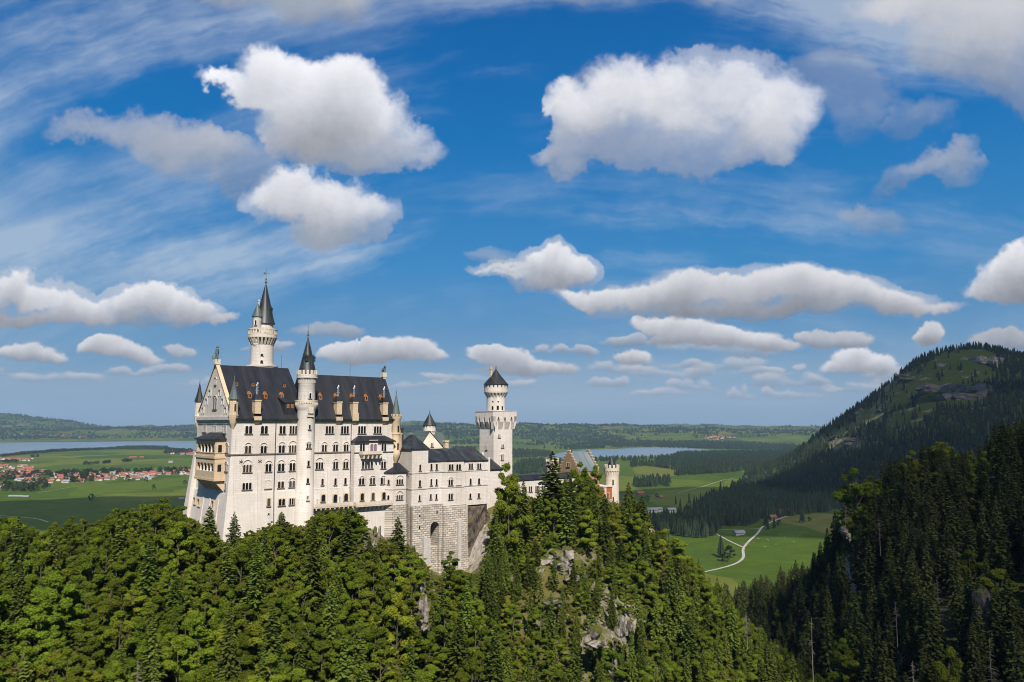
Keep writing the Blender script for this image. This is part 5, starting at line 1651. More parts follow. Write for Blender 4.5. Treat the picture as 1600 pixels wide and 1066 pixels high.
def trunk_mb(H, r0, crown_at=.3, limbs=None, lean=0.0):
    m = MB()
    pts = [(0, 0, -2.0), (0, 0, 0), (lean * .2, 0, H * .25), (lean * .5, .1, H * .55), (lean, 0, H * .86)]
    m.tube(pts, r0, r0 * .22, 7)
    if limbs is not None:
        for q in limbs[::2]:
            z0 = min(q[2] * .62, H * .6)
            m.tube([(0, 0, z0), (q[0] * .55, q[1] * .55, z0 + (q[2] - z0) * .6), tuple(q)], r0 * .38, r0 * .08, 5)
    return m


def spruce_crown(seed, H=26.0, R=3.6, whorls=40, bare=.10, per=8, ragged=.25, droop=.38, width=1.0):
    r = np.random.default_rng(seed)
    C, T, B, su, sv = [], [], [], [], []
    for i in range(whorls):
        f = i / (whorls - 1)
        z = H * (bare + (1 - bare) * f ** .92)
        L0 = R * (1 - f) ** .78 * (0.55 + .45 * min(1, f * 7 + .2)) + .18
        nbr = max(4, int(per * (1 - .4 * f)))
        a0 = r.uniform(0, 6.28)
        for j in range(nbr):
            a = a0 + 6.283 * j / nbr + r.uniform(-.25, .25)
            L = L0 * r.uniform(1 - ragged, 1 + ragged * .6)
            if r.random() < ragged * .22: L *= .5
            out = np.array([math.cos(a), math.sin(a), 0.0])
            side = np.array([-math.sin(a), math.cos(a), 0.0])
            nq = 2 + int(L > 1.0) + int(L > 1.9) + int(L > 2.8)
            for q in range(nq):
                t = (q + .6) / nq
                dz = -droop * L * t * (1 - .45 * t) + .1 * L * t * t * (1 if f > .5 else .6)
                p = out * L * t + np.array([0, 0, z + dz]) + r.normal(0, .06, 3)
                tilt = r.uniform(-.55, .55)
                s_ = side * math.cos(tilt) + np.array([0, 0, 1]) * math.sin(tilt)
                b_ = unit(out + np.array([0, 0, -droop * (1 - .6 * t) + r.uniform(-.3, .25)]))
                C.append(p); T.append(s_); B.append(b_)
                su.append((.30 + .34 * L * (1 - t * .75) / nq * 1.5) * width * r.uniform(.75, 1.2)); sv.append(L / nq * .78 + .12)
                # hanging twigs under the branch
                if q and r.random() < .6:
                    C.append(p + np.array([0, 0, -.22])); T.append(b_); B.append(np.array([0, 0, -1.0]) + s_ * r.uniform(-.3, .3))
                    su.append(L / nq * .55 + .1); sv.append(.25 + .10 * L)
    for q in range(6):
        a = q * 1.05
        C.append(np.array([0, 0, H - .5])); T.append(np.array([math.cos(a), math.sin(a), 0])); B.append(np.array([0, 0, 1.0])); su.append(.16); sv.append(.8)
    return quads_from(np.array(C), unit(np.array(T)), unit(np.array(B)), np.array(su), np.array(sv))


def far_conifer(seed, H=24.0, R=3.4, layers=8, sides=7):
    r = np.random.default_rng(seed)
    V, Fq = [], []
    for i in range(layers):
        f = i / layers
        z0 = H * (.06 + .94 * f); z1 = min(H, z0 + H * .26)
        rr = R * (1 - f) ** .8 + .15
        base = len(V)
        ph = r.uniform(0, 6)
        for j in range(sides * 2):
            a = ph + 6.283 * j / (sides * 2)
            q = rr * (r.uniform(.85, 1.2) if j % 2 else r.uniform(.45, .7))
            V.append((q * math.cos(a), q * math.sin(a), z0 + (0.0 if j % 2 else .5)))
        V.append((r.uniform(-.1, .1), r.uniform(-.1, .1), z1))
        for j in range(sides * 2):
            Fq.append((base + j, base + (j + 1) % (sides * 2), base + sides * 2))
    return np.array(V), np.array(Fq)


def crown_object(kind, seed, mat, **kw):
    if kind == "spruce":
        V, Fq = spruce_crown(seed, **kw)
    elif kind == "far":
        V, Fq = far_conifer(seed, **kw)
    else:
        (V, Fq), limbs = broadleaf_crown(seed, **kw)
    me = fast_mesh("crown", V, Fq, mat, False)
    return me, (limbs if kind == "leaf" else None)


class Proto:
    """crown and trunk meshes of one tree; the first tree put up with it is the source of all the others"""
    def __init__(self, name, kind, seed, mat, H, r0, bark=None, **kw):
        self.name, self.kind, self.H = name, kind, H
        self.crown, limbs = crown_object(kind, seed, mat, H=H, **kw)
        tm = trunk_mb(H, r0, limbs=limbs)
        o = tm.build("trunk", bark or BARK)
        self.trunk = o.data
        bpy.data.objects.remove(o)
        self.first = None

    def plant(self, x, y, z, h, rz, label, group, wide=1.0, name=None, cat="tree"):
        root = empty(name or self.name, (x, y, z), rz)
        s = h / self.H
        root.scale = (s * wide, s * wide, s)
        tag(root, label, cat, group)
        c = link("crown", self.crown, root)
        t_ = link("trunk", self.trunk, root)
        if self.first is None: self.first = (c, t_)
        return root


SPR = [Proto("spruce_tree", "spruce", 200 + i, NEEDLE, 26.0, .34, R=q, whorls=wn, ragged=rg, droop=dr, per=pr) for i, (q, wn, rg, dr, pr) in
       enumerate([(3.7, 40, .28, .38, 8), (3.2, 42, .35, .45, 8), (4.2, 36, .32, .34, 9), (3.0, 38, .45, .5, 7), (3.6, 34, .5, .42, 8)])]
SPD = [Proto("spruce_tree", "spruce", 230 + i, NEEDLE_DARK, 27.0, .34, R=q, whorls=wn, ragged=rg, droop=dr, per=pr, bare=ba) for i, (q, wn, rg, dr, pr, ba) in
       enumerate([(3.5, 40, .35, .42, 8, .12), (2.9, 42, .42, .5, 7, .2), (4.0, 36, .38, .36, 9, .1), (2.7, 36, .5, .5, 7, .28), (3.4, 34, .5, .45, 8, .15)])]
BRD = [Proto("broadleaf_tree", "leaf", 260 + i, LEAF, 18.0, .30, R=q, n_leaf=nl, leaf=lf, slim=sl) for i, (q, nl, lf, sl) in
       enumerate([(5.9, 26000, .18, 1.0), (5.2, 22000, .175, .95), (6.4, 28000, .185, 1.0), (4.8, 20000, .175, .9), (5.6, 22000, .17, 1.05), (4.4, 9000, .18, .85)])]
SHRUB = foliage("shrub_leaves", (.095, .135, .014), (.175, .200, .024), (.215, .175, .040), .35)
BUSH = [Proto("bush", "leaf", 280 + i, SHRUB, 5.0, .10, R=2.4, n_leaf=4600, leaf=.14, slim=1.2, tiers=30) for i in range(2)]


def polyline(pts):
    a = np.array(pts, float)
    return lambda x: np.interp(x, a[:, 0], a[:, 1])


TOP_CASTLE = polyline([(-200, 800), (0, 806), (29, 809), (50, 822), (66, 822), (80, 804), (91, 800), (118, 804), (145, 813), (172, 799), (193, 793), (220, 785), (241, 787), (257, 780), (272, 788), (292, 802), (310, 812), (318, 826), (340, 826),
                       (352, 852), (362, 846), (376, 838), (397, 822), (416, 818), (430, 812), (454, 817), (472, 822), (488, 812), (499, 799), (534, 792), (560, 800), (570, 806), (577, 836), (598, 842), (612, 838), (633, 852), (649, 852), (657, 872), (668, 890),
                       (676, 925), (690, 905), (703, 880), (724, 893), (745, 897), (755, 880), (766, 840), (775, 790), (790, 752), (806, 748), (818, 768), (832, 778), (845, 775), (863, 752), (880, 748), (893, 742), (905, 730), (930, 730), (940, 762), (946, 790), (966, 800), (974, 782), (982, 765),
                       (993, 776), (1010, 808), (1021, 828), (1038, 830), (1050, 840), (1059, 846), (1064, 860), (1076, 868), (1093, 876), (1107, 902), (1128, 905), (1139, 926), (1153, 946), (1182, 972), (1200, 978), (1217, 1004), (1243, 1018), (1266, 1036), (1290, 1050), (1330, 1090)])
TOP_RIGHT = polyline([(1090, 930), (1128, 905), (1139, 892), (1159, 874), (1185, 868), (1200, 881), (1237, 873), (1257, 864), (1275, 858), (1284, 800), (1290, 790), (1300, 767), (1319, 740), (1337, 734), (1350, 744), (1381, 724), (1412, 714), (1427, 706), (1441, 696), (1469, 692), (1494, 704),
                      (1506, 711), (1522, 700), (1541, 690), (1553, 668), (1566, 659), (1578, 667), (1600, 657), (1800, 600)])


def clear_of_buildings(a, b):
    bad = (a > -5) & (a < 118) & (b > -4.5) & (b < 36)
    bad |= (a > 60) & (a < 87) & (b > -8.5) & (b < 0)
    bad |= (a > 115) & (a < 152) & (b > 2.0) & (b < 13)
    bad |= (a > 138) & (a < 182) & (b > 1.5) & (b < 22)
    return ~bad


def line_of_sight(x, y, z, zfun, n=40):
    ok = np.ones(len(x), bool)
    for f in np.linspace(.12, .97, n):
        ok &= EYE[2] + (z - EYE[2]) * f > zfun(x * f, y * f) - 1.0
    return ok


ROCKS = [  # chart x, y, half width and half height of the bare places
    (883, 892, 40, 30), (640, 955, 20, 60), (648, 1000, 14, 40), (572, 850, 14, 40), (940, 1030, 42, 36), (982, 1012, 12, 50), (1545, 770, 26, 40), (1598, 960, 14, 60), (1300, 830, 14, 40), (250, 852, 14, 10), (1520, 880, 20, 24), (690, 930, 12, 40), (800, 900, 10, 14), (560, 900, 14, 20)]


def scatter(spacing, seed, jitter=.48):
    r = np.random.default_rng(seed)
    X, Y = np.meshgrid(np.arange(-330, 470, spacing), np.arange(62, 900, spacing))
    X = X + r.uniform(-jitter, jitter, X.shape) * spacing; Y = Y + r.uniform(-jitter, jitter, Y.shape) * spacing
    return X.ravel(), Y.ravel(), r


def gorge_side(x, y):
    """True on the castle's side of the gorge"""
    return x < np.interp(y, [60, 150, 200, 260, 320, 400, 480, 600], [60, 78, 96, 108, 116, 132, 120, 90])


trees = {"spruce_castle": [], "spruce_dark": [], "leaf_castle": [], "leaf_dark": [], "bush": []}


def consider(x, y, r, castle_side):
    z = hill_z(x, y)
    px, py = chart(np.stack([x, y, z], -1))
    d = np.hypot(x, y)
    a = (x - CASTLE_O[0]) * CA_U[0] + (y - CASTLE_O[1]) * CA_U[1]
    b = (x - CASTLE_O[0]) * CA_V[0] + (y - CASTLE_O[1]) * CA_V[1]
    side = gorge_side(x, y)
    ok = (z > 3) & (side == castle_side) & clear_of_buildings(a, b) & (px > -140) & (px < 1740) & (py < 1400)
    ok &= ~(side & (b > 14) & (a > -8) & (a < 150)) & ~(side & (b > 60))
    return x[ok], y[ok], z[ok], px[ok], py[ok], d[ok], side[ok], a[ok], b[ok]


def add(kind, x, y, z, h, wide, prio=0):
    trees[kind].append((x, y, z, h, wide, prio))


r = np.random.default_rng(31)
two = []
for castle_side, spc in ((True, 5.2), (False, 7.2)):
    X, Y, _ = scatter(spc, 31)
    two.append(consider(X, Y, r, castle_side))
x, y, z, px, py, d, side, a, b = [np.concatenate(q) for q in zip(*two)]
noise_type = nz(NZ_A, x, y, 1.6) + .6 * nz(NZ_B, x, y, 3.0)
for i in range(len(x)):
    u = r.random()
    rock = any(((px[i] - q[0]) / q[2]) ** 2 + ((py[i] - q[1]) / q[3]) ** 2 < 1 for q in ROCKS)
    if side[i]:
        if px[i] < 470: ps = .07 + .05 * (py[i] < 900)
        elif px[i] < 760: ps = .12 + (.25 if py[i] < 930 else 0)
        elif px[i] < 990: ps = .45
        else: ps = .44
        ps += .12 * (noise_type[i] > .8)
        spruce = u < ps
        keep = .86 if not spruce else .9
        if 780 < px[i] < 985 and py[i] > 875: keep = .82
        if 985 < px[i]: keep = .95
        if rock: keep = .10
        if r.random() > keep:
            if r.random() < .45: add("bush", x[i], y[i], z[i], r.uniform(1.6, 4.2), r.uniform(.9, 1.3))
            continue
        if spruce: h, wd_ = r.triangular(9, 17, 27), r.uniform(.85, 1.35)
        else: h, wd_ = r.triangular(7, 11.5, 18), r.uniform(.75, 1.1)
        if 780 < px[i] < 985 and py[i] > 875: h *= .62
        kind = "spruce_castle" if spruce else "leaf_castle"
        lim = TOP_CASTLE
    else:
        spruce = u < (.90 if noise_type[i] < .9 else .55)
        if rock and r.random() > .12: continue
        if r.random() > (.78 if d[i] < 330 else .88): continue
        h = r.triangular(17, 27, 36) if spruce else r.uniform(12, 21)
        wd_ = r.uniform(.95, 1.3)
        kind = "spruce_dark" if spruce else "leaf_dark"
        lim = TOP_RIGHT
    # the skyline of the photograph is the height the wood has there
    rp = 2.0 * F_PX / d[i]
    ylim = max(lim(px[i]), lim(px[i] - rp) - (4 if spruce else 0), lim(px[i] + rp) - (4 if spruce else 0)) if not spruce else lim(px[i]) - 5 * r.random()
    for _ in range(12):
        _, yt = chart(np.array([x[i], y[i], z[i] + h]))
        if yt >= ylim: break
        h *= .88
    if yt < ylim:
        continue
    if h < 4.0:
        if h > 1.5: add("bush", x[i], y[i], z[i], h, r.uniform(.9, 1.3))
        continue
    add(kind, x[i], y[i], z[i], h, wd_ * (1.0 if h > 11 else 1.25))

# undergrowth wherever the hill would be bare
r = np.random.default_rng(77)
X, Y = np.meshgrid(np.arange(-160, 150, 2.6), np.arange(100, 350, 2.6))
x = (X + r.uniform(-1.3, 1.3, X.shape)).ravel(); y = (Y + r.uniform(-1.3, 1.3, Y.shape)).ravel()
z = hill_z(x, y)
px, py = chart(np.stack([x, y, z], -1))
a = (x - CASTLE_O[0]) * CA_U[0] + (y - CASTLE_O[1]) * CA_U[1]
b = (x - CASTLE_O[0]) * CA_V[0] + (y - CASTLE_O[1]) * CA_V[1]
ok = gorge_side(x, y) & (px > -60) & (px < 1300) & (py < 1150) & (z > 40) & (b < 6)
ok &= ~((a > -4) & (a < 58) & (b > -3.2)) & ~((a > 50) & (a < 87) & (b > -5.5)) & ~((a > 62) & (a < 87) & (b > -8))
ok &= ~((a > 115) & (a < 152) & (b > 3)) & ~((a > 150) & (a < 182) & (b > 1.5))
for i in np.where(ok)[0]:
    rock = any(((px[i] - q[0]) / q[2]) ** 2 + ((py[i] - q[1]) / q[3]) ** 2 < 1 for q in ROCKS)
    open_ = 780 < px[i] < 985 and py[i] > 875
    if rock and r.random() > .10: continue
    if open_ and nz(NZ_B, x[i], y[i], 4.0) < -.7: continue
    knoll = 485 < px[i] < 580 and py[i] < 860
    h = r.uniform(.9, 3.0) if open_ else (r.uniform(2.2, 4.6) if knoll else r.uniform(1.4, 4.0))
    yl = TOP_CASTLE(px[i])
    for _ in range(6):
        if chart(np.array([x[i], y[i], z[i] + h]))[1] >= yl: break
        h *= .75
    if h > .7: add("bush", x[i], y[i], z[i], h, r.uniform(.9, 1.4))

# trees one can pick out in the photograph: chart x, y of the top, distance, kind, width, label
PICKED = [
    (795, 724, 272, "leaf", 1.25, "tall bright green leafy tree in front of the square tower's foot"),
    (863, 706, 292, "spruce", 1.75, "tallest dark spruce on the castle ridge, in front of the gatehouse"),
    (905, 722, 305, "leaf", .85, "broad green leafy tree between the tall spruce and the round gate tower"),
    (929, 728, 312, "leaf", .62, "leafy green tree directly left of the round gate tower"),
    (328, 792, 219, "spruce", 1.25, "dark spruce before the white foot of the palace's west front"),
    (367, 800, 226, "spruce", .8, "slender open spruce against the white corner of the palace"),
    (440, 800, 229, "spruce", .95, "small spruce against the palace wall, left of the stair tower"),
    (622, 808, 243, "spruce", 1.1, "pointed spruce in front of the rough stone base under the canted turret"),
    (703, 862, 244, "leaf", .8, "sparse light green tree in front of the rough stone bay"),
    (982, 754, 322, "spruce", .9, "dark pointed spruce just right of the round gate tower"),
    (1003, 775, 318, "spruce", .95, "second spruce right of the round gate tower, a little lower than its neighbour"),
    (1042, 828, 308, "leaf", 1.2, "bright yellow green leafy tree on the skyline right of the castle"),
    (945, 772, 308, "spruce", .9, "spruce standing against the foot of the round gate tower"),
    (960, 790, 305, "leaf", .7, "small leafy tree before the red wall of the gate"),
    (888, 742, 300, "spruce", 1.1, "dark spruce before the gatehouse gable, right of the tallest spruce"),
    (818, 752, 276, "spruce", 1.0, "spruce between the bright leafy tree and the tallest spruce"),
    (842, 760, 286, "spruce", .8, "spruce close left of the tallest spruce on the castle ridge"),
    (884, 752, 280, "spruce", 1.0, "spruce close right of the tallest spruce on the castle ridge"),
    (257, 779, 236, "leaf", 1.3, "dark round leafy tree on the skyline close left of the palace foot"),
    (185, 794, 226, "leaf", 1.1, "leafy tree on the skyline left of the dark round tree"),
    (30, 808, 200, "spruce", 1.2, "blunt conifer on the skyline at the far left"),
    (512, 797, 236, "leaf", 1.0, "bright green tree on the knoll under the palace terrace"),
    (545, 795, 238, "leaf", 1.0, "leafy tree on the knoll under the terrace, right of the stair tower"),
    (776, 808, 262, "spruce", .9, "dark spruce beside the grey rock under the bower wing"),
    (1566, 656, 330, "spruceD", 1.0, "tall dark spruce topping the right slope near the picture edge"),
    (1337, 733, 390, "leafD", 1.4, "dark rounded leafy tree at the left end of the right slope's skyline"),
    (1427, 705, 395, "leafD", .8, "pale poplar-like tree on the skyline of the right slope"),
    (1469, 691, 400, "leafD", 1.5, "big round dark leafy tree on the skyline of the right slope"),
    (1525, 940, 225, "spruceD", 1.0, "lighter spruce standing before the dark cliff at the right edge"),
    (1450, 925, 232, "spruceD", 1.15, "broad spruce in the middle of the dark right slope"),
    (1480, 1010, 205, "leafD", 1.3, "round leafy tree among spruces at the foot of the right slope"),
]
for (cx, cy, dd, kind, wd_, lab) in PICKED:
    x_, y_ = col(cx, dd), dd
    zg = float(hill_z(x_, y_))
    rs = sight(cx, cy)
    ztop = EYE[2] + rs[2] * (dd / rs[1])
    x_ = rs[0] * (dd / rs[1])
    h = max(4.0, ztop - zg)
    if h > 34:
        zg = ztop - 30.0; h = 30.0
    base = {"leaf": BRD, "spruce": SPR, "spruceD": SPD, "leafD": BRD}[kind]
    pr = base[(int(cx) * 7) % (len(base) - (1 if base is BRD else 0))]
    if "sparse" in lab: pr = BRD[5]
    Rp = {id(SPR): [3.7, 3.2, 4.2, 3.0, 3.6], id(SPD): [3.5, 2.9, 4.0, 2.7, 3.4], id(BRD): [5.9, 5.2, 6.4, 4.8, 5.6, 4.4]}[id(base)][base.index(pr)]
    half = wd_ * {"leaf": 25, "spruce": 17, "spruceD": 20, "leafD": 24}[kind]
    asp = half * dd / F_PX / (Rp * h / pr.H)
    pr.plant(x_, y_, zg, h, random.uniform(0, 6.28), lab, "trees that stand out round the castle" if kind in ("leaf", "spruce") else "trees that stand out on the right slope", asp)

LABELS = {
    "spruce_castle": ("spruce_tree", SPR, "sunlit green spruce growing among leafy trees on the castle hill", "spruces on the castle hill", 170),
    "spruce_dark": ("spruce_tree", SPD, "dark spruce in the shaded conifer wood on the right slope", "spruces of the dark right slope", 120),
    "leaf_castle": ("broadleaf_tree", BRD, "green leafy tree in the sunlit wood covering the castle hill", "leafy trees of the castle hill", 235),
    "leaf_dark": ("broadleaf_tree", BRD, "leafy tree standing among dark spruces on the right slope", "leafy trees of the right slope", 45),
    "bush": ("bush", BUSH, "low green bush on the grassy rocky hillside below the castle", "bushes of the castle hill", 120),
}


def instancer(name, protos, rows, label=None):
    """the rest of a wood as one object: points that carry copies of the trees already planted"""
    n = len(rows)
    R = np.array([q[:5] for q in rows], float)
    me = bpy.data.meshes.new(name)
    me.vertices.add(n)
    me.vertices.foreach_set("co", R[:, :3].astype(np.float32).ravel())
    rr = np.random.default_rng(n + 5)
    sc = np.column_stack([R[:, 3] * R[:, 4], R[:, 3] * R[:, 4], R[:, 3]]) / protos[0].H
    for nm, kind, val in (("size", "FLOAT_VECTOR", sc), ("turn", "FLOAT_VECTOR", np.column_stack([np.zeros(n), np.zeros(n), rr.uniform(0, 6.28, n)])), ("pick", "INT", rr.integers(0, len(protos), n))):
        at = me.attributes.new(nm, kind, "POINT")
        at.data.foreach_set("vector" if kind != "INT" else "value", np.ascontiguousarray(val, np.float32 if kind != "INT" else np.int32).ravel())
    o = link(name, me)
    tag(o, label, None, None, "stuff")
    g = bpy.data.node_groups.new(name, "GeometryNodeTree")
    g.interface.new_socket("Geometry", in_out="INPUT", socket_type="NodeSocketGeometry")
    g.interface.new_socket("Geometry", in_out="OUTPUT", socket_type="NodeSocketGeometry")
    N = g.nodes.new; L = g.links.new
    gi, go = N("NodeGroupInput"), N("NodeGroupOutput")
    outj = N("GeometryNodeJoinGeometry")
    def attr(nm, ty):
        a_ = N("GeometryNodeInputNamedAttribute"); a_.data_type = ty; a_.inputs["Name"].default_value = nm
        return a_.outputs[0]
    sz, tn, pk = attr("size", "FLOAT_VECTOR"), attr("turn", "FLOAT_VECTOR"), attr("pick", "INT")
    for which in (0, 1):
        j = N("GeometryNodeJoinGeometry")
        for pr in reversed(protos):
            oi = N("GeometryNodeObjectInfo"); oi.transform_space = "ORIGINAL"
            oi.inputs["Object"].default_value = pr.first[which]; oi.inputs["As Instance"].default_value = True
            L(oi.outputs["Geometry"], j.inputs[0])
        ip = N("GeometryNodeInstanceOnPoints")
        L(gi.outputs[0], ip.inputs["Points"]); L(j.outputs[0], ip.inputs["Instance"])
        ip.inputs["Pick Instance"].default_value = True
        L(pk, ip.inputs["Instance Index"]); L(sz, ip.inputs["Scale"])
        e2r = N("FunctionNodeEulerToRotation"); L(tn, e2r.inputs[0]); L(e2r.outputs[0], ip.inputs["Rotation"])
        L(ip.outputs[0], outj.inputs[0])
    L(outj.outputs[0], go.inputs[0])
    md = o.modifiers.new("copies", "NODES"); md.node_group = g
    return o


for kind, (nm, protos, lab, grp, cap) in LABELS.items():
    rows = trees[kind]
    A_ = np.array([q[:5] for q in rows])
    px, py = chart(np.stack([A_[:, 0], A_[:, 1], A_[:, 2] + A_[:, 3] * .6], -1))
    d = np.hypot(A_[:, 0], A_[:, 1])
    vis = line_of_sight(A_[:, 0], A_[:, 1], A_[:, 2] + A_[:, 3] * .7, hill_z) & (px > 5) & (px < 1595) & (py < 1058)
    # what stands before a tree hides it: count the nearer crowns over its middle
    hidden = np.zeros(len(d))
    rpx = A_[:, 3] * .18 * F_PX / d
    hpx = A_[:, 3] * .5 * F_PX / d
    for i in range(len(d)):
        nearer = (d < d[i] - 3) & (np.abs(px - px[i]) < rpx) & (np.abs(py - py[i]) < hpx * .8)
        hidden[i] = nearer.sum()
    score = np.where(vis, A_[:, 3] / d / (1 + .7 * hidden), -1)
    order = np.argsort(-score)
    rr = random.Random(len(rows))
    own = [i for i in order[:cap] if score[i] > 0]
    for n_, i in enumerate(own):
        x_, y_, z_, h, wd_ = A_[i]
        protos[n_ % len(protos)].plant(x_, y_, z_, h, rr.uniform(0, 6.28), lab, grp, wd_, cat="bush" if kind == "bush" else "tree")
    rest = [rows[i] for i in order[cap:] if True]
    print("TREES", kind, len(rows), "own", len(own), "rest", len(rest))
    if rest:
        instancer({"spruce_castle": "castle_hill_spruce_wood", "spruce_dark": "right_slope_spruce_wood", "leaf_castle": "castle_hill_broadleaf_wood", "leaf_dark": "right_slope_broadleaf_wood", "bush": "hillside_undergrowth"}[kind], protos, rest)

# ================================================================== FAR WOODS, MOUNTAIN TREES
FARN = foliage("far_conifer_green", (.012, .026, .011), (.022, .038, .013), (.028, .036, .013), .05)
FARL = foliage("far_leaf_green", (.022, .042, .011), (.042, .066, .016), (.046, .056, .017), .1)
FC = [Proto("conifer", "far", 300 + i, FARN, 24.0, .3, R=q) for i, q in enumerate((3.6, 2.9, 4.4, 3.3))]
FL = [Proto("leafy_tree", "leaf", 310 + i, FARL, 14.0, .3, R=5.0, n_leaf=420, leaf=1.0, slim=1.05, tiers=26) for i in range(3)]


def plain_at(px, py):
    """where a sight line meets the valley floor"""
    r = sight(px, py)
    h = math.hypot(r[0], r[1])
    D = np.concatenate([np.arange(600, 4000, 4.0), np.arange(4000, 15700, 20.0)])
    P = EYE[None] + r[None] * (D / h)[:, None]
    below = P[:, 2] <= plain_z(P[:, 0], P[:, 1])
    i = int(np.argmax(below)) if below.any() else len(D) - 1
    return P[i, :2]


# lone trees in the fields first: they carry the meshes of the far woods
LONE = [(143, 783, "l", 17, "small round tree alone in the middle of the dark field"), (240, 765, "l", 14, "small tree on the light strip of field behind the dark field"), (199, 752, "l", 20, "round tree at the end of the village row left of the palace"),
        (228, 753, "l", 16, "lone tree on the pale meadow right of the village row"), (289, 757, "l", 13, "small tree on the pale meadow close left of the palace"), (48, 768, "l", 26, "dark clump tree at the near edge of the red village"),
        (1254, 817, "c", 34, "tall dark conifer standing alone on the meadow beside the brown chalet"), (1127, 871, "c", 30, "left conifer of the small clump on the gorge meadow"), (1140, 872, "l", 17, "leafy tree in the small clump on the gorge meadow"),
        (1133, 878, "l", 15, "low bushy tree at the front of the clump on the gorge meadow"), (1107, 836, "l", 11, "round bush where the narrow path leaves the wood"), (1126, 770, "c", 30, "dark conifer at the near tip of the mountain wood"),
        (1012, 785, "l", 16, "round tree on the green meadow right of the castle"), (1026, 778, "l", 12, "small round bush tree on the green meadow right of the castle"), (1056, 789, "c", 22, "slender conifer on the meadow right of the castle"), (1063, 793, "c", 20, "short conifer on the meadow right of the castle"),
        (1077, 787, "c", 26, "dark conifer beside the small barn right of the castle"), (1210, 826, "c", 20, "conifer by the bend of the gravel track"), (1265, 815, "l", 8, "small bush beside the lone conifer by the chalet")]
for (px, py, kd, h, lab) in LONE:
    q = plain_at(px, py)
    pr = (FC if kd == "c" else FL)[(px + py) % (4 if kd == "c" else 3)]
    pr.plant(q[0], q[1], float(plain_z(*q)) - .3, h, random.uniform(0, 6), lab, "single trees in the valley", 1.15)
for k_, (pr, px, py, h, lab) in enumerate([(FC[0], 1085, 792, 26, "dark conifer left of the wood's edge right of the castle"), (FC[1], 1092, 796, 24, "narrow conifer at the wood's edge right of the castle"), (FC[2], 1196, 822, 24, "broad conifer at the corner of the gorge meadow"), (FC[3], 1200, 828, 18, "lower conifer at the corner of the gorge meadow"), (FL[0], 1217, 822, 10, "bush beside the gravel track near the chalet"), (FL[1], 10, 747, 18, "leafy tree in the far part of the red village"), (FL[2], 130, 748, 22, "leafy tree in the middle of the village row")]):
    q = plain_at(px, py)
    pr.plant(q[0], q[1], float(plain_z(*q)) - .3, h, 1.0 + k_, lab, "single trees in the valley", 1.1)


def inside_poly(x, y, poly):
    c = np.zeros(len(x), bool)
    p = np.array(poly)
    j = len(p) - 1
    for i in range(len(p)):
        xi, yi, xj, yj = p[i, 0], p[i, 1], p[j, 0], p[j, 1]
        with np.errstate(divide="ignore", invalid="ignore"):
            c ^= ((yi > y) != (yj > y)) & (x < (xj - xi) * (y - yi) / (yj - yi + 1e-12) + xi)
        j = i
    return c


def wood(name, polys, spacing, h0, h1, protos, seed, keep=1.0, wide=1.1, patchy=None):
    """a wood on the valley floor: its outline is given by sight lines"""
    r = np.random.default_rng(seed)
    rows = []
    for pts in polys:
        P = [plain_at(*q) for q in pts]
        A_ = np.array(P)
        X, Y = np.meshgrid(np.arange(A_[:, 0].min(), A_[:, 0].max(), spacing), np.arange(A_[:, 1].min(), A_[:, 1].max(), spacing))
        x = (X + r.uniform(-.5, .5, X.shape) * spacing).ravel(); y = (Y + r.uniform(-.5, .5, Y.shape) * spacing).ravel()
        ok = inside_poly(x, y, P) & (r.random(len(x)) < keep)
        if patchy is not None: ok &= nz(NZ_B, x, y, patchy) > -.15
        x, y = x[ok], y[ok]
        z = plain_z(x, y)
        for i in range(len(x)): rows.append((x[i], y[i], z[i] - .5, r.uniform(h0, h1), wide * r.uniform(.85, 1.25)))
    print("WOOD", name, len(rows))
    if rows: instancer(name, protos, rows)


# conifer woods right of the castle
wood("valley_conifer_wood", [[(1022, 824), (1050, 817), (1078, 806), (1095, 794), (1110, 782), (1140, 776), (1180, 770), (1240, 768), (1300, 770), (1300, 800), (1240, 806), (1205, 812), (1190, 812), (1180, 820), (1150, 824), (1128, 822), (1118, 838), (1090, 842), (1060, 838), (1035, 836), (1015, 826)]], 8.5, 12, 34, FC, 1, .80)
wood("flat_conifer_wood", [[(1034, 752), (1050, 744), (1090, 742), (1150, 738), (1200, 733), (1260, 730), (1262, 722), (1180, 726), (1110, 733), (1055, 742)], [(1050, 735), (1100, 732), (1150, 727), (1250, 718), (1250, 708), (1150, 709), (1060, 710), (1048, 716)],
                             [(985, 730), (1010, 728), (1046, 733), (1046, 720), (1030, 720), (1020, 726), (985, 727)], [(990, 762), (1045, 760), (1048, 753), (1020, 752), (990, 757)], [(1140, 768), (1180, 768), (1300, 764), (1300, 742), (1250, 744), (1200, 748), (1160, 756)]], 14.0, 18, 30, FC, 2, .8, 1.6)
wood("lake_shore_wood", [[(800, 742), (870, 738), (900, 730), (900, 722), (860, 720), (815, 722), (800, 730)], [(800, 716), (860, 714), (860, 708), (830, 705), (800, 704)], [(830, 700), (905, 702.5), (1000, 698.5), (1060, 700), (1160, 703), (1250, 705), (1250, 696), (1100, 690), (1000, 689), (900, 690), (840, 689)],
                           [(905, 719), (1000, 717.5), (1050, 714), (1110, 710), (1240, 706), (1240, 708.5), (1100, 713), (1050, 716.5), (990, 720), (905, 722)], [(690, 712), (745, 710), (745, 700), (690, 700)], [(690, 730), (745, 728), (745, 718), (690, 720)], [(700, 688), (745, 686), (745, 680), (700, 680)]], 26.0, 17, 27, FC, 3, .75, 2.4, .05)
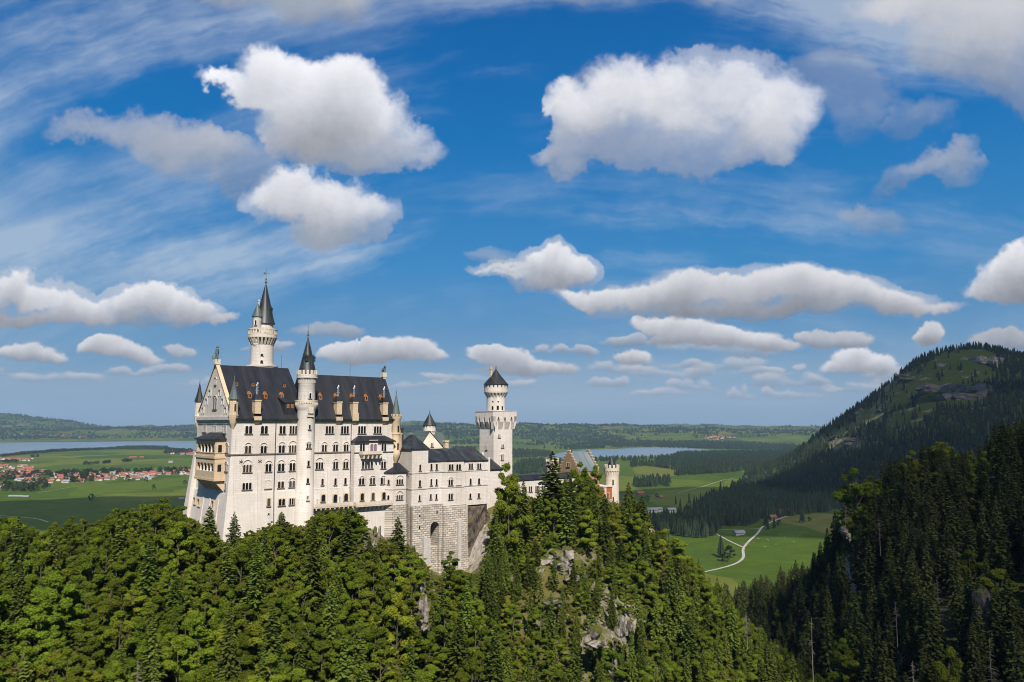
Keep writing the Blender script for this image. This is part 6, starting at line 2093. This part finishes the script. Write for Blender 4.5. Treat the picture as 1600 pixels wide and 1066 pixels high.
# hedges and trees on the left
wood("village_trees", [[(0, 769), (60, 768), (80, 760), (70, 752), (40, 755), (0, 760)], [(100, 757), (160, 752), (165, 746), (120, 746), (100, 750)], [(240, 741), (300, 741), (305, 735), (250, 735)], [(0, 752), (60, 748), (120, 744), (240, 740), (240, 735), (120, 738), (0, 742)]], 15.0, 9, 19, FL, 4, .38, 1.15)
wood("hedge_trees", [[(190, 723), (205, 722), (205, 720), (190, 720.5)], [(130, 727), (175, 724), (175, 723), (130, 725.5)], [(0, 714.5), (60, 709), (110, 705.5), (180, 702), (180, 700.6), (100, 703.6), (50, 707.2), (0, 712.5)], [(45, 715), (60, 714.8), (60, 713.6), (45, 713.8)], [(255, 709), (300, 709), (300, 703.5), (262, 702)], [(0, 724), (30, 723), (30, 721), (0, 722)]], 17.0, 9, 17, FL, 5, .6, 1.3)
wood("headland_wood", [[(180, 702.5), (215, 702.5), (262, 703), (262, 700), (230, 699.2), (200, 699.6), (182, 700.8)]], 17.0, 16, 24, FC, 6, .9, 1.6)
wood("far_shore_wood", [[(0, 687.8), (60, 687), (130, 684.8), (130, 681.5), (60, 682), (0, 683)], [(125, 684.5), (200, 685.0), (310, 683.6), (310, 677), (220, 676.5), (125, 679)], [(0, 678), (110, 677), (110, 671), (0, 671)], [(120, 668), (300, 668), (300, 662), (120, 663)]], 52.0, 17, 26, FC, 7, .8, 3.2, .03)

# woods of the rolling country
r = np.random.default_rng(91)
ba = np.radians(r.uniform(-37, 37, 60000)); dd_ = np.sqrt(r.uniform(6900 ** 2, 14800 ** 2, 60000))
x, y = dd_ * np.sin(ba), dd_ * np.cos(ba)
px, py = chart(np.stack([x, y, plain_z(x, y)], -1))
wet = ((px < 480) & (dd_ < 10300)) | ((px > 820) & (px < 1180) & (dd_ < 7000))
msk = nz(NZ_B, x, y * .8, .085) + .55 * nz(NZ_B, x + 5000, y, .30) > .12
msk |= (px < 150) & (plain_z(x, y) > 150)
ok = msk & ~wet & line_of_sight(x, y, plain_z(x, y) + 22, plain_z, 30)
x, y, dd_ = x[ok], y[ok], dd_[ok]; z = plain_z(x, y)
print("FAR", len(x))
instancer("far_country_wood", FC, [(x[i], y[i], z[i] - .5, r.uniform(15, 26), r.uniform(3.0, 5.5)) for i in range(len(x))])

# mountain
r = np.random.default_rng(55)
X, Y = np.meshgrid(np.arange(560, 2600, 9.5), np.arange(1250, 3300, 10.5))
x = (X + r.uniform(-5, 5, X.shape)).ravel(); y = (Y + r.uniform(-5, 5, Y.shape)).ravel()
z = mount_z(x, y)
px, py = chart(np.stack([x, y, z], -1))
fwd = (mount_z(x, y - 14) - mount_z(x, y + 14)) / -28.0
steep = np.hypot(fwd, (mount_z(x + 12, y) - mount_z(x - 12, y)) / 24.0)
ok = (z > 2) & (px > 1080) & (px < 1660)
# the open grassy upper slopes
MEADOW = [(1352, 668), (1362, 640), (1400, 596), (1445, 566), (1480, 548), (1530, 545), (1562, 556), (1566, 590), (1540, 606), (1512, 618), (1478, 640), (1448, 684), (1420, 700), (1396, 690), (1376, 664), (1362, 676)]
mead = inside_poly(px + 9 * nz(NZ_B, x, y, .3), py + 7 * nz(NZ_B, x + 700, y, .3), MEADOW).astype(float)
n1 = nz(NZ_B, x, y, .55)
p_keep = np.where(mead > .5, np.where(n1 > .7, .5, .06), .80) * np.where(steep > 1.15, .25, 1.0)
ok &= r.random(len(x)) < p_keep
for (cx, cy, rx, ry) in ((1536, 566, 22, 18), (1500, 620, 44, 17), (1322, 696, 30, 12), (1428, 596, 26, 12), (1358, 652, 22, 12)):
    ok &= ((px - cx) / rx) ** 2 + ((py - cy) / ry) ** 2 > 1      # bare rock
ok &= line_of_sight(x, y, z + 14, mount_z, 30)
rows = [(x[i], y[i], z[i] - 1.0, r.uniform(12, 27), r.uniform(.9, 1.35)) for i in np.where(ok)[0]]
print("MOUNT", len(rows))
instancer("mountain_wood", FC, rows)

# ================================================================== ROCKS
ROCKMAT = rock_grass("grey_rock", (.07, .085, .018), (.085, .08, .028), (.23, .20, .17), (.085, .074, .064), (.62, .90), rocky=.8)
ROCKPALE = rock_grass("pale_limestone_rock", (.075, .095, .016), (.12, .10, .03), (.36, .315, .26), (.15, .13, .11), (.48, .76), rocky=.9)
ROCKDARK = rock_grass("brown_grey_rock", (.07, .09, .016), (.10, .09, .03), (.17, .135, .105), (.045, .037, .030), (.42, .72), rocky=.7)


def rock(px, py, d, w_, h, depth, label, mat, seed, ground=None):
    """a crag: angular blocks stepped into the slope, one mesh"""
    import bmesh
    r = np.random.default_rng(seed)
    ground = ground or hill_z
    rs = sight(px, py); c = EYE + rs * (d / rs[1])
    big = w_ > 40
    n = int(np.clip(w_ * h / (260 if big else 5.5), 6, 18))
    V, Fq = [], []
    for q in range(n):
        fx, fz = r.uniform(-1, 1), r.uniform(-1, 1)
        if fx * fx + fz * fz > 1.1: fx *= .6; fz *= .6
        bw_ = w_ * r.uniform(.16, .36); bh = h * r.uniform(.18, .42); bd = max(depth * r.uniform(.4, .8), bw_ * .6)
        bm = bmesh.new()
        for _ in range(16):
            p = unit(r.standard_normal(3)) * r.uniform(.75, 1.1)
            p = np.sign(p) * np.abs(p) ** .7
            bm.verts.new(p * [bw_, bd, bh])
        bmesh.ops.convex_hull(bm, input=bm.verts)
        bmesh.ops.delete(bm, geom=[v for v in bm.verts if not v.link_faces], context="VERTS")
        bmesh.ops.triangulate(bm, faces=bm.faces)
        bmesh.ops.subdivide_edges(bm, edges=bm.edges, cuts=2, use_grid_fill=True)
        bm.verts.ensure_lookup_table()
        x0 = c[0] + fx * w_ * .42; z0 = c[2] + fz * h * .42
        P = np.array([v.co for v in bm.verts])
        P = P + np.column_stack([nz(NZ_B, P[:, 0] * 9 + q * 31, P[:, 2] * 9 + P[:, 1] * 7, 1.0), nz(NZ_B, P[:, 2] * 9 + 77 + q, P[:, 0] * 8, 1.0), nz(NZ_B, P[:, 1] * 9, P[:, 0] * 9 + 200 + q, 1.0)]) * min(bw_, bh) * .10
        a_ = r.uniform(-.4, .4)
        X_ = P[:, 0] * math.cos(a_) - P[:, 1] * math.sin(a_); Y_ = P[:, 0] * math.sin(a_) + P[:, 1] * math.cos(a_)
        # step each block back so that it lies in the slope at its own height
        ys = np.linspace(c[1] - w_ * 2 - 12, c[1] + w_ * 3 + 30, 60)
        gz = ground(np.full(60, x0), ys)
        k_ = int(np.argmin(np.abs(gz - (z0 - bh * .1))))
        y0 = np.clip(ys[k_], c[1] - (14 if not big else 60), c[1] + (18 if not big else 90))
        base = len(V)
        for xx, yy, zz_ in zip(X_, Y_, P[:, 2]): V.append((x0 - c[0] + xx, y0 - c[1] + yy, z0 - c[2] + zz_))
        bm.verts.index_update()
        Fq += [[base + v.index for v in f.verts] for f in bm.faces if len(f.verts) == 3] + [[base + v.index for v in t_] for f in bm.faces if len(f.verts) == 4 for t_ in ((f.verts[0], f.verts[1], f.verts[2]), (f.verts[0], f.verts[2], f.verts[3]))]
        bm.free()
    o_ = link("rock_outcrop", fast_mesh("rock_outcrop", np.array(V), np.array(Fq), mat, False))
    o_.location = c
    return tag(o_, label, "rock", "bare rocks of the hillsides")


# the big crag that carries the right end of the bower wing
r = np.random.default_rng(9)
nu, nv = 60, 44
U_ = np.linspace(0, 2 * np.pi, nu, endpoint=False)[None, :]; V_ = np.linspace(0, 1, nv)[:, None]
rr = (1.18 - .20 * V_) * (1 + .13 * nz(NZ_A, U_ * 16, V_ * 34, 1.0) + .13 * nz(NZ_B, U_ * 26, V_ * 40, 1.0)) * (1 - .10 * np.abs(np.sin(V_ * 17 + 2 * np.sin(U_ * 2))))
sq_ = (np.abs(np.cos(U_)) ** 6 + np.abs(np.sin(U_)) ** 6) ** (-1 / 6.0)
aa = 92.6 + np.cos(U_) * rr * sq_ * 7.3; bb = 4.2 + np.sin(U_) * rr * sq_ * 7.6
zz = 118 + V_ * 33.2 + 0 * U_ - np.where(np.cos(U_) > .4, 3.5 * V_ ** 3, 0) * 1.0
aa[-1], bb[-1] = 92.6, 4.2
Vv = np.stack([CASTLE_O[0] + CA_U[0] * aa + CA_V[0] * bb, CASTLE_O[1] + CA_U[1] * aa + CA_V[1] * bb, zz], -1).reshape(-1, 3)
I = np.arange(nu * nv).reshape(nv, nu); J = np.roll(I, -1, 1)
tag(link("rock_outcrop", fast_mesh("rock_outcrop", Vv, np.stack([I[:-1], J[:-1], J[1:], I[1:]], -1).reshape(-1, 4), ROCKDARK)), "big brown grey crag carrying the right end of the bower wing", "rock", "bare rocks of the hillsides")
for i, (px, py, d, w_, h, dp, lab, mat) in enumerate([
        (880, 892, 252, 10, 8, 6, "pale grey crag below the tallest spruce on the castle hill", ROCKPALE), (905, 918, 243, 5, 4, 4, "smaller pale rock just under the crag below the tallest spruce", ROCKPALE), (640, 940, 212, 5, 6, 5, "brownish rock rib low under the rough stone base", ROCKPALE),
        (655, 978, 196, 4, 6.5, 4, "tall pale rock rib in the middle of the lower wood", ROCKPALE), (650, 1006, 186, 3.0, 4, 3, "small pale rock under the tall rib in the lower wood", ROCKPALE), (571, 852, 236, 4, 5.5, 4, "narrow light rock face right of the knoll under the terrace", ROCKPALE),
        (942, 1028, 205, 7, 5, 5, "ragged white rock low on the grassy slope", ROCKPALE), (985, 1008, 212, 3.2, 6.5, 4, "thin upright pale rock on the castle hill's right flank", ROCKPALE), (1003, 1000, 216, 2.4, 4, 3, "small upright rock right of the thin pale one", ROCKPALE), (1543, 775, 335, 5, 8, 5, "pale vertical rock near the top of the dark right slope", ROCKDARK),
        (1597, 985, 214, 4, 12, 4, "big dark cliff at the lower right picture edge", ROCKDARK), (1302, 828, 372, 4, 7, 4, "pale rock at the left edge of the right slope", ROCKPALE), (251, 851, 205, 6, 2.6, 4, "flat grey rock in the wood left of the palace", ROCKMAT), (1528, 872, 262, 3, 2.6, 3, "grey rock among spruces in the middle of the right slope", ROCKDARK),
        (845, 905, 250, 4, 4, 4, "small pale rock left of the crag below the tallest spruce", ROCKPALE), (868, 968, 224, 6, 3, 5, "low rock ledge on the grassy slope", ROCKMAT), (412, 922, 210, 4, 4, 4, "small pale rock in the wood below the stair tower", ROCKPALE), (1536, 562, 2530, 62, 46, 40, "sunlit pale rock face near the mountain top", ROCKPALE), (795, 905, 255, 4, 5, 4, "whitish rock under the leafy tree by the square tower", ROCKPALE),
        (1500, 614, 2400, 130, 44, 40, "grey rock wall across the mountain's upper slope", ROCKMAT), (1322, 690, 2330, 80, 26, 30, "slanting grey rock band low on the mountain's left side", ROCKMAT), (1428, 590, 2480, 70, 26, 30, "grey rock band left of the mountain top", ROCKMAT), (1358, 645, 2450, 60, 26, 30, "grey crag on the mountain's left ridge", ROCKMAT)]):
    if d > 1000:                                     # where the sight line meets the mountain
        rs = sight(px, py); D = np.arange(1500, 3400, 4.0); P = EYE[None] + rs[None] * (D / rs[1])[:, None]
        d = float(D[int(np.argmax(P[:, 2] <= mount_z(P[:, 0], P[:, 1])))]) - 4.0
    o_ = rock(px, py, d, w_, h, dp, lab, mat, 400 + i, ground=hill_z if d < 1000 else mount_z)

# ================================================================== DEAD TREES
for i, (px, pt, d, h, lab) in enumerate([(1267, 965, 240, 17, "bare white dead trunk standing on the gorge's right bank"), (1464, 900, 245, 17, "thin bleached dead spruce in the middle of the right slope"), (1399, 938, 235, 10, "short bare dead spruce on the right slope"), (1373, 806, 330, 13, "grey dead spruce high on the right slope"),
                                       (1425, 1032, 195, 12, "brown dead spruce at the lower edge of the right slope"), (1545, 995, 205, 14, "reddish dead spruce beside the big dark cliff"), (1166, 955, 262, 9, "pale dead tree on the right edge of the castle hill"), (1320, 784, 350, 11, "grey dead spruce near the left end of the right slope"), (216, 1030, 128, 8, "grey bare twigged dead tree low in the left wood")]):
    rs = sight(px, pt); p = EYE + rs * (d / rs[1])
    root = tag(empty("dead_tree", (p[0], p[1], p[2] - h), i * 1.3), lab, "dead tree", "dead trees of the gorge")
    m = MB(); m.tube([(0, 0, -3), (0, 0, h * .5), (.15, .05, h)], .15, .03, 6); m.build("trunk", DEADWOOD, root)
    rr = random.Random(i); m = MB()
    for q in range(46 if i not in (0,) else 14):
        f = rr.uniform(.25, .97); a = rr.uniform(0, 6.28); L = (1 - f) * h * .20 + .35
        z0 = h * f
        m.tube([(0, 0, z0), (math.cos(a) * L * .6, math.sin(a) * L * .6, z0 - .1 * L), (math.cos(a) * L, math.sin(a) * L, z0 - .32 * L)], .05, .02, 4)
    m.build("branches", DEADWOOD, root)

# ================================================================== VILLAGES AND FARMS
WALLW = plain("white_house_wall", (.44, .41, .37), .9, var=.12)
WALLB = plain("brown_timber_wall", (.16, .09, .05), .9)
ROOFR = plain("red_tile_roof", (.25, .080, .042), .85, var=.22, scale=.4)
ROOFB = plain("brown_tile_roof", (.19, .085, .055), .85, scale=.4)
ROOFG = plain("grey_roof", (.22, .22, .23), .7, scale=.4)
HCOPY = {}


def house(px, py, L, Wd, H, kind, label, group, name="house", rz=0.0, cat="house"):
    q = plain_at(px, py)
    key = (kind, round(L / 3), round(Wd / 3), round(H / 2), name)
    root = tag(empty(name, (q[0], q[1], float(plain_z(*q)) - .2), rz), label, cat, group)
    if key not in HCOPY:
        roofm = {"r": ROOFR, "b": ROOFB, "g": ROOFG, "t": ROOFB, "c": ROOFR}[kind]
        wallm = WALLB if kind in "tc" else WALLW
        rise = Wd * .36
        m = MB(); m.box(-L / 2, L / 2, -Wd / 2, Wd / 2, 0, H)
        for s in (-1, 1): m.face([(s * L / 2, -Wd / 2, H), (s * L / 2, Wd / 2, H), (s * L / 2, 0, H + rise)])
        w_o = m.build("wall", wallm, root)
        m = MB(); e = .9
        for s in (-1, 1):
            m.face([(-L / 2 - e, s * (Wd / 2 + e), H - e * .7), (L / 2 + e, s * (Wd / 2 + e), H - e * .7), (L / 2 + e, 0, H + rise + .1), (-L / 2 - e, 0, H + rise + .1)])
            m.face([(-L / 2 - e, s * (Wd / 2 + e), H - e * .7 - .3), (L / 2 + e, s * (Wd / 2 + e), H - e * .7 - .3), (L / 2 + e, 0, H + rise - .2), (-L / 2 - e, 0, H + rise - .2)])
        r_o = m.build("roof", roofm, root)
        m = MB()
        n_ = max(2, int(L / 3.2))
        for fl in range(max(1, int(H / 2.8))):
            for j in range(n_):
                xx = -L / 2 + (j + .5) * L / n_
                for s in (-1, 1):
                    b0, b1 = sorted((s * (Wd / 2 + .05), s * (Wd / 2 - .1)))
                    m.box(xx - .5, xx + .5, b0, b1, .9 + fl * 2.8, 2.2 + fl * 2.8)
        p_o = m.build("window", GLASS, root)
        HCOPY[key] = (w_o.data, r_o.data, p_o.data)
    else:
        for nm, me in zip(("wall", "roof", "window"), HCOPY[key]): link(nm, me, root)
    return root


rv = random.Random(5)
VILL = {"r": "red roofed white house in the village on the plain left of the palace", "b": "brown roofed white house in the village on the plain left of the palace", "g": "grey roofed white house in the village on the plain left of the palace"}
VG = {"r": "red roofed village houses", "b": "brown roofed village houses", "g": "grey roofed village houses"}
def village(n, poly, kinds, labels, groups, size=(10, 17), sep=16.0):
    P = [plain_at(*q) for q in poly]
    A_ = np.array(P); done = []; tries = 0
    while len(done) < n and tries < 6000:
        tries += 1
        x, y = rv.uniform(A_[:, 0].min(), A_[:, 0].max()), rv.uniform(A_[:, 1].min(), A_[:, 1].max())
        if not inside_poly(np.array([x]), np.array([y]), P)[0] or any((x - a) ** 2 + (y - b) ** 2 < sep * sep for a, b in done): continue
        done.append((x, y))
        cx, cy = chart(np.array([x, y, float(plain_z(x, y))]))
        kd = rv.choice(kinds)
        L = rv.choice([size[0], (size[0] + size[1]) / 2, size[1]])
        house(float(cx), float(cy), L, L * rv.choice([.62, .75]), rv.choice([5.0, 6.5]), kd, labels[kd], groups[kd], rz=rv.choice([.3, 1.85, .1, .5]) + rv.uniform(-.15, .15))


village(112, [(-10, 764), (30, 765), (62, 757), (100, 757), (165, 753), (160, 742), (95, 737), (40, 729), (-10, 729)], "rrrrbrg", VILL, VG, (13, 22), 15)
village(56, [(150, 752), (240, 750), (250, 743), (240, 739), (200, 738), (150, 741)], "rrbg", VILL, VG, (12, 19), 14)
village(14, [(245, 743), (300, 742), (300, 737), (250, 737)], "rbg", VILL, VG)
NV = {k_: v.replace("in the village on the plain left of the palace", "in the hamlet near the lake, between field and shore") for k_, v in VILL.items()}
NG = {k_: "lakeside " + v.replace("village houses", "hamlet houses") for k_, v in VG.items()}
village(22, [(0, 722), (52, 721), (52, 717), (0, 718)], "rrb", NV, NG, (12, 18), 20)
village(26, [(266, 711), (306, 711.5), (306, 706), (262, 706)], "rrb", NV, NG, (14, 22), 20)
SV = {k_: v.replace("in the village on the plain left of the palace", "in the village on the far shore of the lake") for k_, v in VILL.items()}
SG = {k_: "far shore " + v for k_, v in VG.items()}
village(40, [(10, 680.5), (60, 680), (125, 680), (135, 684), (128, 684.8), (60, 681.8), (10, 683)], "rrrb", SV, SG, (18, 30), 40)
FV = {k_: v.replace("in the village on the plain left of the palace", "in the distant village beyond the right lake") for k_, v in VILL.items()}
FG = {k_: "distant " + v for k_, v in VG.items()}
village(34, [(1095, 686), (1110, 683), (1140, 682), (1150, 685), (1130, 688), (1100, 688)], "rrrb", FV, FG, (18, 30), 30)
for (px, py, L, Wd, H, kd, nm, lab, rz) in [
        (1223, 806, 22, 14, 7.5, "c", "chalet", "brown timber chalet with a red roof at the top of the gravel track", .25), (1207, 812, 12, 9, 5, "t", "barn", "small brown hut left of the red roofed chalet", .4), (1155, 836, 17, 8, 4.2, "g", "barn", "grey roofed white barn between the two tracks on the gorge meadow", .35),
        (1001, 773, 17, 9, 5, "c", "barn", "low red barn on the green meadow right of the castle", .1), (1019, 801, 20, 11, 6, "g", "house", "left white house with a grey roof before the conifer wood", .2), (1030, 800, 12, 9, 6, "g", "house", "middle white house with a grey roof before the conifer wood", .5), (1048, 801, 22, 12, 6, "g", "house", "right white house with a grey roof before the conifer wood", .2),
        (1089, 789, 14, 8, 5, "c", "barn", "small red brown barn by the conifers right of the castle", .2), (1033, 778, 9, 7, 3.5, "t", "barn", "tiny dark hut on the meadow right of the castle", .2), (208, 716, 40, 12, 5, "c", "barn", "long red roofed barn in the green field near the lake", .1), (222, 716, 22, 12, 5, "c", "barn", "short red roofed barn in the green field near the lake", .1),
        (267, 723, 20, 10, 5, "g", "house", "lone pale house in the green field close to the palace", .1), (54, 713.5, 40, 14, 5, "b", "barn", "brown barn in the field left, near the lake", .1), (25, 776, 34, 7, 1.4, "g", "shed", "long low white shed on the edge of the dark field", .05), (40, 776.5, 16, 6, 1.4, "g", "shed", "short low white shed on the edge of the dark field", .05), (284, 780, 12, 5, 2, "g", "shed", "small white shed on the dark field near the palace", .05)]:
    house(px, py, L, Wd, H, kd, lab, "farm buildings of the valley", nm, rz, "house" if nm in ("house", "chalet") else "barn")

# ================================================================== COWS, PEOPLE, BIRD
HIDE_B = plain("brown_cow_hide", (.20, .11, .06), .9); HIDE_W = plain("pale_cow_hide", (.27, .21, .15), .9)
COW = {}
for i in range(14):
    px = [1163, 1168, 1172, 1178, 1164, 1200, 1212, 1226, 1240, 1196, 1220, 1185, 1250, 1232][i]; py = [852, 850, 853, 849, 856, 845, 852, 840, 848, 856, 836, 843, 838, 858][i]
    q = plain_at(px, py)
    root = tag(empty("cow", (q[0], q[1], float(plain_z(*q))), i * 1.1), "brown cow in the herd close to the gravel track on the gorge meadow" if i < 5 else "pale cow grazing on the open meadow below the chalet", "cow", "cows on the gorge meadow")
    key = i < 5
    if key not in COW:
        m = MB()
        m.tube([(-1.15, 0, 1.15), (-.7, 0, 1.2), (0, 0, 1.12), (.75, 0, 1.22), (1.1, 0, 1.3)], .42, .36, 8)
        m.tube([(1.0, 0, 1.35), (1.45, 0, 1.2), (1.75, 0, .75)], .24, .15, 7); m.tube([(1.65, 0, .9), (1.95, 0, .45)], .17, .11, 7)
        for sx, kb in ((.75, -.05), (-.95, .12)):
            for sy in (-.25, .25): m.tube([(sx, sy, 1.1), (sx - kb, sy, .62), (sx, sy, .32), (sx + .02, sy, 0)], .15, .06, 6)
        m.tube([(-1.2, 0, 1.35), (-1.4, 0, 1.0), (-1.42, 0, .5)], .05, .03, 5)
        for sy in (-1, 1): m.tube([(1.6, sy * .12, 1.05), (1.62, sy * .34, 1.08)], .07, .03, 5)
        COW[key] = m.build("body", HIDE_B if key else HIDE_W, root).data
    else: link("body", COW[key], root)
CLOTH = [plain(n_, c) for n_, c in (("dark_jacket", (.03, .03, .04)), ("white_shirt", (.6, .58, .55)), ("red_jacket", (.32, .05, .04)), ("blue_jacket", (.05, .09, .2)))]
SKIN = plain("skin", (.5, .32, .23)); TROUS = plain("dark_trousers", (.03, .035, .05))
for i in range(7):
    a_, b_ = 161.5 + i * 1.15 + (i % 2) * .3, -1.0 - (i * 37 % 5) * .35
    x_, y_ = castle_xy(a_, b_); z_ = float(hill_z(x_, y_))
    jk = [0, 1, 0, 2, 1, 3, 0][i]
    root = tag(empty("person", (x_, y_, z_), i * .9), ["person in a dark jacket standing at the left of the group before the gate", "person in a white shirt in the group before the gate, beside the leftmost one", "person in a dark jacket in the middle of the group before the gate", "person in a red jacket in the group before the gate", "person in a white shirt beside the red jacket before the gate", "person in a blue jacket in the group before the gate", "person in a dark jacket at the right of the group before the gate"][i], "person", "visitors before the gatehouse")
    m = MB(); m.tube([(0, -.10, 0), (.02, -.10, .45), (0, -.09, .9)], .07, .10, 7); m.tube([(0, .10, 0), (-.03, .10, .45), (0, .09, .9)], .07, .10, 7); m.tube([(0, 0, .82), (0, 0, 1.1), (0, 0, 1.38), (0, 0, 1.5)], .17, .13, 8)
    for s in (-1, 1): m.tube([(0, s * .17, 1.42), (.03, s * .25, 1.12), (.14, s * .22, .88)], .06, .035, 6)
    m.tube([(0, 0, 1.46), (0, 0, 1.56)], .06, .055, 7); m.ball((.01, 0, 1.65), .11, 8, 6, (1, .85, 1.2))
    m.build("body", SKIN, root)
    m = MB(); m.tube([(0, 0, .85), (0, 0, 1.1), (0, 0, 1.38), (0, 0, 1.49)], .20, .15, 9)
    for s in (-1, 1): m.tube([(0, s * .17, 1.43), (.03, s * .26, 1.12), (.12, s * .23, .93)], .075, .05, 6)
    m.build("jacket", CLOTH[jk], root)
    m = MB(); m.tube([(0, -.10, .04), (.02, -.10, .45), (0, -.09, .92)], .085, .12, 7); m.tube([(0, .10, .04), (-.03, .10, .45), (0, .09, .92)], .085, .12, 7); m.build("trousers", TROUS, root)
    m = MB(); m.ball((-.03, 0, 1.69), .115, 8, 6, (1, .9, 1.05)); m.build("hair", IRON, root)
rs = sight(1165, 552); p = EYE + rs * 420
bird = tag(empty("bird", p, .6), "small black bird gliding in the sky left of the mountain", "bird")
m = MB(); m.tube([(-.35, 0, 0), (0, 0, .03), (.3, 0, .02), (.42, 0, 0)], .09, .04, 7)
for s in (-1, 1):
    m.face([(.18, 0, .03), (-.14, 0, .03), (-.10, s * .45, .22), (.14, s * .5, .24)]); m.face([(.14, s * .5, .24), (-.10, s * .45, .22), (-.12, s * .95, .12)])
m.face([(-.3, -.05, 0), (-.3, .05, 0), (-.6, .14, 0), (-.6, -.14, 0)])
m.build("body", IRON, bird)

# ================================================================== CLOUDS OVERHEAD WHOSE SHADE LIES ON THE VALLEY, and the air
def cloud_material(name, thin):
    """cloud white that lets a share of the sunlight through"""
    m, k = material(name)
    df = k.n("BsdfDiffuse", ins={"Color": (.85, .86, .88, 1)}); tr = k.n("BsdfTransparent")
    mxs = k.n("MixShader", ins={0: thin, 1: df.outputs[0], 2: tr.outputs[0]}); k.n("OutputMaterial", ins={0: mxs.outputs[0]})
    return m


THICK, MIDDLE, THIN = cloud_material("thick_cloud", .54), cloud_material("middling_cloud", .50), cloud_material("thin_cloud", .62)


def shade_cloud(gx_, gy_, gz_, rx, ry, turn, label, seed, mat, alt=1500.0):
    """a real cumulus overhead; it stands where the sun throws its shadow on (gx, gy, gz)"""
    t = (alt - gz_) / SUN_DIR[2]
    c = np.array([gx_, gy_, gz_]) + SUN_DIR * t
    r = np.random.default_rng(seed)
    nu, nv = 72, 30
    U_ = np.linspace(0, 2 * np.pi, nu, endpoint=False)[None, :]; V_ = np.linspace(0, np.pi, nv)[:, None]
    o = r.uniform(0, 400)
    ux, uy = np.cos(U_) * np.sin(V_), np.sin(U_) * np.sin(V_)
    b = 1 + .16 * nz(NZ_A, ux * 40 + o, uy * 40 + o + np.cos(V_) * 20, 1.0) + .06 * nz(NZ_B, ux * 60 + o, uy * 60 + np.cos(V_) * 40, 1.0)
    x = ux * b * rx; y = uy * b * ry; z = np.cos(V_) * b * min(rx, ry) * np.where(np.cos(V_) > 0, .55, .16)
    cs, sn = math.cos(turn), math.sin(turn)
    Vv = np.stack([x * cs - y * sn, x * sn + y * cs, z], -1).reshape(-1, 3)
    I = np.arange(nu * nv).reshape(nv, nu); J = np.roll(I, -1, 1)
    o_ = link("cloud", fast_mesh("cloud", Vv, np.stack([I[:-1], I[1:], J[1:], J[:-1]], -1).reshape(-1, 4), mat))
    o_.location = c
    return tag(o_, label, "cloud", "clouds overhead that shade the land")


shade_cloud(334, 190, 120, 242, 285, -.12, "white cloud overhead whose shadow lies on the right slope of the gorge", 1, THIN)
shade_cloud(1250, 1900, 60, 560, 380, -.35, "broad white cloud overhead whose shadow lies on the mountain's lower slope", 2, MIDDLE)
shade_cloud(1420, 2480, 300, 420, 420, .2, "white cloud overhead whose shadow lies on the mountain top", 6, MIDDLE)
shade_cloud(600, 1640, 0, 470, 520, .1, "white cloud overhead whose shadow lies on the valley conifer wood", 3, THIN)
shade_cloud(-820, 1720, 0, 620, 330, .02, "white cloud overhead whose shadow lies on the dark field left of the palace", 4, THICK)

m, k = material("valley_haze")
pv = k.n("VolumePrincipled")
pv.inputs["Color"].default_value = (.50, .73, 1.0, 1)
pv.inputs["Density"].default_value = 2.7e-5
pv.inputs["Anisotropy"].default_value = .1
k.n("OutputMaterial", ins={"Volume": pv.outputs[0]})
mb = MB(); mb.box(-16500, 16500, -16500, 16500, float(HZ.min()) - 12, 640)
tag(mb.build("haze", m), kind="stuff")
